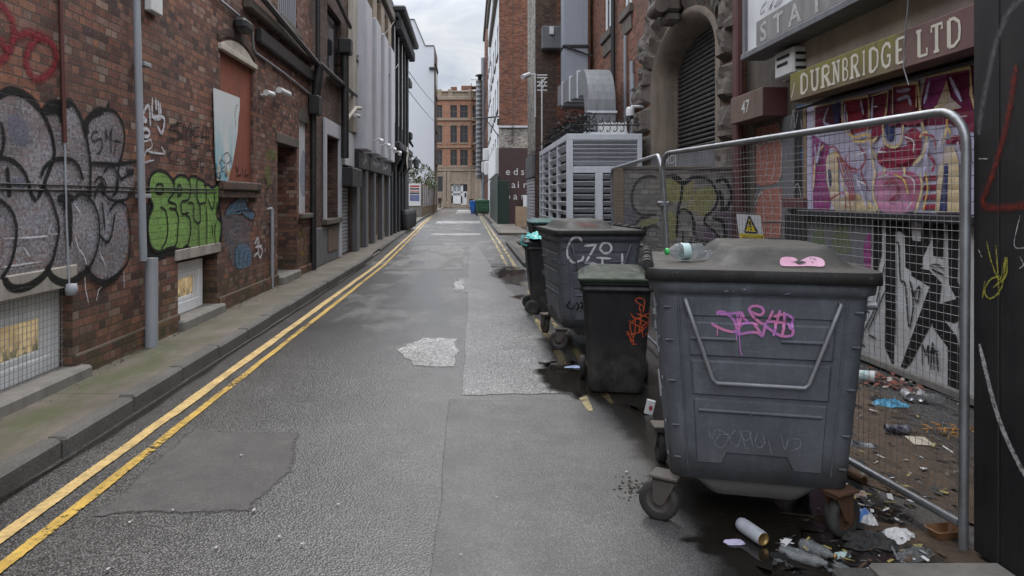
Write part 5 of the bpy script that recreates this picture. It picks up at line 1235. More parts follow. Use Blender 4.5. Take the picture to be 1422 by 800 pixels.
M['algae'] = g.bsdf(c, .8, g.bump(g.noise(p, 50, 4), .2, .004))
sb = m.build('board', M['algae'], SG)
LET = {  # stroke, thickness
 'D':[([(.22,0),(.22,1)],.2),([(.22,1),(.55,1),(.85,.82),(.9,.5),(.85,.18),(.55,0),(.22,0)],.12)],
 'U':[([(.2,1),(.2,.3),(.3,.05),(.5,0),(.7,.05),(.8,.3),(.8,1)],.15)],
 'R':[([(.22,0),(.22,1)],.2),([(.22,1),(.6,1),(.82,.88),(.82,.64),(.6,.5),(.22,.5)],.12),([(.5,.5),(.9,0)],.18)],
 'N':[([(.2,0),(.2,1)],.13),([(.2,1),(.8,0)],.18),([(.8,0),(.8,1)],.13)],
 'B':[([(.22,0),(.22,1)],.2),([(.22,1),(.6,1),(.78,.88),(.78,.64),(.6,.53),(.22,.53)],.12),([(.22,.53),(.65,.5),(.86,.36),(.86,.14),(.65,0),(.22,0)],.12)],
 'I':[([(.5,0),(.5,1)],.2)],
 'G':[([(.88,.75),(.75,.95),(.5,1),(.22,.85),(.12,.5),(.22,.15),(.5,0),(.78,.06),(.86,.25),(.86,.45),(.6,.45)],.15)],
 'E':[([(.22,0),(.22,1)],.2),([(.22,1),(.85,1),(.85,.8)],.11),([(.22,.52),(.65,.52)],.11),([(.22,0),(.88,0),(.88,.22)],.11)],
 'L':[([(.25,0),(.25,1)],.2),([(.25,0),(.88,0),(.88,.25)],.11)],
 'T':[([(.5,0),(.5,1)],.2),([(.1,.78),(.1,1),(.9,1),(.9,.78)],.11)]}
SER = {'D':[],'U':[(.2,1),(.8,1)],'R':[(.22,0),(.9,0)],'N':[(.2,0),(.2,1),(.8,1)],'B':[],'I':[(.5,0),(.5,1)],'G':[],'E':[],'L':[(.25,1)],'T':[(.5,0)]}
def letter(mb, ch, ya, yb, z0, z1, X, k):
    w = abs(yb-ya); h = z1-z0
    P = lambda q: Vector((X, ya+(yb-ya)*q[0], z0+h*q[1]))
    for st, t_ in LET[ch]:
        mb.ribbon([P(q) for q in st], (-1,0,0), t_*min(w,h)*1.25, k, taper=False); k += .0008
    for q in SER[ch]:
        c_ = P(q); mb.ribbon([c_+Vector((0,-w*.2,0)), c_+Vector((0,w*.2,0))], (-1,0,0), h*.12, k, taper=False); k += .0008
m = MB()
for ch, a, b in (('D',220,250),('U',256,287),('R',291,325),('N',330,358),('B',362,386),('R',390,422),('I',428,446),('D',450,488),('G',493,530),('E',540,580),('L',612,655),('T',660,705),('D',712,766)):
    ya = 3.55/((1020+a/2.425-CX)/1000); yb = 3.55/((1020+b/2.425-CX)/1000); letter(m, ch, ya, yb, 2.715, 2.915, 3.55, .003)
m.ribbon([Vector((3.55,7.93,2.71)),Vector((3.55,7.86,2.85))], (-1,0,0), .03, .003)
m.build('lettering', paint_brick('worn cream lettering', (.62,.58,.48), .96, edge=False, bricky=False, wear=.08, var=.3), sb)
S47 = thing('shop_sign', 'brown box sign painted 47 with a maroon end', 'sign', (3.75,9.4,2.6))
m = MB(); m.bbox(3.6,XS-.002,8.84,9.93,2.61,2.965,.008); m.build('box', M['fascia_brown'], S47)
m = MB(); m.face([(3.6,8.834,2.615),(XS,8.834,2.615),(XS,8.834,2.96),(3.6,8.834,2.96)]); m.build('end_panel', M['maroon'], S47)
m = MB(); text(m, '47', (3.594,9.52,2.71), (0,-1,0), (0,0,1), .17, 1.15, bold=.01); m.build('number', M['letter_white'], S47)
# STA sign
ST = thing('shop_sign', 'white sign with a grey band lettered STA above the fascia', 'sign', (3.6,7,3.4))
m = MB(); m.bbox(3.5,3.75,3.6,9.1,3.42,4.3,.01); bq = m.build('board', M['white_render'], ST)
m = MB(); m.bbox(3.44,3.76,3.6,9.15,3.34,3.418,.01); m.bbox(3.46,3.5,9.06,9.14,3.42,4.3,.005); m.build('trim', M['grey_paint'], ST)
m = MB(); m.face([(3.496,8.78,3.45),(3.496,3.7,3.45),(3.496,3.7,3.74),(3.496,8.78,3.74)]); m.build('grey_band', streaky('grey sign band', (.16,.155,.15), (.3,.29,.28), .7, hx=6), bq)
m = MB()
for ch, y in (('S',8.66),('T',8.28),('A',7.88),('I',7.3)): text(m, ch, (3.492,y,3.475), (0,-1,0), (0,0,1), .23, 1.35, bold=.018)
m.build('lettering', paint_brick('chalky lettering', (.5,.49,.48), .95, edge=False, bricky=False, wear=.2), bq)
m = MB(); AS = Art(4.445,1020,0,(3.5,0,0),(-1,0,0),.006); AS.strokes(m, [[(200,10),(170,50),(165,90),(190,60)],[(245,0),(215,60),(235,20),(225,70)],[(290,-20),(250,40),(270,30),(310,-10)]], .012); m.build('graffiti_tag', PB['blackthin'], bq)
VB = thing('vent_box', 'white louvred vent box stuck on the wall above the long brown sign', 'vent', (3.7,8.3,3.1)); m = MB(); m.bbox(3.6,XS-.003,8.02,8.5,2.99,3.3,.02); m.build('box', M['white'], VB)
m = MB()
for i in range(3): m.bbox(3.63,3.87,8.005,8.019,3.04+i*.08,3.07+i*.08,.002)
m.bbox(3.59,3.599,8.1,8.42,3.2,3.23,.001); m.bbox(3.59,3.599,8.15,8.42,3.12,3.15,.001); m.build('slots', M['dark'], VB)
# mural shutter
m = MB()
z = 1.47
while z < 2.66: m.bbox(XS-.05,XS-.03,4.6,8.22,z,min(z+.1,2.66)-.004,.004); z += .1
M['mural_bg'] = plain('lilac mural paint', (.48,.45,.6), .6, 0, .25, 4, world=True, dirt=(.3,.28,.3))
MU = m.build('roller_shutter', M['mural_bg'], SH)
def mp(name, col, col2=None, ribs=True): return paint_brick(name, col, .97, edge=False, bricky=False, wear=.12, var=.5, col2=col2, ribs=ribs)
def mps(name, col, ribs=True): return paint_brick(name, col, .97, edge=True, bricky=False, wear=.14, var=.4, soft=.3, ribs=ribs)
crim = mp('crimson mural paint', (.36,.03,.06), (.24,.015,.06)); maro = mp('maroon mural paint', (.16,.012,.04), (.2,.02,.09)); pink = mp('pink mural paint', (.6,.26,.42), (.42,.06,.12)); cream = mps('cream mural line', (.72,.56,.3)); creamf = mp('cream mural paint', (.7,.55,.32), (.6,.5,.45)); navy = mp('navy mural paint', (.03,.04,.14)); mag = mp('magenta mural paint', (.3,.05,.2)); redl = mps('crimson mural line', (.3,.03,.06))
AM = Art(3.335,1110,70,(XS-.05,0,0),(-1,0,0),.003)
m = MB(); AM.fill(m, [(75,255),(180,235),(190,300),(205,340),(200,230),(430,180),(440,160),(560,140),(560,270),(590,120),(800,70),(900,50),(900,330),(75,380)], False); m.build('mural_maroon', maro, MU)
m = MB(); AM.fill(m, [(60,390),(140,440),(130,520),(125,600),(150,690),(140,745),(65,745)], False); AM.fill(m, [(590,130),(680,110),(690,150),(645,260),(565,270)], False); m.build('mural_magenta', mag, MU)
m = MB()
AM.fill(m, [(210,235),(325,215),(330,300),(322,370),(240,390),(207,330)], False); AM.fill(m, [(345,215),(415,195),(408,290),(390,370),(365,420),(332,415)], False); AM.fill(m, [(448,175),(545,155),(548,255),(520,285),(480,290),(452,270)], False)
AM.fill(m, [(370,470),(400,440),(430,452),(500,440),(490,385),(540,360),(570,400),(565,470),(530,520),(490,548),(400,545),(362,505)]); AM.fill(m, [(640,265),(690,150),(720,240),(760,265),(820,290),(825,380),(760,370),(720,350),(690,330)], False); AM.fill(m, [(680,430),(720,400),(760,420),(790,520),(770,560),(740,440)])
for k in range(4): AM.fill(m, [(585,580+k*45),(645,575+k*45),(640,600+k*45),(570,602+k*45)], False)
m.build('mural_crimson', crim, MU)
m = MB(); AM.fill(m, [(362,572),(450,560),(540,566),(572,620),(555,700),(520,748),(390,748),(358,680)]); m.build('mural_pink', pink, MU)
m = MB(); AM.fill(m, [(128,510),(160,470),(182,500),(187,650),(205,748),(172,748),(140,640)]); AM.fill(m, [(650,560),(680,450),(722,440),(747,520),(747,750),(635,750)], False); AM.fill(m, [(190,690),(260,660),(330,700),(360,750),(200,750)]); AM.fill(m, [(690,140),(710,220),(760,265),(700,280),(640,265)], False); m.build('mural_cream', creamf, MU)
m = MB(); AM.fill(m, [(405,325),(442,320),(442,400),(430,418),(412,410)]); AM.fill(m, [(680,525),(698,525),(692,745),(655,745)], False); AM.fill(m, [(140,555),(152,560),(155,620),(145,625)]); AM.fill(m, [(155,250),(195,240),(190,340),(170,350)], False); m.build('mural_navy', navy, MU)
m = MB(); AM.k = .012
AM.strokes(m, [[(75,262),(180,240)],[(75,262),(70,380)],[(205,232),(205,330),(235,392)],[(205,232),(325,212),(330,300),(322,372)],[(340,212),(418,190),(408,290),(392,360)],[(440,165),(550,150),(550,260)],[(440,165),(440,290)],[(585,128),(800,78),(805,200),(830,300)],[(585,128),(565,270)],[(690,150),(690,240),(640,265)]], .045, smooth=False)
AM.strokes(m, [[(395,335),(402,420),(440,446),(478,425),(490,345)],[(365,500),(340,440),(370,400)],[(362,570),(340,480)],[(405,545),(400,575)],[(495,545),(500,570)],[(570,400),(600,380),(590,470),(540,530)],[(360,570),(350,660),(380,750)],[(570,575),(580,640),(550,750)],[(560,150),(575,300),(590,390)],[(120,440),(85,500),(75,640)],[(680,430),(700,340)]], .045)
m.build('mural_cream_line', cream, MU)
cl2 = mps('yellow mural line', (.75,.5,.12))
m = MB(); AM.strokes(m, [[(215,300),(250,260),(300,270),(290,330),(240,350)],[(430,350),(470,330),(530,340),(585,320),(600,280)],[(380,520),(430,500),(480,520),(540,490)],[(600,470),(640,520),(630,560)],[(700,430),(740,400),(780,430),(800,520)],[(290,440),(320,500),(300,560),(330,640)],[(410,620),(450,600),(470,660),(430,700)]], .04); m.build('mural_red_swirl', redl, MU)
m = MB(); AM.strokes(m, [[(230,330),(260,400),(330,390),(350,440)],[(170,460),(210,520),(215,620),(250,690)],[(600,560),(610,640),(590,745)],[(730,270),(700,330),(720,390)],[(455,575),(500,600),(520,660)],[(260,420),(320,420),(345,395)]], .03); m.build('mural_yellow_line', cl2, MU)
lil = mps('lilac mural line', (.52,.5,.68)); whl = mps('white mural line', (.66,.64,.66))
m = MB(); AM.strokes(m, [[(85,440),(95,520),(110,420)],[(225,250),(225,330),(250,375)],[(300,235),(312,290)],[(355,225),(352,330)],[(470,190),(530,180)],[(475,230),(520,215),(535,250)],[(620,150),(600,240)],[(720,130),(770,230)],[(620,420),(605,500),(600,560)],[(755,430),(770,520)],[(150,265),(130,330),(160,350)],[(270,560),(300,640),(330,720)],[(340,430),(350,480)]], .05); m.build('mural_lilac_line', lil, MU)
m = MB(); AM.strokes(m, [[(385,470),(420,470)],[(510,400),(550,420),(550,470)],[(380,590),(430,575)],[(500,575),(550,600),(555,660)],[(545,700),(520,735)],[(240,660),(230,720)],[(210,700),(255,720)],[(270,665),(265,735)],[(690,380),(670,450)],[(160,490),(150,560)],[(330,470),(270,490)],[(395,430),(415,450)],[(280,600),(330,620)],[(240,280),(245,330)],[(360,260),(385,260)]], .022); m.build('mural_white_line', whl, MU)
m = MB()
for k in range(4): AM.strokes(m, [[(195+k*14,490+k*6),(215+k*14,560),(250+k*8,640),(262+k*6,690)]], .028)
AM.strokes(m, [[(140,470),(180,445),(210,480),(240,550),(270,560)],[(330,520),(290,560),(260,545),(255,450)],[(245,480),(240,530),(300,555)],[(600,390),(650,400),(665,460)],[(150,700),(230,660),(240,740)],[(255,670),(262,740)]], .028); m.build('mural_crimson_line', redl, MU)
m = MB(); m.bbox(XS-.14,XS-.002,4.6,8.3,1.395,1.465,.01); m.build('ledge', M['black_paint'], SH)
m = MB(); m.bbox(XS-.06,XS-.03,8.22,8.3,1.47,2.66,.004); m.build('timber_strip', M['wood_raw'], SH)
# lower black and white panel
WH = plain('dirty white paint', (.52,.52,.52), .6, 0, .25, 3, world=True, dirt=(.25,.24,.23), dirtk=.6)
m = MB(); m.bbox(XS-.04,XS-.002,4.2,8.2,.02,1.39,.005); LP = m.build('lower_panel', WH, SH)
bk = mps('black mural paint', (.012,.012,.012), False); bkf = mp('black mural fill', (.012,.012,.012), None, False)
AL = Art(2.961,1180,290,(XS-.04,0,0),(-1,0,0),.003); m = MB()
def poly(*L):
    for p in L: AL.fill(m, p, False)
poly([(150,40),(190,40),(188,180),(183,660),(145,570)],[(190,40),(300,40),(340,40),(335,130),(300,200),(300,240),(260,260),(230,240),(228,110),(205,90),(190,100)],[(340,40),(390,40),(385,205),(345,195)],[(405,40),(450,40),(445,300),(490,380),(490,440),(430,470),(385,455),(340,470),(250,640),(200,680),(330,320),(255,275),(255,240),(330,252),(380,305),(370,390),(440,370),(410,310)],[(340,455),(385,450),(440,520),(455,580),(455,780),(405,740),(405,570),(345,490)],[(100,40),(135,40),(133,190),(110,270),(98,260)],[(470,40),(482,40),(482,230),(470,225)],[(445,650),(490,660),(490,690),(445,675)])
m.build('graffiti_fill', bkf, LP)
m = MB(); AL.fill(m, [(255,50),(300,60),(296,135),(262,130)], False); m.build('graffiti_white', mp('white mural fill', (.5,.5,.5), None, False), LP)
m = MB(); AL.k = .009; AL.strokes(m, [[(195,140),(205,150),(212,290),(232,312),(247,485),(265,400),(255,310),(250,300)],[(255,310),(280,385),(292,320),(270,350)],[(190,170),(192,555)],[(147,230),(110,400),(62,505)],[(157,320),(82,500)],[(335,235),(365,230),(390,245)],[(345,250),(370,262),(395,275)],[(305,640),(305,560),(320,600),(330,560),(330,640)],[(340,660),(345,570),(350,560),(355,660)],[(335,590),(370,585)],[(365,590),(372,670)],[(85,520),(115,532)],[(455,490),(470,455),(490,450)]], .028)
m.build('graffiti_tag', bk, LP)
m = MB(); m.bbox(XS-.05,XS-.002,8.21,8.8,.02,1.42,.01); m.build('stall_riser', M['black_paint'], SH)
m = MB(); AL.k = .004; AL.fill(m, [(-200,30),(92,45),(92,190),(60,260),(-200,220)], False); m.build('grey_panel', M['grey_paint'], LP)
m = MB(); AL.k = .007; AL.fill(m, [(65,130),(88,100),(88,260),(70,250),(60,190)]); m.build('graffiti_tag', mag, LP)
m = MB(); AL.fill(m, [(-60,90),(-20,60),(0,110),(10,170),(-30,190),(-70,150)]); AL.fill(m, [(-150,100),(-110,80),(-100,160),(-140,180)]); m.build('graffiti_tag', PB['lime'], LP)
m = MB(); m.bbox(XS-.09,XS-.041,4.2,8.2,.02,.09,.01); m.build('skirting', M['concrete'], LP)
# doorway with the pink fingers
DOOR = M['black_paint']
m = MB(); m.box(XS+.02,XS+.06,8.95,9.85,.05,2.55); dd = m.build('door', M['grey_paint'], SH)
AD = Art(2.425,1020,0,(XS+.02,0,0),(-1,0,0),.004); salmon = paint_brick('salmon spray', (.4,.16,.12), .93, edge=False, bricky=False, wear=.2); wl = paint_brick('white outline spray', (.55,.53,.52), .9, bricky=False, wear=.3)
m = MB(); AD.fill(m, [(58,520),(62,490),(100,480),(140,470),(158,480),(160,560),(150,610),(90,625),(62,600)]); AD.fill(m, [(75,690),(90,645),(150,630),(160,650),(158,790),(140,820),(60,820),(62,730)]); AD.fill(m, [(65,470),(70,430),(95,405),(110,395),(130,400),(150,430),(155,465)]); m.build('graffiti_fill', salmon, dd)
m = MB(); AD.k = .007; AD.strokes(m, [[(60,600),(57,530),(70,490),(85,500),(90,560),(88,615)],[(90,490),(105,485),(112,540),(105,600)],[(115,480),(135,480),(138,560),(125,610)],[(140,470),(158,480),(160,570),(148,615)],[(65,470),(75,420),(95,420),(100,460)],[(100,400),(120,395),(125,450)],[(125,400),(150,420),(155,465)],[(60,720),(90,650),(100,680),(105,790)],[(120,640),(130,700),(125,800)],[(150,630),(160,700),(155,790)],[(60,640),(75,660),(55,680)]], .03); m.build('graffiti_outline', wl, dd)
m = MB(); m.bbox(XS-.03,XS-.002,8.6,8.93,.02,2.6,.01); m.build('door_pilaster', M['grey_paint'], SH)
m = MB(); m.bbox(XS-.03,XS-.002,8.31,8.58,1.43,2.62,.005); sd = m.build('side_panel', M['black_paint'], SH)
AD2 = Art(2.425,1020,0,(XS-.03,0,0),(-1,0,0),.003); m = MB(); AD2.fill(m, [(225,510),(240,490),(248,520),(245,570),(232,575)]); AD2.fill(m, [(205,355),(250,352),(235,372)]); m.build('graffiti_tag', paint_brick('blue side spray', (.03,.16,.4), .85, edge=False, bricky=False), sd)
m = MB(); AD2.strokes(m, [[(200,640),(215,620),(225,670),(205,680)],[(230,610),(235,680)],[(240,620),(252,650),(240,680)],[(190,430),(200,370),(205,430),(215,380)],[(225,400),(230,440)],[(245,380),(240,430)]], .02); m.build('graffiti_tag', wl, sd)
m = MB(); m.bbox(XS-.1,XS-.04,8.2,8.75,1.48,1.6,.008); m.build('name_plate', M['maroon'], SH)
m = MB()
for a, b in ((2.3,8.3),): m.tube([(XS-.12,a,2.63),(XS-.12,b,2.63)], .02, 6)
m.build('cable', M['black_iron'], SH)
m = MB(); m.tube([onX(1262,-5,3.5),onX(1256,60,3.5),onX(1255,95,3.5),onX(1262,118,3.5)], .006, 5); m.build('loose_wire', M['wire'], SG)
# hazard sign
HZ = thing('hazard_sign', 'small white and yellow warning sign with a black triangle, beside the pink door', 'sign', (3.55,9.0,1.2))
q = [onY(1023,297,8.8), onY(1056,299,8.8), onY(1062,340,8.8), onY(1028,338,8.8)]
m = MB(); m.ngon(q[::-1]); m.ngon([v+Vector((0,.012,0)) for v in q])
for i in range(4): a_, b_ = q[i], q[(i+1)%4]; m.face([a_,b_,b_+Vector((0,.012,0)),a_+Vector((0,.012,0))])
hb = m.build('plate', M['white'], HZ)
yel = plain('warning yellow', (.62,.46,.015), .5, 0, .2)
L_ = lambda u,v,o=.004: (q[0]*(1-u)+q[1]*u)*(1-v)+(q[3]*(1-u)+q[2]*u)*v - Vector((0,o,0))
m = MB(); m.ngon([L_(.0,.66),L_(1,.66),L_(1,1),L_(0,1)]); m.ngon([L_(.5,.05),L_(.24,.6),L_(.76,.6)]); m.build('yellow_field', yel, hb)
m = MB()
def seg(a,b,w,o): m.ribbon([a,b],(0,-1,0),w,o,taper=False)
for a,b in (((.5,.05),(.24,.6)),((.24,.6),(.76,.6)),((.76,.6),(.5,.05)),((.5,.24),(.5,.43)),((.5,.49),(.5,.53))): seg(L_(*a,.0),L_(*b,.0),.022,.006)
text(m, 'Warning', L_(.1,.86,.007), (1,0,0), (0,0,1), .055, .95); m.build('symbol', M['dark'], hb)
m = MB(); m.tube([(q[1].x-.02,8.82,1.3),(XS,8.9,1.3)], .012, 6); m.tube([(q[1].x-.02,8.82,1.1),(XS,8.9,1.1)], .012, 6); m.build('bracket', M['steel_galv'], HZ)

# ------------------------------------------------------------------ black boarded wall, right edge
BW = thing('black_hoarding', 'tall black boarded wall with red grey and yellow spray', 'wall', (2.4,2.5,0))
m = MB(); m.box(2.275,3.85,-1,3.2,0,3.6); m.build('core', M['black_board'], BW)
m = MB(); y = 3.215; 
for i in range(12):
    m.bbox(2.245,2.274,y-.158,y-.006,.03,3.58,.004); y -= .16
m.bbox(2.275,3.8,3.201,3.215,.03,3.58,.004); pn = m.build('boards', M['black_board'], BW)
AH = Art(1.905,1340,0,(2.245,0,0),(-1,0,0),.003)
m = MB(); AH.strokes(m, [[(160,-10),(120,30),(85,110),(65,200),(48,280),(40,350)]], .045); m.build('graffiti_haze', paint_brick('grey spray haze', (.3,.3,.31), .55, bricky=False, soft=.5, wear=.4), pn)
m = MB(); AH.strokes(m, [[(135,180),(125,260),(100,380),(65,490),(50,525),(60,548),(120,548),(200,535)]], .045); m.build('graffiti_tag', paint_brick('dark red spray', (.22,.03,.018), .8, bricky=False, soft=.45), pn)
m = MB(); AH.strokes(m, [[(60,640),(75,700),(95,740),(110,680),(100,760),(70,790),(55,770),(70,740),(95,730)],[(55,745),(50,790)],[(85,650),(95,780)],[(115,680),(112,730),(80,760)]], .009); m.build('graffiti_tag', paint_brick('yellow pen spray', (.4,.38,.06), .85, bricky=False), pn)
m = MB(); AH.strokes(m, [[(150,570),(135,650),(170,655)],[(150,680),(160,700),(150,710)],[(40,660),(50,680)],[(42,420),(65,420)]], .006); AH2 = Art(1,0,0,(2.245,0,0),(-1,0,0),.005); AH2.strokes(m, [[(1362,480),(1382,560),(1400,610),(1425,660)]], .03); m.build('graffiti_tag', wl, pn)
# ------------------------------------------------------------------ mesh fence panels
def fence(label, BR, TR, BL, TL, name='mesh_fence_panel'):
    BR, TR, BL, TL = map(Vector, (BR,TR,BL,TL)); t = thing(name, label, 'fence', (BR+BL)/2)
    P = lambda u, v: (BR*(1-u)+BL*u)*(1-v) + (TR*(1-u)+TL*u)*v
    Lh = (BL-BR).length; r = .16
    pts = [P(0,0)]; pts += [P(0,.5), P(0,1-r/2)]
    for k in range(1,6):
        a = math.pi/2*k/6; pts.append(P(r/Lh*(1-math.cos(a)), 1-r/2*(1-math.sin(a))))
    pts += [P(r/Lh,1), P(.33,1), P(.66,1), P(1-r/Lh,1)]
    for k in range(1,6):
        a = math.pi/2*k/6; pts.append(P(1-r/Lh*(1-math.sin(a)), 1-r/2*(1-math.cos(a))))
    pts += [P(1,1-r/2), P(1,.5), P(1,0)]
    m = MB(); m.tube(pts, .021, 10); m.build('frame', M['steel_galv'], t)
    m = MB(); m.tube([P(0.005,.06), P(.5,.06), P(.995,.06)], .021, 10); m.build('bottom_rail', M['steel_galv'], t)
    m = MB(); n = int(Lh/.043); N = (P(1,.5)-P(0,.5)).cross(Vector((0,0,1))).normalized(); rr = random.Random(2)
    for i in range(1, n):
        u = i/n; b = .006*math.sin(i*.7); m.tube([P(u,.06), P(u,.35)+N*(.012*math.sin(u*9)), P(u,.7)+N*.01*math.cos(u*7), P(u,.995)], .0013, 4, caps=False, smooth=False)
    z = .06+.02
    while z < .99: m.tube([P(k/8, z)+N*(.004+.012*math.sin(k/8*9)*math.sin(z*3.1)) for k in range(9)], .0013, 4, caps=False, smooth=False); z += .0215
    m.build('wire_mesh', M['wire'], t)
    return t
fence('galvanised mesh fence panel with a rounded corner meeting the black boarded wall', (2.235,3.26,0),(2.215,3.21,2.0),(1.87,6.57,0),(1.755,6.57,2.0))
fence('second mesh fence panel, running behind the open rubbish bins to the louvred unit', (1.86,6.63,0),(1.762,6.64,2.0),(2.02,10.0,0),(1.97,10.0,2.0))
t = thing('fence_clamp', 'steel clamp joining the two mesh fence panels', 'clamp', (1.78,6.6,1.6)); m = MB(); m.bbox(1.735,1.82,6.55,6.67,1.52,1.57,.01); m.build('collar', M['steel_galv'], t); m = MB(); m.tube([(1.72,6.61,1.545),(1.84,6.61,1.545)], .012, 6); m.build('bolt', M['rust'], t)
# loose pole on the ground
m = MB(); m.tube([onZ(1178,642,.03)+Vector((-.25,.6,0)), onZ(1200,668,.03)], .024, 8); tag(m.build('steel_pole', M['rust']), 'rusty steel pole lying on the ground behind the largest bin', 'pole')

# ------------------------------------------------------------------ bins
def rrect(w, d, r, n=5):
    pts = []
    for (sx, sy, a0) in ((1,1,0),(-1,1,90),(-1,-1,180),(1,-1,270)):
        for k in range(n+1):
            a = R(a0+90*k/n); pts.append((sx*(w/2-r)+r*math.cos(a), sy*(d/2-r)+r*math.sin(a)))
    return pts
def big_bin(label, loc, rz, W, D, hinge, mat, group=None, rusty=True, name='four_wheeled_bin', bar='grab', lidmat='lid_black', H=1.22):
    t = thing(name, label, 'bin', loc, rz, group); WMt = WM[t]
    zb = .24
    m = MB()
    def sec(z):   # taper
        f = (z-zb)/(H-zb); return W-.15*(1-f), D-.2*(1-f)
    prof = [(zb,-.05),(zb,0)] + [(z,0) for z in (.4,.6,.8,1.0,1.13)] + [(1.15,0),(1.16,.03),(H-.005,.034),(H,.025),(H,-.05)]
    rows = []
    for z, o in prof:
        w, d = sec(z); rows.append([Vector((x,y,z)) for x, y in rrect(w+2*o, d+2*o, .07+max(o,0))])
    m.grid(rows, closed=True, smooth=True)
    m.face([Vector((x,y,zb+.001)) for x, y in rrect(sec(zb)[0]-.1, D-.22, .04)])
    # moulded panels on the four faces
    for side in range(4):
        Mr = Matrix.Rotation(R(90*side), 4, 'Z')
        wid = W if side % 2 == 0 else D
        def fp(s, z, o):
            w, d = sec(z); hw = (w if side % 2 == 0 else d); hd = (d if side % 2 == 0 else w)
            return Mr @ Vector((s*hw, -hd/2-o, z))
        def panel(s0, s1, z0, z1, o=.011, b=.016):
            out = [fp(s0,z0,-.002),fp(s1,z0,-.002),fp(s1,z1,-.002),fp(s0,z1,-.002)]
            bs = b/wid
            inn = [fp(s0+bs,z0+b*.6,o),fp(s1-bs,z0+b*.6,o),fp(s1-bs,z1-b*.6,o),fp(s0+bs,z1-b*.6,o)]
            m.face(inn)
            for i in range(4): j = (i+1) % 4; m.face([out[i],out[j],inn[j],inn[i]])
        def lower(o=.010, b=.014):
            L = [(-.345,.32),(-.2,.32),(-.17,.375),(.15,.375),(.19,.31),(.345,.31),(.345,.64),(-.345,.64)]
            q = [Vector((s*wid, z)) for s, z in L]; n_ = len(q); ins = []
            for i in range(n_):
                e0 = (q[i]-q[i-1]).normalized(); e1 = (q[(i+1)%n_]-q[i]).normalized(); k = Vector((-e0.y-e1.y, e0.x+e1.x))
                k = k/max(.3, k.length_squared)*2 if k.length else k
                ins.append(q[i]+k*b*.5*1.0)
            O = [fp(p.x/wid,p.y,-.002) for p in q]; I = [fp(p.x/wid,p.y,o) for p in ins]
            fill3(m, I, Mr @ Vector((0,-1,0)))
            for i in range(n_): j = (i+1) % n_; m.face([O[i],O[j],I[j],I[i]])
        panel(-.37,.37,1.035,1.135,.006); panel(-.36,.36,.845,1.015,.010); panel(-.355,.355,.655,.83,.012); lower()
        for s0,s1,z in ((-.34,-.12,.935),(.1,.33,.935),(-.32,.32,.585)):
            a, b = fp(s0,z,.012), fp(s1,z,.012); m.tube([a,b], .009, 6)
        for s0,s1 in ((-.485,-.445),(.445,.485)):
            for z in (.34,.5,.72,.92,1.08):
                m.tube([fp(s0*.97,z,.002),fp(s1*.97,z,.002)], .006, 6)
        for s0 in (-.395,.395): m.tube([fp(s0,z,.001) for z in (.3,.6,.9,1.13)], .006, 5)
    body = m.build('body', mat, t, local=True)
    # lid: sheet with dome
    nx, ny = 44, 44; rows = []
    def h(u, v):   # u,v in -1..1
        base = H+.045 + .012*(1-abs(u)**3)*(1-abs(v)**3)
        uc, vc = u*(-hinge)-.22, v-.02
        a = max(abs(uc)/.66, abs(vc)/.84)
        q = ((abs(uc)/.66)**5+(abs(vc)/.84)**5)**.2
        dome = .088*(1-min(1,max(0,(q-.72)/.28))**1)
        if q > 1: dome = 0
        rib = 0
        uu = u*(-hinge)
        if -.55 < uu < .15 and -.2 < v < .9: rib = .013*max(0, math.cos((v+uu*.25)*17))**2
        return base + max(dome, 0) + rib*(1 if dome < .06 else .6)
    LW, LD = W+.085, D+.085
    for j in range(ny+1):
        v = -1+2*j/ny; row = []
        for i in range(nx+1):
            u = -1+2*i/nx
            x, y = u*LW/2, v*LD/2
            rc = .09
            ex_, ey_ = abs(x)-(LW/2-rc), abs(y)-(LD/2-rc)
            if ex_ > 0 and ey_ > 0:
                L = math.hypot(ex_, ey_)
                k = max(ex_, ey_)/max(L,1e-6); x = math.copysign(LW/2-rc+ex_*k, x); y = math.copysign(LD/2-rc+ey_*k, y)
            row.append(Vector((x,y,h(u,v))))
        rows.append(row)
    m = MB(); m.grid(rows)
    border = rows[0] + [r[-1] for r in rows[1:]] + rows[-1][::-1][1:] + [r[0] for r in rows[::-1]][1:-1]
    b0 = border; b1 = [Vector((p.x*1.008,p.y*1.008,p.z-.012)) for p in border]; b2 = [Vector((p.x*1.01,p.y*1.01,H-.012)) for p in border]; b3 = [Vector((p.x*.97,p.y*.97,H-.012)) for p in border]
    m.grid([b0,b1,b2,b3], closed=True)
    lid = m.build('lid', M[lidmat], t, local=True)
    # hinge rod with knuckles
    m = MB(); hx = hinge*(W/2+.035); hz = H+.055
    m.tube([(hx,-D/2+.02,hz),(hx,D/2-.02,hz)], .017, 8)
    for y in (-D/2+.06,-D/2+.2,-D/2+.3,0,D/2-.3,D/2-.2,D/2-.06): m.tube([(hx,y-.03,hz),(hx,y+.03,hz)], .03, 10)
    m.build('hinge', M['lid_black'], t, local=True)
    # front grab bar
    m = MB(); f = -D/2
    def g3(s, z): w, d = sec(z); return Vector((s*w, -d/2-.032, z))
    a, b, c_, d_ = g3(-.36,1.12), g3(-.235,.725), g3(.235,.725), g3(.36,1.12)
    m.tube([a+Vector((0,.035,0.0)), a, a*.6+b*.4, a*.05+b*.95, b+(c_-b)*.03, (b+c_)/2, c_+(b-c_)*.03, d_*.05+c_*.95, d_*.6+c_*.4, d_, d_+Vector((0,.035,0))], .0095, 8); m.build('grab_bar', M[bar], t, local=True)
    # trunnions
    m = MB()
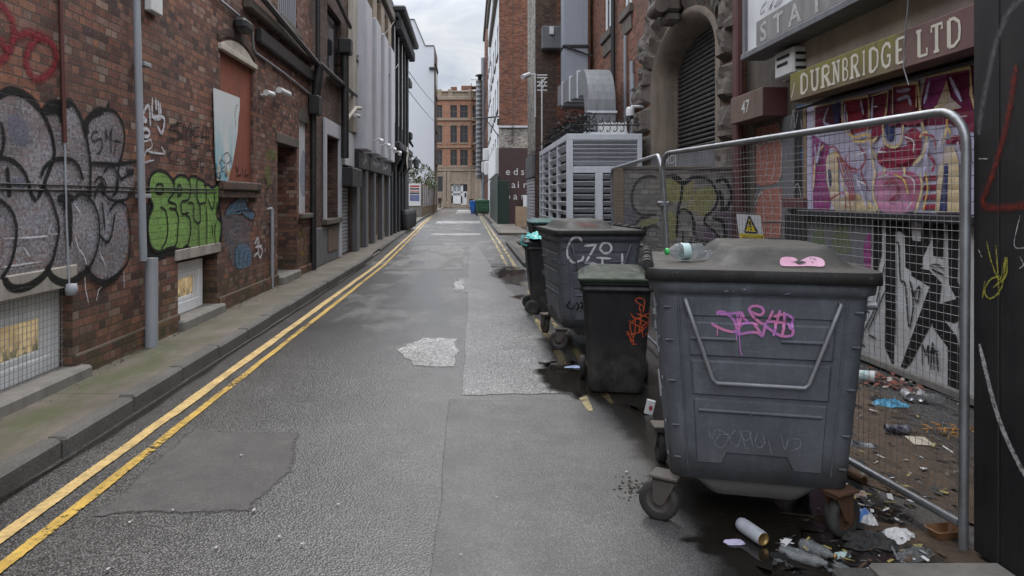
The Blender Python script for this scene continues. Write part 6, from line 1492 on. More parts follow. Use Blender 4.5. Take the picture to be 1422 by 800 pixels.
    for sx in (1,):
        x = sx*(W/2-.02); m.bbox(min(x,x+sx*.02),max(x,x+sx*.02),-D/2+.1,-D/2+.3,1.03,1.15,.006); m.tube([(x,-D/2+.2,1.09),(x+sx*.085,-D/2+.2,1.09)], .021, 10)
    m.build('trunnion', M['steel_galv'], t, local=True)
    # undertray
    m = MB(); rows = []
    for z, w, d in ((zb+.002,W*.62,D*.76),(zb-.02,W*.6,D*.75),(.15,W*.44,D*.7),(.14,W*.4,D*.64)): rows.append([Vector((x,y,z)) for x,y in rrect(w,d,.06)])
    m.grid(rows, closed=True); m.face(rows[-1]); m.build('undertray', M['tray'], t, local=True)
    # castors
    for k, (sx, sy, a) in enumerate(((-1,-1,72),(1,-1,-50),(-1,1,10),(1,1,0))):
        cx, cy = sx*(W/2-.085)-.03, sy*(D/2-.13); Mr = Matrix.Translation((cx,cy,0)) @ Matrix.Rotation(R(a+90),4,'Z')
        m = MB(); m.bbox(-.07,.07,-.06,.06,.222,.239,.004,0,Mr); m.tube([Mr @ Vector((0,0,.19)), Mr @ Vector((0,0,.225))], .03, 8)
        for sg_ in (-1,1):
            pts = [(-.06,.215),(.06,.215),(.055,.1),(.025,.085),(.0,.1)]
            L0 = [Mr @ Vector((x,sg_*.034,z)) for x, z in pts]; L1 = [Mr @ Vector((x,sg_*.038,z)) for x, z in pts]
            m.ngon(L0); m.ngon(L1)
            for i in range(5): m.face([L0[i],L0[(i+1)%5],L1[(i+1)%5],L1[i]])
        m.box(-.06,.06,-.038,.038,.207,.222,0,Mr)
        fk = m.build('castor', M['rust'] if (rusty and k in (1,)) else M['castor'], t, local=True)
        Wm = Mr @ Matrix.Translation((.035,0,.1)) @ Matrix.Rotation(R(90),4,'X')
        m = MB(); m.lathe([(.062,-.022),(.085,-.026),(.098,-.018),(.1,0),(.098,.018),(.085,.026),(.062,.022)], 20, Wm); m.build('wheel', M['rubber'], fk, local=True)
        m = MB(); m.lathe([(0,-.026),(.018,-.026),(.02,-.014),(.055,-.012),(.064,-.022),(.064,.022),(.055,.012),(.02,.014),(.018,.026),(0,.026)], 16, Wm); m.build('hub', M['rust'] if k == 1 else M['castor'], fk, local=True)
    bv = BVHTree.FromPolygons([WMt @ v.co for v in body.data.vertices], [list(p.vertices) for p in body.data.polygons])
    lv = BVHTree.FromPolygons([WMt @ v.co for v in lid.data.vertices], [list(p.vertices) for p in lid.data.polygons])
    return t, body, lid, bv, lv
M['grab'] = plain('worn steel bar', (.26,.27,.28), .5, .3, .4, 20, .1, dirt=(.3,.3,.3), dirtk=.5); M['tray'] = plain('dusty grey plastic', (.16,.155,.145), .8, 0, .3, 8, .2, dirt=(.16,.15,.13), dirtk=.6); M['castor'] = plain('grubby steel castor', (.11,.1,.09), .65, .4, .4, 14, .2, dirt=(.1,.07,.05), dirtk=.6)
class Decal:
    """paint laid on a curved or tilted surface through its BVH"""
    def __init__(s, bv, sc, ox, oy, k=.002): s.bv, s.sc, s.ox, s.oy, s.k = bv, sc, ox, oy, k
    def pt(s, z):
        d = ray(z[0]/s.sc+s.ox, z[1]/s.sc+s.oy).normalized(); h = s.bv.ray_cast(EYE, d)
        if h[0] is None: return None
        n = h[1] if h[1].dot(d) < 0 else -h[1]; return h[0], n
    def strokes(s, mb, lists, w, smooth=True):
        for L in lists:
            q = spl(L, 6) if smooth else [Vector(p) for p in L]
            r = [s.pt(p) for p in q]; r = [x for x in r if x]
            if len(r) > 1: mb.ribbon([x[0] for x in r], [x[1] for x in r], w, s.k); s.k += .0007
    def fill(s, mb, poly, smooth=True):
        q = spl(poly, 3, True)[:-1] if smooth else [Vector(p) for p in poly]
        r = [s.pt(p) for p in q]; r = [x for x in r if x]
        if len(r) < 3: return
        N = sum((x[1] for x in r), Vector()).normalized(); fill3(mb, [x[0]+x[1]*s.k for x in r], N); s.k += .0006
b1, body, lid, bv, lv = big_bin('largest grey four wheeled bin in front, sprayed with a pink tag', (1.475,3.855,0), R(-13.5), .95, 1.06, -1, M['bin_grey'])
g = G('pink spray'); v = g.obj(); c = g.mix(g.mapr(g.noise(v, 14, 3), .42, .58), (.48,.19,.5), (.66,.22,.42)); uv = g.sep(g.n('TexCoord').outputs['UV'])
d = g.math('SUBTRACT', .5, g.math('ABSOLUTE', g.math('SUBTRACT', uv[1], .5)))
M['pink'] = g.bsdf(c, .5, alpha=g.math('MULTIPLY', g.mapr(g.math('ADD', d, g.math('MULTIPLY', g.math('SUBTRACT', g.noise(v, 90, 2), .5), .15)), .0, .16), g.mapr(g.noise(v, 60, 3), .25, .45, .6, .95)))
m = MB(); DK = Decal(bv, 8, 980, 400)
DK.strokes(m, [[(130,290),(140,262),(200,265),(240,290),(300,340),(330,400),(345,460),(320,485),(240,475),(160,445),(110,420),(70,395)],[(160,288),(240,285),(330,275),(400,270)],[(350,270),(360,380),(370,430)],[(400,270),(375,400),(365,480),(370,520)],[(400,275),(430,340),(480,390)],[(370,420),(440,400),(520,400),(570,415)],[(380,510),(470,490),(560,490),(610,520)],[(640,270),(600,295),(520,270),(480,240),(500,205),(560,195),(620,215),(645,260)],[(480,250),(530,320),(590,370),(640,400)],[(520,400),(570,440),(600,490),(620,530),(645,470),(665,400),(720,300),(740,250)],[(660,420),(720,460),(780,500),(850,535)],[(680,370),(760,370),(850,380)],[(760,310),(820,290),(900,290),(965,330)],[(820,245),(790,350),(770,440),(750,520)],[(865,265),(870,350),(860,440),(840,530)],[(965,330),(950,400),(965,470),(945,520),(860,530)],[(890,400),(945,450)]], .0155)
DK.strokes(m, [[(125,440),(125,520)],[(335,480),(338,570)],[(368,500),(375,600),(380,680),(398,735)]], .0055); m.build('graffiti_tag', M['pink'], body)
scr = paint_brick('pale scratch paint', (.42,.44,.5), .8, bricky=False, wear=.4)
m = MB(); DK = Decal(bv, 3.076, 860, 540)
DK.strokes(m, [[(378,170),(395,215),(410,175),(430,190),(405,230),(440,250),(465,200),(420,170)],[(400,190),(470,195)],[(500,170),(470,210),(500,245),(520,200),(510,175)],[(520,175),(538,255)],[(525,180),(560,180),(550,215),(530,215)],[(555,180),(575,262)],[(590,185),(580,230),(600,250),(620,225),(605,185)],[(635,215),(648,270)],[(688,185),(705,255),(720,210)],[(735,210),(770,215),(770,245),(730,262)],[(540,112),(580,104),(540,112)]], .0035)
D2 = Decal(bv, 8, 980, 400); D2.strokes(m, [[(360,122),(660,72)],[(655,112),(960,50)]], .004); D2.strokes(m, [[(250,60),(270,62)],[(210,32),(250,30)],[(420,10),(440,12)]], .008)
m.build('scratches', scr, body)
m = MB(); DL = Decal(lv, 3.95, 880, 330, .003); DL.fill(m, [(805,120),(830,108),(880,112),(910,128),(960,108),(1000,108),(1040,125),(1042,160),(960,158),(870,160),(808,155)]); m.build('graffiti_patch', mp('pale pink spray', (.6,.3,.42), (.62,.5,.6), False), lid)
m = MB(); DL.fill(m, [(880,135),(912,128),(935,140),(910,150)]); DL.strokes(m, [[(900,130),(940,140)]], .012); m.build('graffiti_mark', M['rubber'], lid)
b2, body2, lid2, bv2, lv2 = big_bin('grey four wheeled bin with white CZIT scrawl, behind the green lidded wheelie bin', (1.32,8.06,0), R(4), .88, 1.2, 1, M['bin_grey'], bar='bin_grey')
wt = paint_brick('white marker', (.7,.7,.7), .95, bricky=False, wear=.12); bt = paint_brick('black marker', (.012,.012,.012), .95, bricky=False, wear=.15); rt = paint_brick('dull red spray', (.25,.03,.02), .7, bricky=False, wear=.4); ot = paint_brick('orange spray', (.5,.09,.03), .92, bricky=False, wear=.2)
m = MB(); DK = Decal(bv2, 4, 740, 300, .003); DK.strokes(m, [[(275,145),(255,118),(220,125),(195,170),(195,225),(225,258),(270,245),(280,225)],[(290,165),(350,160)],[(350,160),(290,262)],[(290,258),(352,265)],[(372,180),(385,155),(415,150),(435,172),(425,200),(395,205),(373,185)],[(355,232),(430,235)],[(385,240),(385,290)],[(495,215),(495,278)]], .03); DK.strokes(m, [[(390,335),(330,330)]], .02); m.build('graffiti_tag', wt, body2)
m = MB(); DK.strokes(m, [[(205,470),(190,500),(215,515),(235,495)],[(240,480),(255,500),(240,520)],[(262,478),(285,490),(262,505),(288,512)],[(295,485),(300,515),(315,485),(330,495)]], .02); m.build('graffiti_tag', bt, body2)
m = MB(); DK = Decal(lv2, 4, 740, 300, .003); DK.strokes(m, [[(245,45),(290,42),(350,55),(300,60),(250,52)],[(260,50),(340,48)]], .02); m.build('graffiti_mark', rt, lid2)
m = MB()
for z, yy in ((.98,8.3),(.72,8.25)): text(m, 'VEOLIA' if False else 'WASTE', WM[b2] @ Vector((-.47,.28,z)), WM[b2].to_3x3() @ Vector((0,-1,0)), (0,0,1), .07, 1.0)
m.build('lettering', paint_brick('faded lettering', (.3,.3,.3), .7, edge=False, bricky=False, wear=.4), body2)
big_bin('far green four wheeled bin beside the blue bin', (1.25,67,0), R(10), 1.25, 1.1, 1, M['bin_dgreen'], None, False, lidmat='bin_dgreen', H=1.35)

def wheelie(label, loc, rz, mat, lidmat, W=.57, D=.72, H=.925, name='wheelie_bin'):
    t = thing(name, label, 'bin', loc, rz); m = MB(); rows = []
    prof = [(.02,.41,.48),(.05,.44,.51),(.3,.475,.575),(.6,.515,.635),(H-.1,W-.025,D-.05),(H-.08,W-.02,D-.04),(H-.078,W+.02,D),(H-.05,W+.024,D+.004),(H-.048,W,D-.02),(H-.03,W,D-.02),(H-.028,W+.02,D),(H,W+.02,D),(H,W-.06,D-.08)]
    for z, w, d in prof: rows.append([Vector((x, y-(D-d)*.12, z)) for x, y in rrect(w, d, .055)])
    m.grid(rows, closed=True); m.face(rows[0]); 
    for z in (.66,.69): 
        m.tube([(-W/2-.004,-.18,z),(-W/2-.004,-.05,z)], .006, 5)
    body = m.build('body', mat, t, local=True)
    m = MB(); rows = []
    for z, w, d, oy in ((H+.002,W+.05,D+.03,0),(H+.022,W+.055,D+.035,0),(H+.03,W+.04,D+.02,0),(H+.04,W-.05,D-.08,.01),(H+.068,W-.16,D-.24,.05),(H+.072,W-.3,D-.4,.06)): rows.append([Vector((x,y+oy,z+(.02 if y > 0 and z > H+.03 else 0))) for x,y in rrect(w,d,.06)])
    m.grid(rows, closed=True, smooth=False); m.face(rows[-1]); lid = m.build('lid', lidmat, t, local=True)
    m = MB(); m.tube([(-W/2+.06,D/2-.02,H-.02),(-W/2+.06,D/2+.07,H),(W/2-.06,D/2+.07,H),(W/2-.06,D/2-.02,H-.02)], .016, 8); m.build('handle', mat, t, local=True)
    for sx in (-1,1):
        Wm = Matrix.Translation((sx*(.27),D/2-.1,.1)) @ Matrix.Rotation(R(90),4,'Y'); m = MB(); m.lathe([(0,-.022),(.06,-.022),(.07,-.025),(.098,-.02),(.1,0),(.098,.02),(.07,.025),(.06,.022),(0,.022)], 18, Wm); m.build('wheel', M['rubber'], t, local=True)
    m = MB(); m.tube([(-.27,D/2-.1,.1),(.27,D/2-.1,.1)], .012, 6); m.build('axle', M['castor'], t, local=True)
    bb = BVHTree.FromPolygons([WM[t] @ v.co for v in body.data.vertices], [list(p.vertices) for p in body.data.polygons])
    return t, body, lid, bb
w1, wb_, wl_, wbv = wheelie('black wheelie bin with mossy green lid and orange scrawl', (1.235,6.12,0), R(-9), M['bin_black'], M['bin_green'])
m = MB(); DK = Decal(wbv, 4, 740, 300, .003); DK.strokes(m, [[(610,500),(580,480),(570,465),(590,455),(620,470),(610,540)],[(545,540),(570,600),(550,700),(530,640)],[(520,640),(560,700),(540,600),(600,560),(640,540)],[(590,500),(600,560),(590,640),(620,600)],[(560,560),(650,600)],[(530,580),(640,640)],[(520,660),(600,640),(650,580)],[(640,520),(650,620),(620,660)],[(545,710),(575,710)],[(600,590),(610,670)],[(575,540),(640,570),(600,620)]], .011); m.build('graffiti_tag', ot, wb_)
wheelie('black wheelie bin with a bright teal bag on its lid, beside the CZIT bin', (1.12,10.15,0), R(90), M['bin_black'], M['bin_black'], H=.97)
w5, wb5, _, bv5 = wheelie('tall dark bin with a dull teal lid, in front of the louvred unit', (1.52,14.5,0), R(3), M['bin_black'], M['bin_teal'], W=.62, D=.85, H=1.1)
m = MB(); DK = Decal(bv5, 5, 680, 170, .004); DK.strokes(m, [[(345,760),(390,755)],[(370,790),(420,785)],[(330,790),(345,795)]], .03); m.build('graffiti_tag', wt, wb5)
wheelie('far blue wheelie bin beside the green one', (.45,74,0), R(-30), M['bin_blue'], M['bin_blue'], W=.75, D=.8, H=1.25)

# ------------------------------------------------------------------ litter
def crumple(name, label, cat, p, sx, sy, h, mat, seed, rz=0, group=None, n=9, rough=1.0):
    rr = random.Random(seed); m = MB(); Mx = Matrix.Translation(p) @ Matrix.Rotation(rz,4,'Z'); rows = []
    for j in range(n+1):
        row = []
        for i in range(n+1):
            u, v = -1+2*i/n, -1+2*j/n; e = 1+.35*mnoise.noise(Vector((u*1.5+seed,v*1.5,seed*.7)))
            k = max(abs(u),abs(v)); z = h*(.35+.65*abs(mnoise.noise(Vector((u*2.2*rough,v*2.2*rough,seed+4.))))*2)*(1-k**3)+rr.uniform(0,.12)*h
            row.append(Mx @ Vector((u*sx*e*(1-.2*abs(v)),v*sy*e*(1-.2*abs(u)),max(.002,z))))
        rows.append(row)
    m.grid(rows, smooth=False); o = m.build(name, mat); 
    return tag(o, label, cat, group)
def can(name, label, px, py, ang, body, end, L=.125, r=.033, crush=0.0, endin=True, z0=.012, group=None):
    p = onZ(px, py, z0); t = thing(name, label, 'can', p, group=group)
    Mx = Matrix.Translation(p+Vector((0,0,r))) @ Matrix.Rotation(ang,4,'Z') @ Matrix.Rotation(R(90),4,'X')
    m = MB(); rows = []
    for i in range(13):
        f = -1+2*i/12; rr_ = r*(1-crush*.35*abs(math.sin(f*4))) * (1 if abs(f) < .8 else (.98 if abs(f) < .9 else .86))
        rows.append([Mx @ Vector((rr_*math.cos(a)*(1-crush*.3*math.cos(f*3)),rr_*math.sin(a),f*L/2)) for a in [2*math.pi*k/16 for k in range(16)]])
    m.grid(rows, closed=True); m.build('body', body, t)
    m = MB(); m.lathe([(.86*r,L/2),(.80*r,L/2+.002),(.76*r,L/2-.006),(0,L/2-.007)], 16, Mx); m.lathe([(.86*r,-L/2),(.8*r,-L/2-.002),(.74*r,-L/2+.006),(0,-L/2+.01)], 16, Mx)
    m.lathe([(.15*r,L/2-.005),(.3*r,L/2-.004)], 8, Mx @ Matrix.Translation((0,r*.25,0))); m.build('end', end, t); return t
gold = plain('brassy can end', (.4,.26,.1), .35, .7, .3, 30); alu = plain('aluminium', (.6,.6,.6), .35, .7, .3, 20)
cw = plain('pale blue grey can print', (.5,.52,.56), .4, .1, .6, 18, dirt=(.2,.24,.34), dirtk=.5); cd = plain('dark can print', (.07,.07,.1), .4, .2, .9, 16, dirt=(.4,.4,.45), dirtk=.8); cs = plain('silvery can print', (.5,.5,.5), .4, .3, .5, 14, dirt=(.15,.15,.17))
can('drinks_can', 'pale blue drinks can with brassy end lying in front of the largest bin', 1044, 748, R(16), cw, gold, L=.165, r=.034)
can('drinks_can', 'silver can with open end lying closest to the white paper cup', 1260, 554, R(-15), cs, alu, L=.15, r=.035)
can('drinks_can', 'silver can with open end lying between another can and a clear bottle', 1279, 556, R(-35), cs, alu, L=.15, r=.035)
can('drinks_can', 'dark striped drinks can lying beside the beige card', 1246, 603, R(80), cd, cd, L=.15, r=.033, crush=.5)
clear = G('clear plastic'); bs = clear.n('BsdfPrincipled', {'Base Color': (.3,.32,.32), 'Roughness': .1, 'IOR': 1.4}); tr_ = clear.n('BsdfTransparent'); mx_ = clear.n('MixShader', {0: .36, 1: tr_.outputs[0], 2: bs.outputs[0]}); clear.t.links.new(mx_.outputs[0], clear.out.inputs[0]); M['clear'] = clear.m
blu = plain('blue plastic', (.02,.09,.5), .4); grn = plain('green plastic cap', (.05,.45,.1), .4, 0, .15); paper = plain('white paper', (.68,.67,.66), .75, 0, .3, 9, .2); mint = plain('pale blue label', (.45,.6,.58), .5, 0, .3); cardm = plain('beige card', (.5,.43,.34), .8, 0, .3); teal = plain('teal plastic bag', (.1,.5,.46), .4, 0, .5, 9)
def bottle(name, label, p, rz, L, r, capm, labm=None, lay=True, crush=.2, tilt=0.0):
    t = thing(name, label, 'bottle', p); Mx = Matrix.Translation(Vector(p)+Vector((0,0,r if lay else 0))) @ Matrix.Rotation(rz,4,'Z') @ Matrix.Rotation(R(90)-tilt if lay else 0,4,'X') @ Matrix.Translation((0,0,-L/2 if lay else 0))
    prof = [(0,0),(r*.8,0),(r,.012),(r,L*.3),(r*.93,L*.34),(r,L*.38),(r,L*.6),(r*.93,L*.63),(r,L*.66),(r*.8,L*.78),(r*.4,L*.88),(r*.33,L*.92),(r*.33,L*.94)]
    m = MB(); rows = []
    for i,(q,z) in enumerate(prof): rows.append([Mx @ Vector((q*math.cos(a)*(1+crush*.5*mnoise.noise(Vector((a,z*12,p[0]*9)))),q*math.sin(a)*(1+crush*mnoise.noise(Vector((z*14,a*1.3,p[1]*7)))),z)) for a in [2*math.pi*k/16 for k in range(16)]])
    m.grid(rows, closed=True); m.build('bottle', M['clear'], t)
    m = MB(); m.lathe([(r*.4,L*.925),(r*.42,L*.93),(r*.42,L*.99),(r*.36,L),(0,L)], 14, Mx); m.build('cap', capm, t)
    if labm: m = MB(); m.lathe([(r*1.02,L*.39),(r*1.03,L*.4),(r*1.03,L*.58),(r*1.02,L*.59)], 16, Mx); m.build('label', labm, t)
    return t
bp = onZ(950, 360, 1.285); bottle('milk_bottle', 'clear plastic milk bottle with green cap lying on the largest bin lid', (bp.x,bp.y,1.282), R(-83), .2, .043, grn, mint)
crumple('plastic_wrap', 'crumpled clear plastic wrap at the end of the milk bottle', 'wrapper', (bp.x+.125,bp.y+.01,1.28), .05, .05, .06, M['clear'], 3)
q = onZ(1164,722,.012); bottle('plastic_bottle', 'large clear plastic bottle with big blue cap standing by the rusty castor', (q.x,q.y,.012), R(20), .2, .062, blu, None, False, .25)
q = onZ(1118,782,.012); bottle('plastic_bottle', 'flattened clear bottle lying in the wet near the bottom edge', (q.x,q.y,.012), R(55), .21, .024, M['dark'], None, True, .5)
q = onZ(1136,772,.012); bottle('glass_bottle', 'small clear bottle with a brassy neck lying in the wet litter', (q.x,q.y,.012), R(40), .16, .026, gold, None, True, .1)
q = onZ(1298,560,.012); bottle('plastic_bottle', 'clear plastic cup or bottle end lying beside the two silver cans', (q.x,q.y,.012), R(75), .14, .036, M['clear'], None, True, .3)
crumple('paper_scrap', 'white crumpled paper sheet on the brown dirt by the fence foot', 'paper', onZ(1246,745,.012), .085, .06, .035, paper, 5, .4)
crumple('paper_scrap', 'small lilac scrap of paper beside the pale blue can', 'paper', onZ(1021,754,.012), .045, .025, .02, plain('lilac paper', (.5,.46,.62), .7), 6)
crumple('snack_wrapper', 'blue and white snack wrapper behind the clear bottle', 'wrapper', onZ(1198,722,.012), .05, .035, .06, plain('blue white wrapper', (.1,.25,.6), .4, 0, .2, 20, dirt=(.65,.66,.68), dirtk=1), 7)
crumple('paper_scrap', 'round white crumpled scrap beside the blue wrapper', 'paper', onZ(1208,727,.012), .035, .03, .06, paper, 8)
crumple('plastic_scrap', 'clear plastic scrap in the wet at the bottom edge', 'plastic', onZ(1162,790,.012), .055, .04, .02, M['clear'], 9)
crumple('plastic_scrap', 'white and green plastic scrap beside the brassy necked bottle', 'plastic', onZ(1168,773,.012), .05, .02, .03, mint, 10, .3)
crumple('blue_rag', 'light blue plastic rag in the fenced yard', 'rag', onZ(1235,563,.012), .12, .07, .05, plain('light blue plastic', (.12,.42,.62), .5, 0, .4, 12), 11, -.2, n=14, rough=2)
crumple('black_rag', 'wet black plastic heap in front of the dirt', 'rag', onZ(1205,752,.012), .13, .09, .04, M['rubber'], 12, n=14, rough=2)
crumple('black_rag', 'small wet black rag between the pale blue can and clear bottles', 'rag', onZ(1082,776,.012), .035, .03, .04, M['dark'], 13)
crumple('plastic_sheet', 'dirty clear plastic sheet crumpled on the dirt edge', 'plastic', onZ(1268,772,.012), .12, .05, .03, M['clear'], 14, .5, n=14, rough=2)
p = onZ(1277,613,.016); m = MB(); m.bbox(-.06,.06,-.085,.085,0,.006,.001,0,Matrix.Translation(p) @ Matrix.Rotation(R(-12),4,'Z')); tag(m.build('card_sheet', cardm), 'beige card sheet lying flat in the fenced yard', 'card')
p = onZ(1317,625,.014); m = MB(); m.tube([p+Vector((-.01,-.06,0.004)),p+Vector((.005,.06,.004))], .005, 6); tag(m.build('paper_stick', paper), 'thin white stick on the yard ground near the fence', 'stick')
# orange peel pile
m = MB(); rr = random.Random(21); c0 = onZ(1318,601,.012)
for i in range(46):
    x, y = rr.gauss(0,.11), rr.gauss(0,.07); m.tube([c0+Vector((x,y,.005+rr.random()*.02)), c0+Vector((x+rr.uniform(-.05,.05),y+rr.uniform(-.05,.05),.005+rr.random()*.03))], .006, 5)
tag(m.build('food_scraps', plain('orange food scraps', (.42,.2,.04), .6, 0, .6, 20)), 'pile of orange spilled chips near the fence pole', 'food', kind='stuff')
# red brown scraps along the white panel
m = MB(); rr = random.Random(22)
for i in range(150):
    f = rr.random(); p = onZ(1205+75*f+rr.gauss(0,8), 522+26*f+rr.gauss(0,5), .01); s_ = rr.uniform(.008,.03); a = rr.random()*6.28; z = rr.uniform(.004,.03)
    u = Vector((math.cos(a),math.sin(a),rr.uniform(-.4,.4)))*s_; w = Vector((-math.sin(a),math.cos(a),rr.uniform(-.4,.4)))*s_*.7; p.z += z
    m.face([p-u-w,p+u-w,p+u+w,p-u+w], rr.choice((0,0,0,1,2)))
tag(m.build('food_scraps', [plain('red scraps', (.22,.06,.035), .7), plain('pale scraps', (.45,.38,.3), .7), plain('brown scraps', (.1,.06,.04), .8)]), 'spill of reddish scraps along the foot of the white panel', 'food', kind='stuff')
# paper cup in yard
t = thing('paper_cup', 'white paper cup lying by the green step in the fenced yard', 'cup', onZ(1200,530,.012)); p = onZ(1200,530,.012); Mx = Matrix.Translation(p+Vector((0,0,.05))) @ Matrix.Rotation(R(62),4,'Z') @ Matrix.Rotation(R(92),4,'X'); m = MB(); m.lathe([(0,-.08),(.04,-.08),(.055,.08),(.057,.082),(.053,.082),(.05,.06)], 16, Mx); m.build('cup', paper, t); m = MB(); m.lathe([(.047,-.03),(.052,.03)], 16, Mx @ Matrix.Scale(1.02,4,(1,0,0))); m.build('print', mint, t)
# tray
t = thing('food_tray', 'rusty brown takeaway tray lying by the fence pole', 'tray', onZ(1312,742,.012)); p = onZ(1312,745,.012); Mx = Matrix.Translation(p) @ Matrix.Rotation(R(10),4,'Z'); m = MB(); rows = [[Mx @ Vector((x,y,z)) for x,y in rrect(w,d,.02,3)] for z,w,d in ((.04,.16,.1),(.042,.15,.09),(.003,.12,.07))]; m.grid(rows, closed=True, smooth=False); m.face(rows[-1]); m.build('tray', plain('brown tray', (.22,.11,.05), .5), t)
# carton by the big bin
p = onZ(900,575,.012); m = MB(); m.bbox(-.03,.03,-.02,.02,0,.105,.003,0,Matrix.Translation(p) @ Matrix.Rotation(R(14),4,'Y') @ Matrix.Rotation(R(-10),4,'Z')); t = thing('carton', 'small white carton with a red mark standing beside the largest bin', 'carton', p); m.build('box', paper, t); m = MB(); fill3(m, [p+Vector((.013+.014*math.cos(a),-.0245,.05+.018*math.sin(a))) for a in [k*.524 for k in range(12)]], Vector((0,-1,0))); m.build('mark', plain('red print', (.4,.05,.05), .6), t)
crumple('snack_wrapper', 'flat bluish wrapper in the puddle by the grey bin wheels', 'wrapper', onZ(797,510,.014), .1, .045, .015, plain('bluish foil', (.35,.42,.6), .35, .3), 15)
crumple('plastic_packaging', 'striped black and white packaging strip beside the fence rail', 'wrapper', onZ(1188,618,.012), .14, .035, .03, plain('black white packet', (.04,.04,.045), .4, 0, .3, 16, dirt=(.55,.55,.56), dirtk=.9), 16, -.35)
crumple('plastic_packaging', 'dark packet behind the reddish scraps spill in the yard', 'wrapper', onZ(1218,557,.012), .05, .04, .05, M['rubber'], 17)
p = onZ(1188,688,.012); m = MB(); m.bbox(-.05,.05,-.035,.035,0,.02,.003,0,Matrix.Translation(p) @ Matrix.Rotation(R(-20),4,'Z')); tag(m.build('cigarette_packet', plain('red white packet', (.55,.5,.46), .6, 0, .2, 25, dirt=(.4,.06,.05), dirtk=.9)), 'red and white cigarette packet behind the blue capped bottle', 'packet')
# teal bag on wheelie lid
BG = crumple('plastic_bag', 'bright teal plastic bag heaped on a black wheelie bin lid', 'bag', (1.02,10.1,1.04), .26, .3, .1, teal, 31, .2, n=14)
m = MB(); m.tube([(.82,9.85,1.07),(.72,9.8,1.09),(.7,9.78,.98),(.78,9.82,.95)], .012, 6); hh = m.build('handle', teal, BG)
paper2 = plain('trodden paper', (.42,.41,.39), .8, 0, .5, 30)
# loose paper specks on the road
rr = random.Random(33); spots = [(353,708,.04),(470,700,.03),(440,395,.02),(420,755,.03),(388,745,.03),(590,470,.05),(620,462,.03),(228,570,.02),(240,708,.025),(180,725,.03),(335,632,.03),(505,620,.02),(810,470,.02),(150,790,.03),(720,600,.02),(560,640,.02),(870,655,.03),(690,690,.018),(300,760,.03),(640,770,.02)]
for i, (x, y, s_) in enumerate(spots):
    p = onZ(x, y, .013); crumple('paper_scrap', 'tiny pale scrap of paper trodden into the road', 'paper', p, s_*.36, s_*.22, .0015, paper2, 40+i, rr.random()*3, 'paper scraps trodden into the road', n=4)
# fine rubbish by the fence: uncountable
m = MB(); rr = random.Random(77)
for i in range(560):
    k = rr.random()
    if k < .5: x, y = rr.gauss(1205,45), rr.gauss(700,32)
    elif k < .75: x, y = rr.uniform(1080,1290), rr.gauss(772,12)
    else: x, y = rr.uniform(1180,1335), rr.uniform(560,690)
    if y > 798 or y < 520 or x > 1338: continue
    p = onZ(x, y, .013); s_ = abs(rr.gauss(0,.014))+.004; a = rr.random()*6.28; tl = rr.uniform(-.5,.5)
    u = Vector((math.cos(a),math.sin(a),tl))*s_; w = Vector((-math.sin(a),math.cos(a),-tl*.5))*s_*rr.uniform(.2,.7); p.z += s_*.5
    m.face([p-u-w,p+u-w*.6,p+u*.8+w,p-u*.7+w*.8], rr.choice((0,0,0,0,1,1,2,3,4)))
tag(m.build('litter', [M['rubber'], plain('brown bits', (.1,.06,.035), .85), paper, plain('yellow bits', (.4,.33,.1), .7), M['clear']]), None, None, kind='stuff')
m = MB()
for i in range(160):
    x, y = rr.gauss(895,18), rr.gauss(678,9)
    p = onZ(x, y, .008); s_ = abs(rr.gauss(0,.008))+.003; a = rr.random()*6.28
    u = Vector((math.cos(a),math.sin(a),.2))*s_; w = Vector((-math.sin(a),math.cos(a),.3))*s_*.6; m.face([p-u,p+w,p+u,p-w])
for i in range(500):
    f = rr.random(); p = Vector((-3.26+abs(rr.gauss(0,.08)), 4+11*f, .122)); s_ = abs(rr.gauss(0,.01))+.003; a = rr.random()*6.28
    u = Vector((math.cos(a),math.sin(a),.2))*s_; w = Vector((-math.sin(a),math.cos(a),.3))*s_*.6; m.face([p-u,p+w,p+u,p-w])
tag(m.build('leaf_debris', plain('dark leaf litter', (.045,.035,.025), .9)), None, None, kind='stuff')

# ------------------------------------------------------------------ cables over the street
def cable(label, a, b, sag, r=.014):
    a, b = Vector(a), Vector(b); m = MB(); m.tube([a+(b-a)*(i/12)-Vector((0,0,sag*4*(i/12)*(1-i/12))) for i in range(13)], r, 5); tag(m.build('overhead_cable', M['black_iron']), label, 'cable')
cable('thick dark overhead cable looping along the pale pilasters', (-3.1,19.8,5.4), (-2.86,29,7.0), .5, .022)
cable('thin upper cable rising along the pale pilasters', (-3.1,19.8,5.5), (-2.84,27,8.2), .15, .012)
cable('highest thin cable crossing from the pub to the gable building', (-3.2,37,8.2), (-4.1,83,12.6), .15, .02)
cable('middle thin cable crossing from the pub to the gable building', (-3.2,37,7.2), (-4.1,83,10.5), .12, .02)
cable('lowest thin cable crossing from the pub to the gable building', (-3.2,37,4.0), (-4.1,83,4.6), .08, .02)

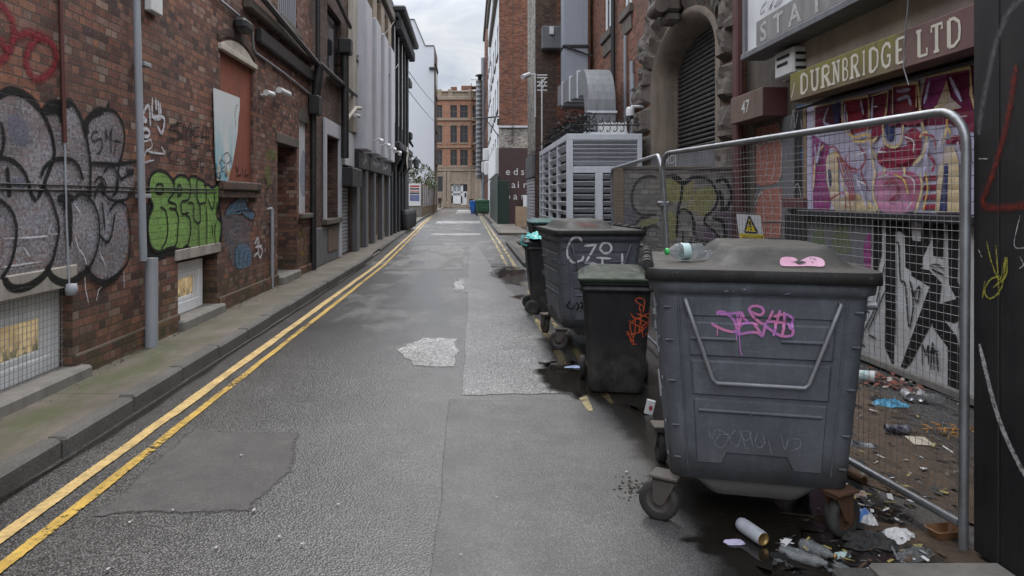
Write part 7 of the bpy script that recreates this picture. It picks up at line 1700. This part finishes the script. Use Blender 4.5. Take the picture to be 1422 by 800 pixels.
# ------------------------------------------------------------------ two far people
def person(label, x, y, z, top, leg, walk=0.0, face=0.0):
    me = bpy.data.meshes.new('person'); ob = bpy.data.objects.new('person', me); COL.objects.link(ob)
    V = [((0,0,.93),.13),((0,0,1.12),.125),((0,0,1.36),.15),((0,0,1.5),.06),((0,.01,1.58),.07),((0,.01,1.66),.095),((0,.005,1.73),.06),
         ((.1,0,.88),.09),((.11,-.1*walk,.5),.06),((.11,.12*walk,.1),.045),((.11,.12*walk-.12,.04),.04),((-.1,0,.88),.09),((-.11,.12*walk,.5),.06),((-.11,-.14*walk,.1),.045),((-.11,-.14*walk-.12,.04),.04),
         ((.19,0,1.42),.07),((.24,.05*walk,1.14),.05),((.24,-.08,.92),.038),((.24,-.1,.84),.035),((-.19,0,1.42),.07),((-.24,-.05*walk,1.14),.05),((-.24,-.08,.92),.038),((-.24,-.1,.84),.035)]
    E = [(0,1),(1,2),(2,3),(3,4),(4,5),(5,6),(0,7),(7,8),(8,9),(9,10),(0,11),(11,12),(12,13),(13,14),(2,15),(15,16),(16,17),(17,18),(2,19),(19,20),(20,21),(21,22)]
    me.from_pydata([v[0] for v in V], E, []); sk = ob.modifiers.new('skin', 'SKIN'); ob.modifiers.new('sub', 'SUBSURF').levels = 1
    for i, v in enumerate(V): me.skin_vertices[0].data[i].radius = (v[1], v[1]*(.75 if i in (0,1,2) else 1))
    me.skin_vertices[0].data[0].use_root = True
    dg = bpy.context.evaluated_depsgraph_get(); nm = bpy.data.meshes.new_from_object(ob.evaluated_get(dg)); nm.name = 'person'
    ob.modifiers.clear(); ob.data = nm
    for mm in (leg, top, plain('skin', (.4,.25,.18), .6), plain('dark hair', (.02,.016,.013), .7)): nm.materials.append(mm)
    for p in nm.polygons:
        c_ = p.center; p.use_smooth = True
        p.material_index = 0 if c_.z < .95 and abs(c_.x) < .2 else (1 if c_.z < 1.5 and c_.z > .9 else (2 if c_.z < 1.66 else 3))
    ob.location = (x,y,z); ob.rotation_euler = (0,0,face); tag(ob, label, 'person')
dk = plain('dark coat', (.014,.015,.02), .8)
person('person in dark clothing standing behind the far blue bin', .2, 92, 0, dk, dk)
person('person in black walking along the kerb past the site hoarding', -4.12, 100, .118, dk, plain('dark trousers', (.02,.02,.025), .8), 1.0, R(20))

# ------------------------------------------------------------------ sky, sun, camera
w = bpy.data.worlds.new('World'); scene.world = w; w.use_nodes = True; nt = w.node_tree; nt.nodes.clear()
def N(t, **k):
    n = nt.nodes.new(t)
    for a, b in k.items(): setattr(n, a, b)
    return n
def Lk(a, b): nt.links.new(a, b)
SUN_EL, SUN_AZ = 50, 12
sky = N('ShaderNodeTexSky', sky_type='NISHITA', sun_disc=False, sun_elevation=R(SUN_EL), sun_rotation=R(SUN_AZ), air_density=1.0, dust_density=2.0)
tc = N('ShaderNodeTexCoord'); sx_ = N('ShaderNodeSeparateXYZ'); Lk(tc.outputs['Generated'], sx_.inputs[0])
def mth(op, a, b=None, c=None, clamp=False):
    n = N('ShaderNodeMath', operation=op, use_clamp=clamp)
    for i, v in enumerate((a, b, c)):
        if v is None: continue
        if isinstance(v, (int, float)): n.inputs[i].default_value = v
        else: Lk(v, n.inputs[i])
    return n.outputs[0]
zc = mth('MAXIMUM', sx_.outputs[2], .0)
den = mth('ADD', zc, .22)      # cloud deck seen in perspective
cmb = N('ShaderNodeCombineXYZ'); Lk(mth('DIVIDE', sx_.outputs[0], den), cmb.inputs[0]); Lk(mth('DIVIDE', sx_.outputs[1], den), cmb.inputs[1])
nz = N('ShaderNodeTexNoise'); Lk(cmb.outputs[0], nz.inputs['Vector']); nz.inputs['Scale'].default_value = 3.2; nz.inputs['Detail'].default_value = 7; nz.inputs['Roughness'].default_value = .58; nz.inputs['Distortion'].default_value = .5
rp = N('ShaderNodeValToRGB'); cr = rp.color_ramp; cr.elements[0].position = .34; cr.elements[0].color = (4.1,4.5,5.3,1); cr.elements[1].position = .68; cr.elements[1].color = (7.1,7.15,7.3,1); Lk(nz.outputs[0], rp.inputs[0])
# overcast sky: about twice as bright overhead as near the horizon
mrg = N('ShaderNodeMapRange', interpolation_type='SMOOTHSTEP'); Lk(zc, mrg.inputs[0]); mrg.inputs[1].default_value = .2; mrg.inputs[2].default_value = .6; mrg.inputs[3].default_value = HOR; mrg.inputs[4].default_value = ZEN
k = mrg.outputs[0]
vm = N('ShaderNodeVectorMath', operation='SCALE'); Lk(rp.outputs[0], vm.inputs[0]); Lk(k, vm.inputs['Scale'])
mx = N('ShaderNodeMix', data_type='RGBA'); mx.inputs[0].default_value = .88; Lk(sky.outputs[0], mx.inputs[6]); Lk(vm.outputs[0], mx.inputs[7])
bg = N('ShaderNodeBackground'); bg.inputs[1].default_value = .1; Lk(mx.outputs[2], bg.inputs[0]); ow = N('ShaderNodeOutputWorld'); Lk(bg.outputs[0], ow.inputs[0])
sl = bpy.data.lights.new('sun', 'SUN'); sl.energy = SUN_E; sl.angle = R(25); sl.color = (1,.95,.87); so = bpy.data.objects.new('sun', sl); COL.objects.link(so)
so.rotation_euler = (R(90-SUN_EL), 0, R(180-SUN_AZ)); so.location = (0,0,30)
cam = bpy.data.cameras.new('camera'); co = bpy.data.objects.new('camera', cam); COL.objects.link(co); scene.camera = co
co.location = (0,0,CH); co.rotation_euler = (R(90),0,0); cam.sensor_fit = 'HORIZONTAL'; cam.sensor_width = 36; cam.lens = 36*F/1422; cam.shift_x = (711-CX)/1422; cam.shift_y = -(400-CY)/1422; cam.clip_end = 1000; cam.clip_start = .05
vs = scene.view_settings; vs.view_transform = 'Standard'; vs.look = 'None'; vs.exposure = EXPO; vs.gamma = 1; vs.use_curve_mapping = False
scene.render.engine = 'CYCLES'; scene.cycles.transparent_max_bounces = 24; scene.cycles.max_bounces = 6; scene.cycles.use_denoising = True
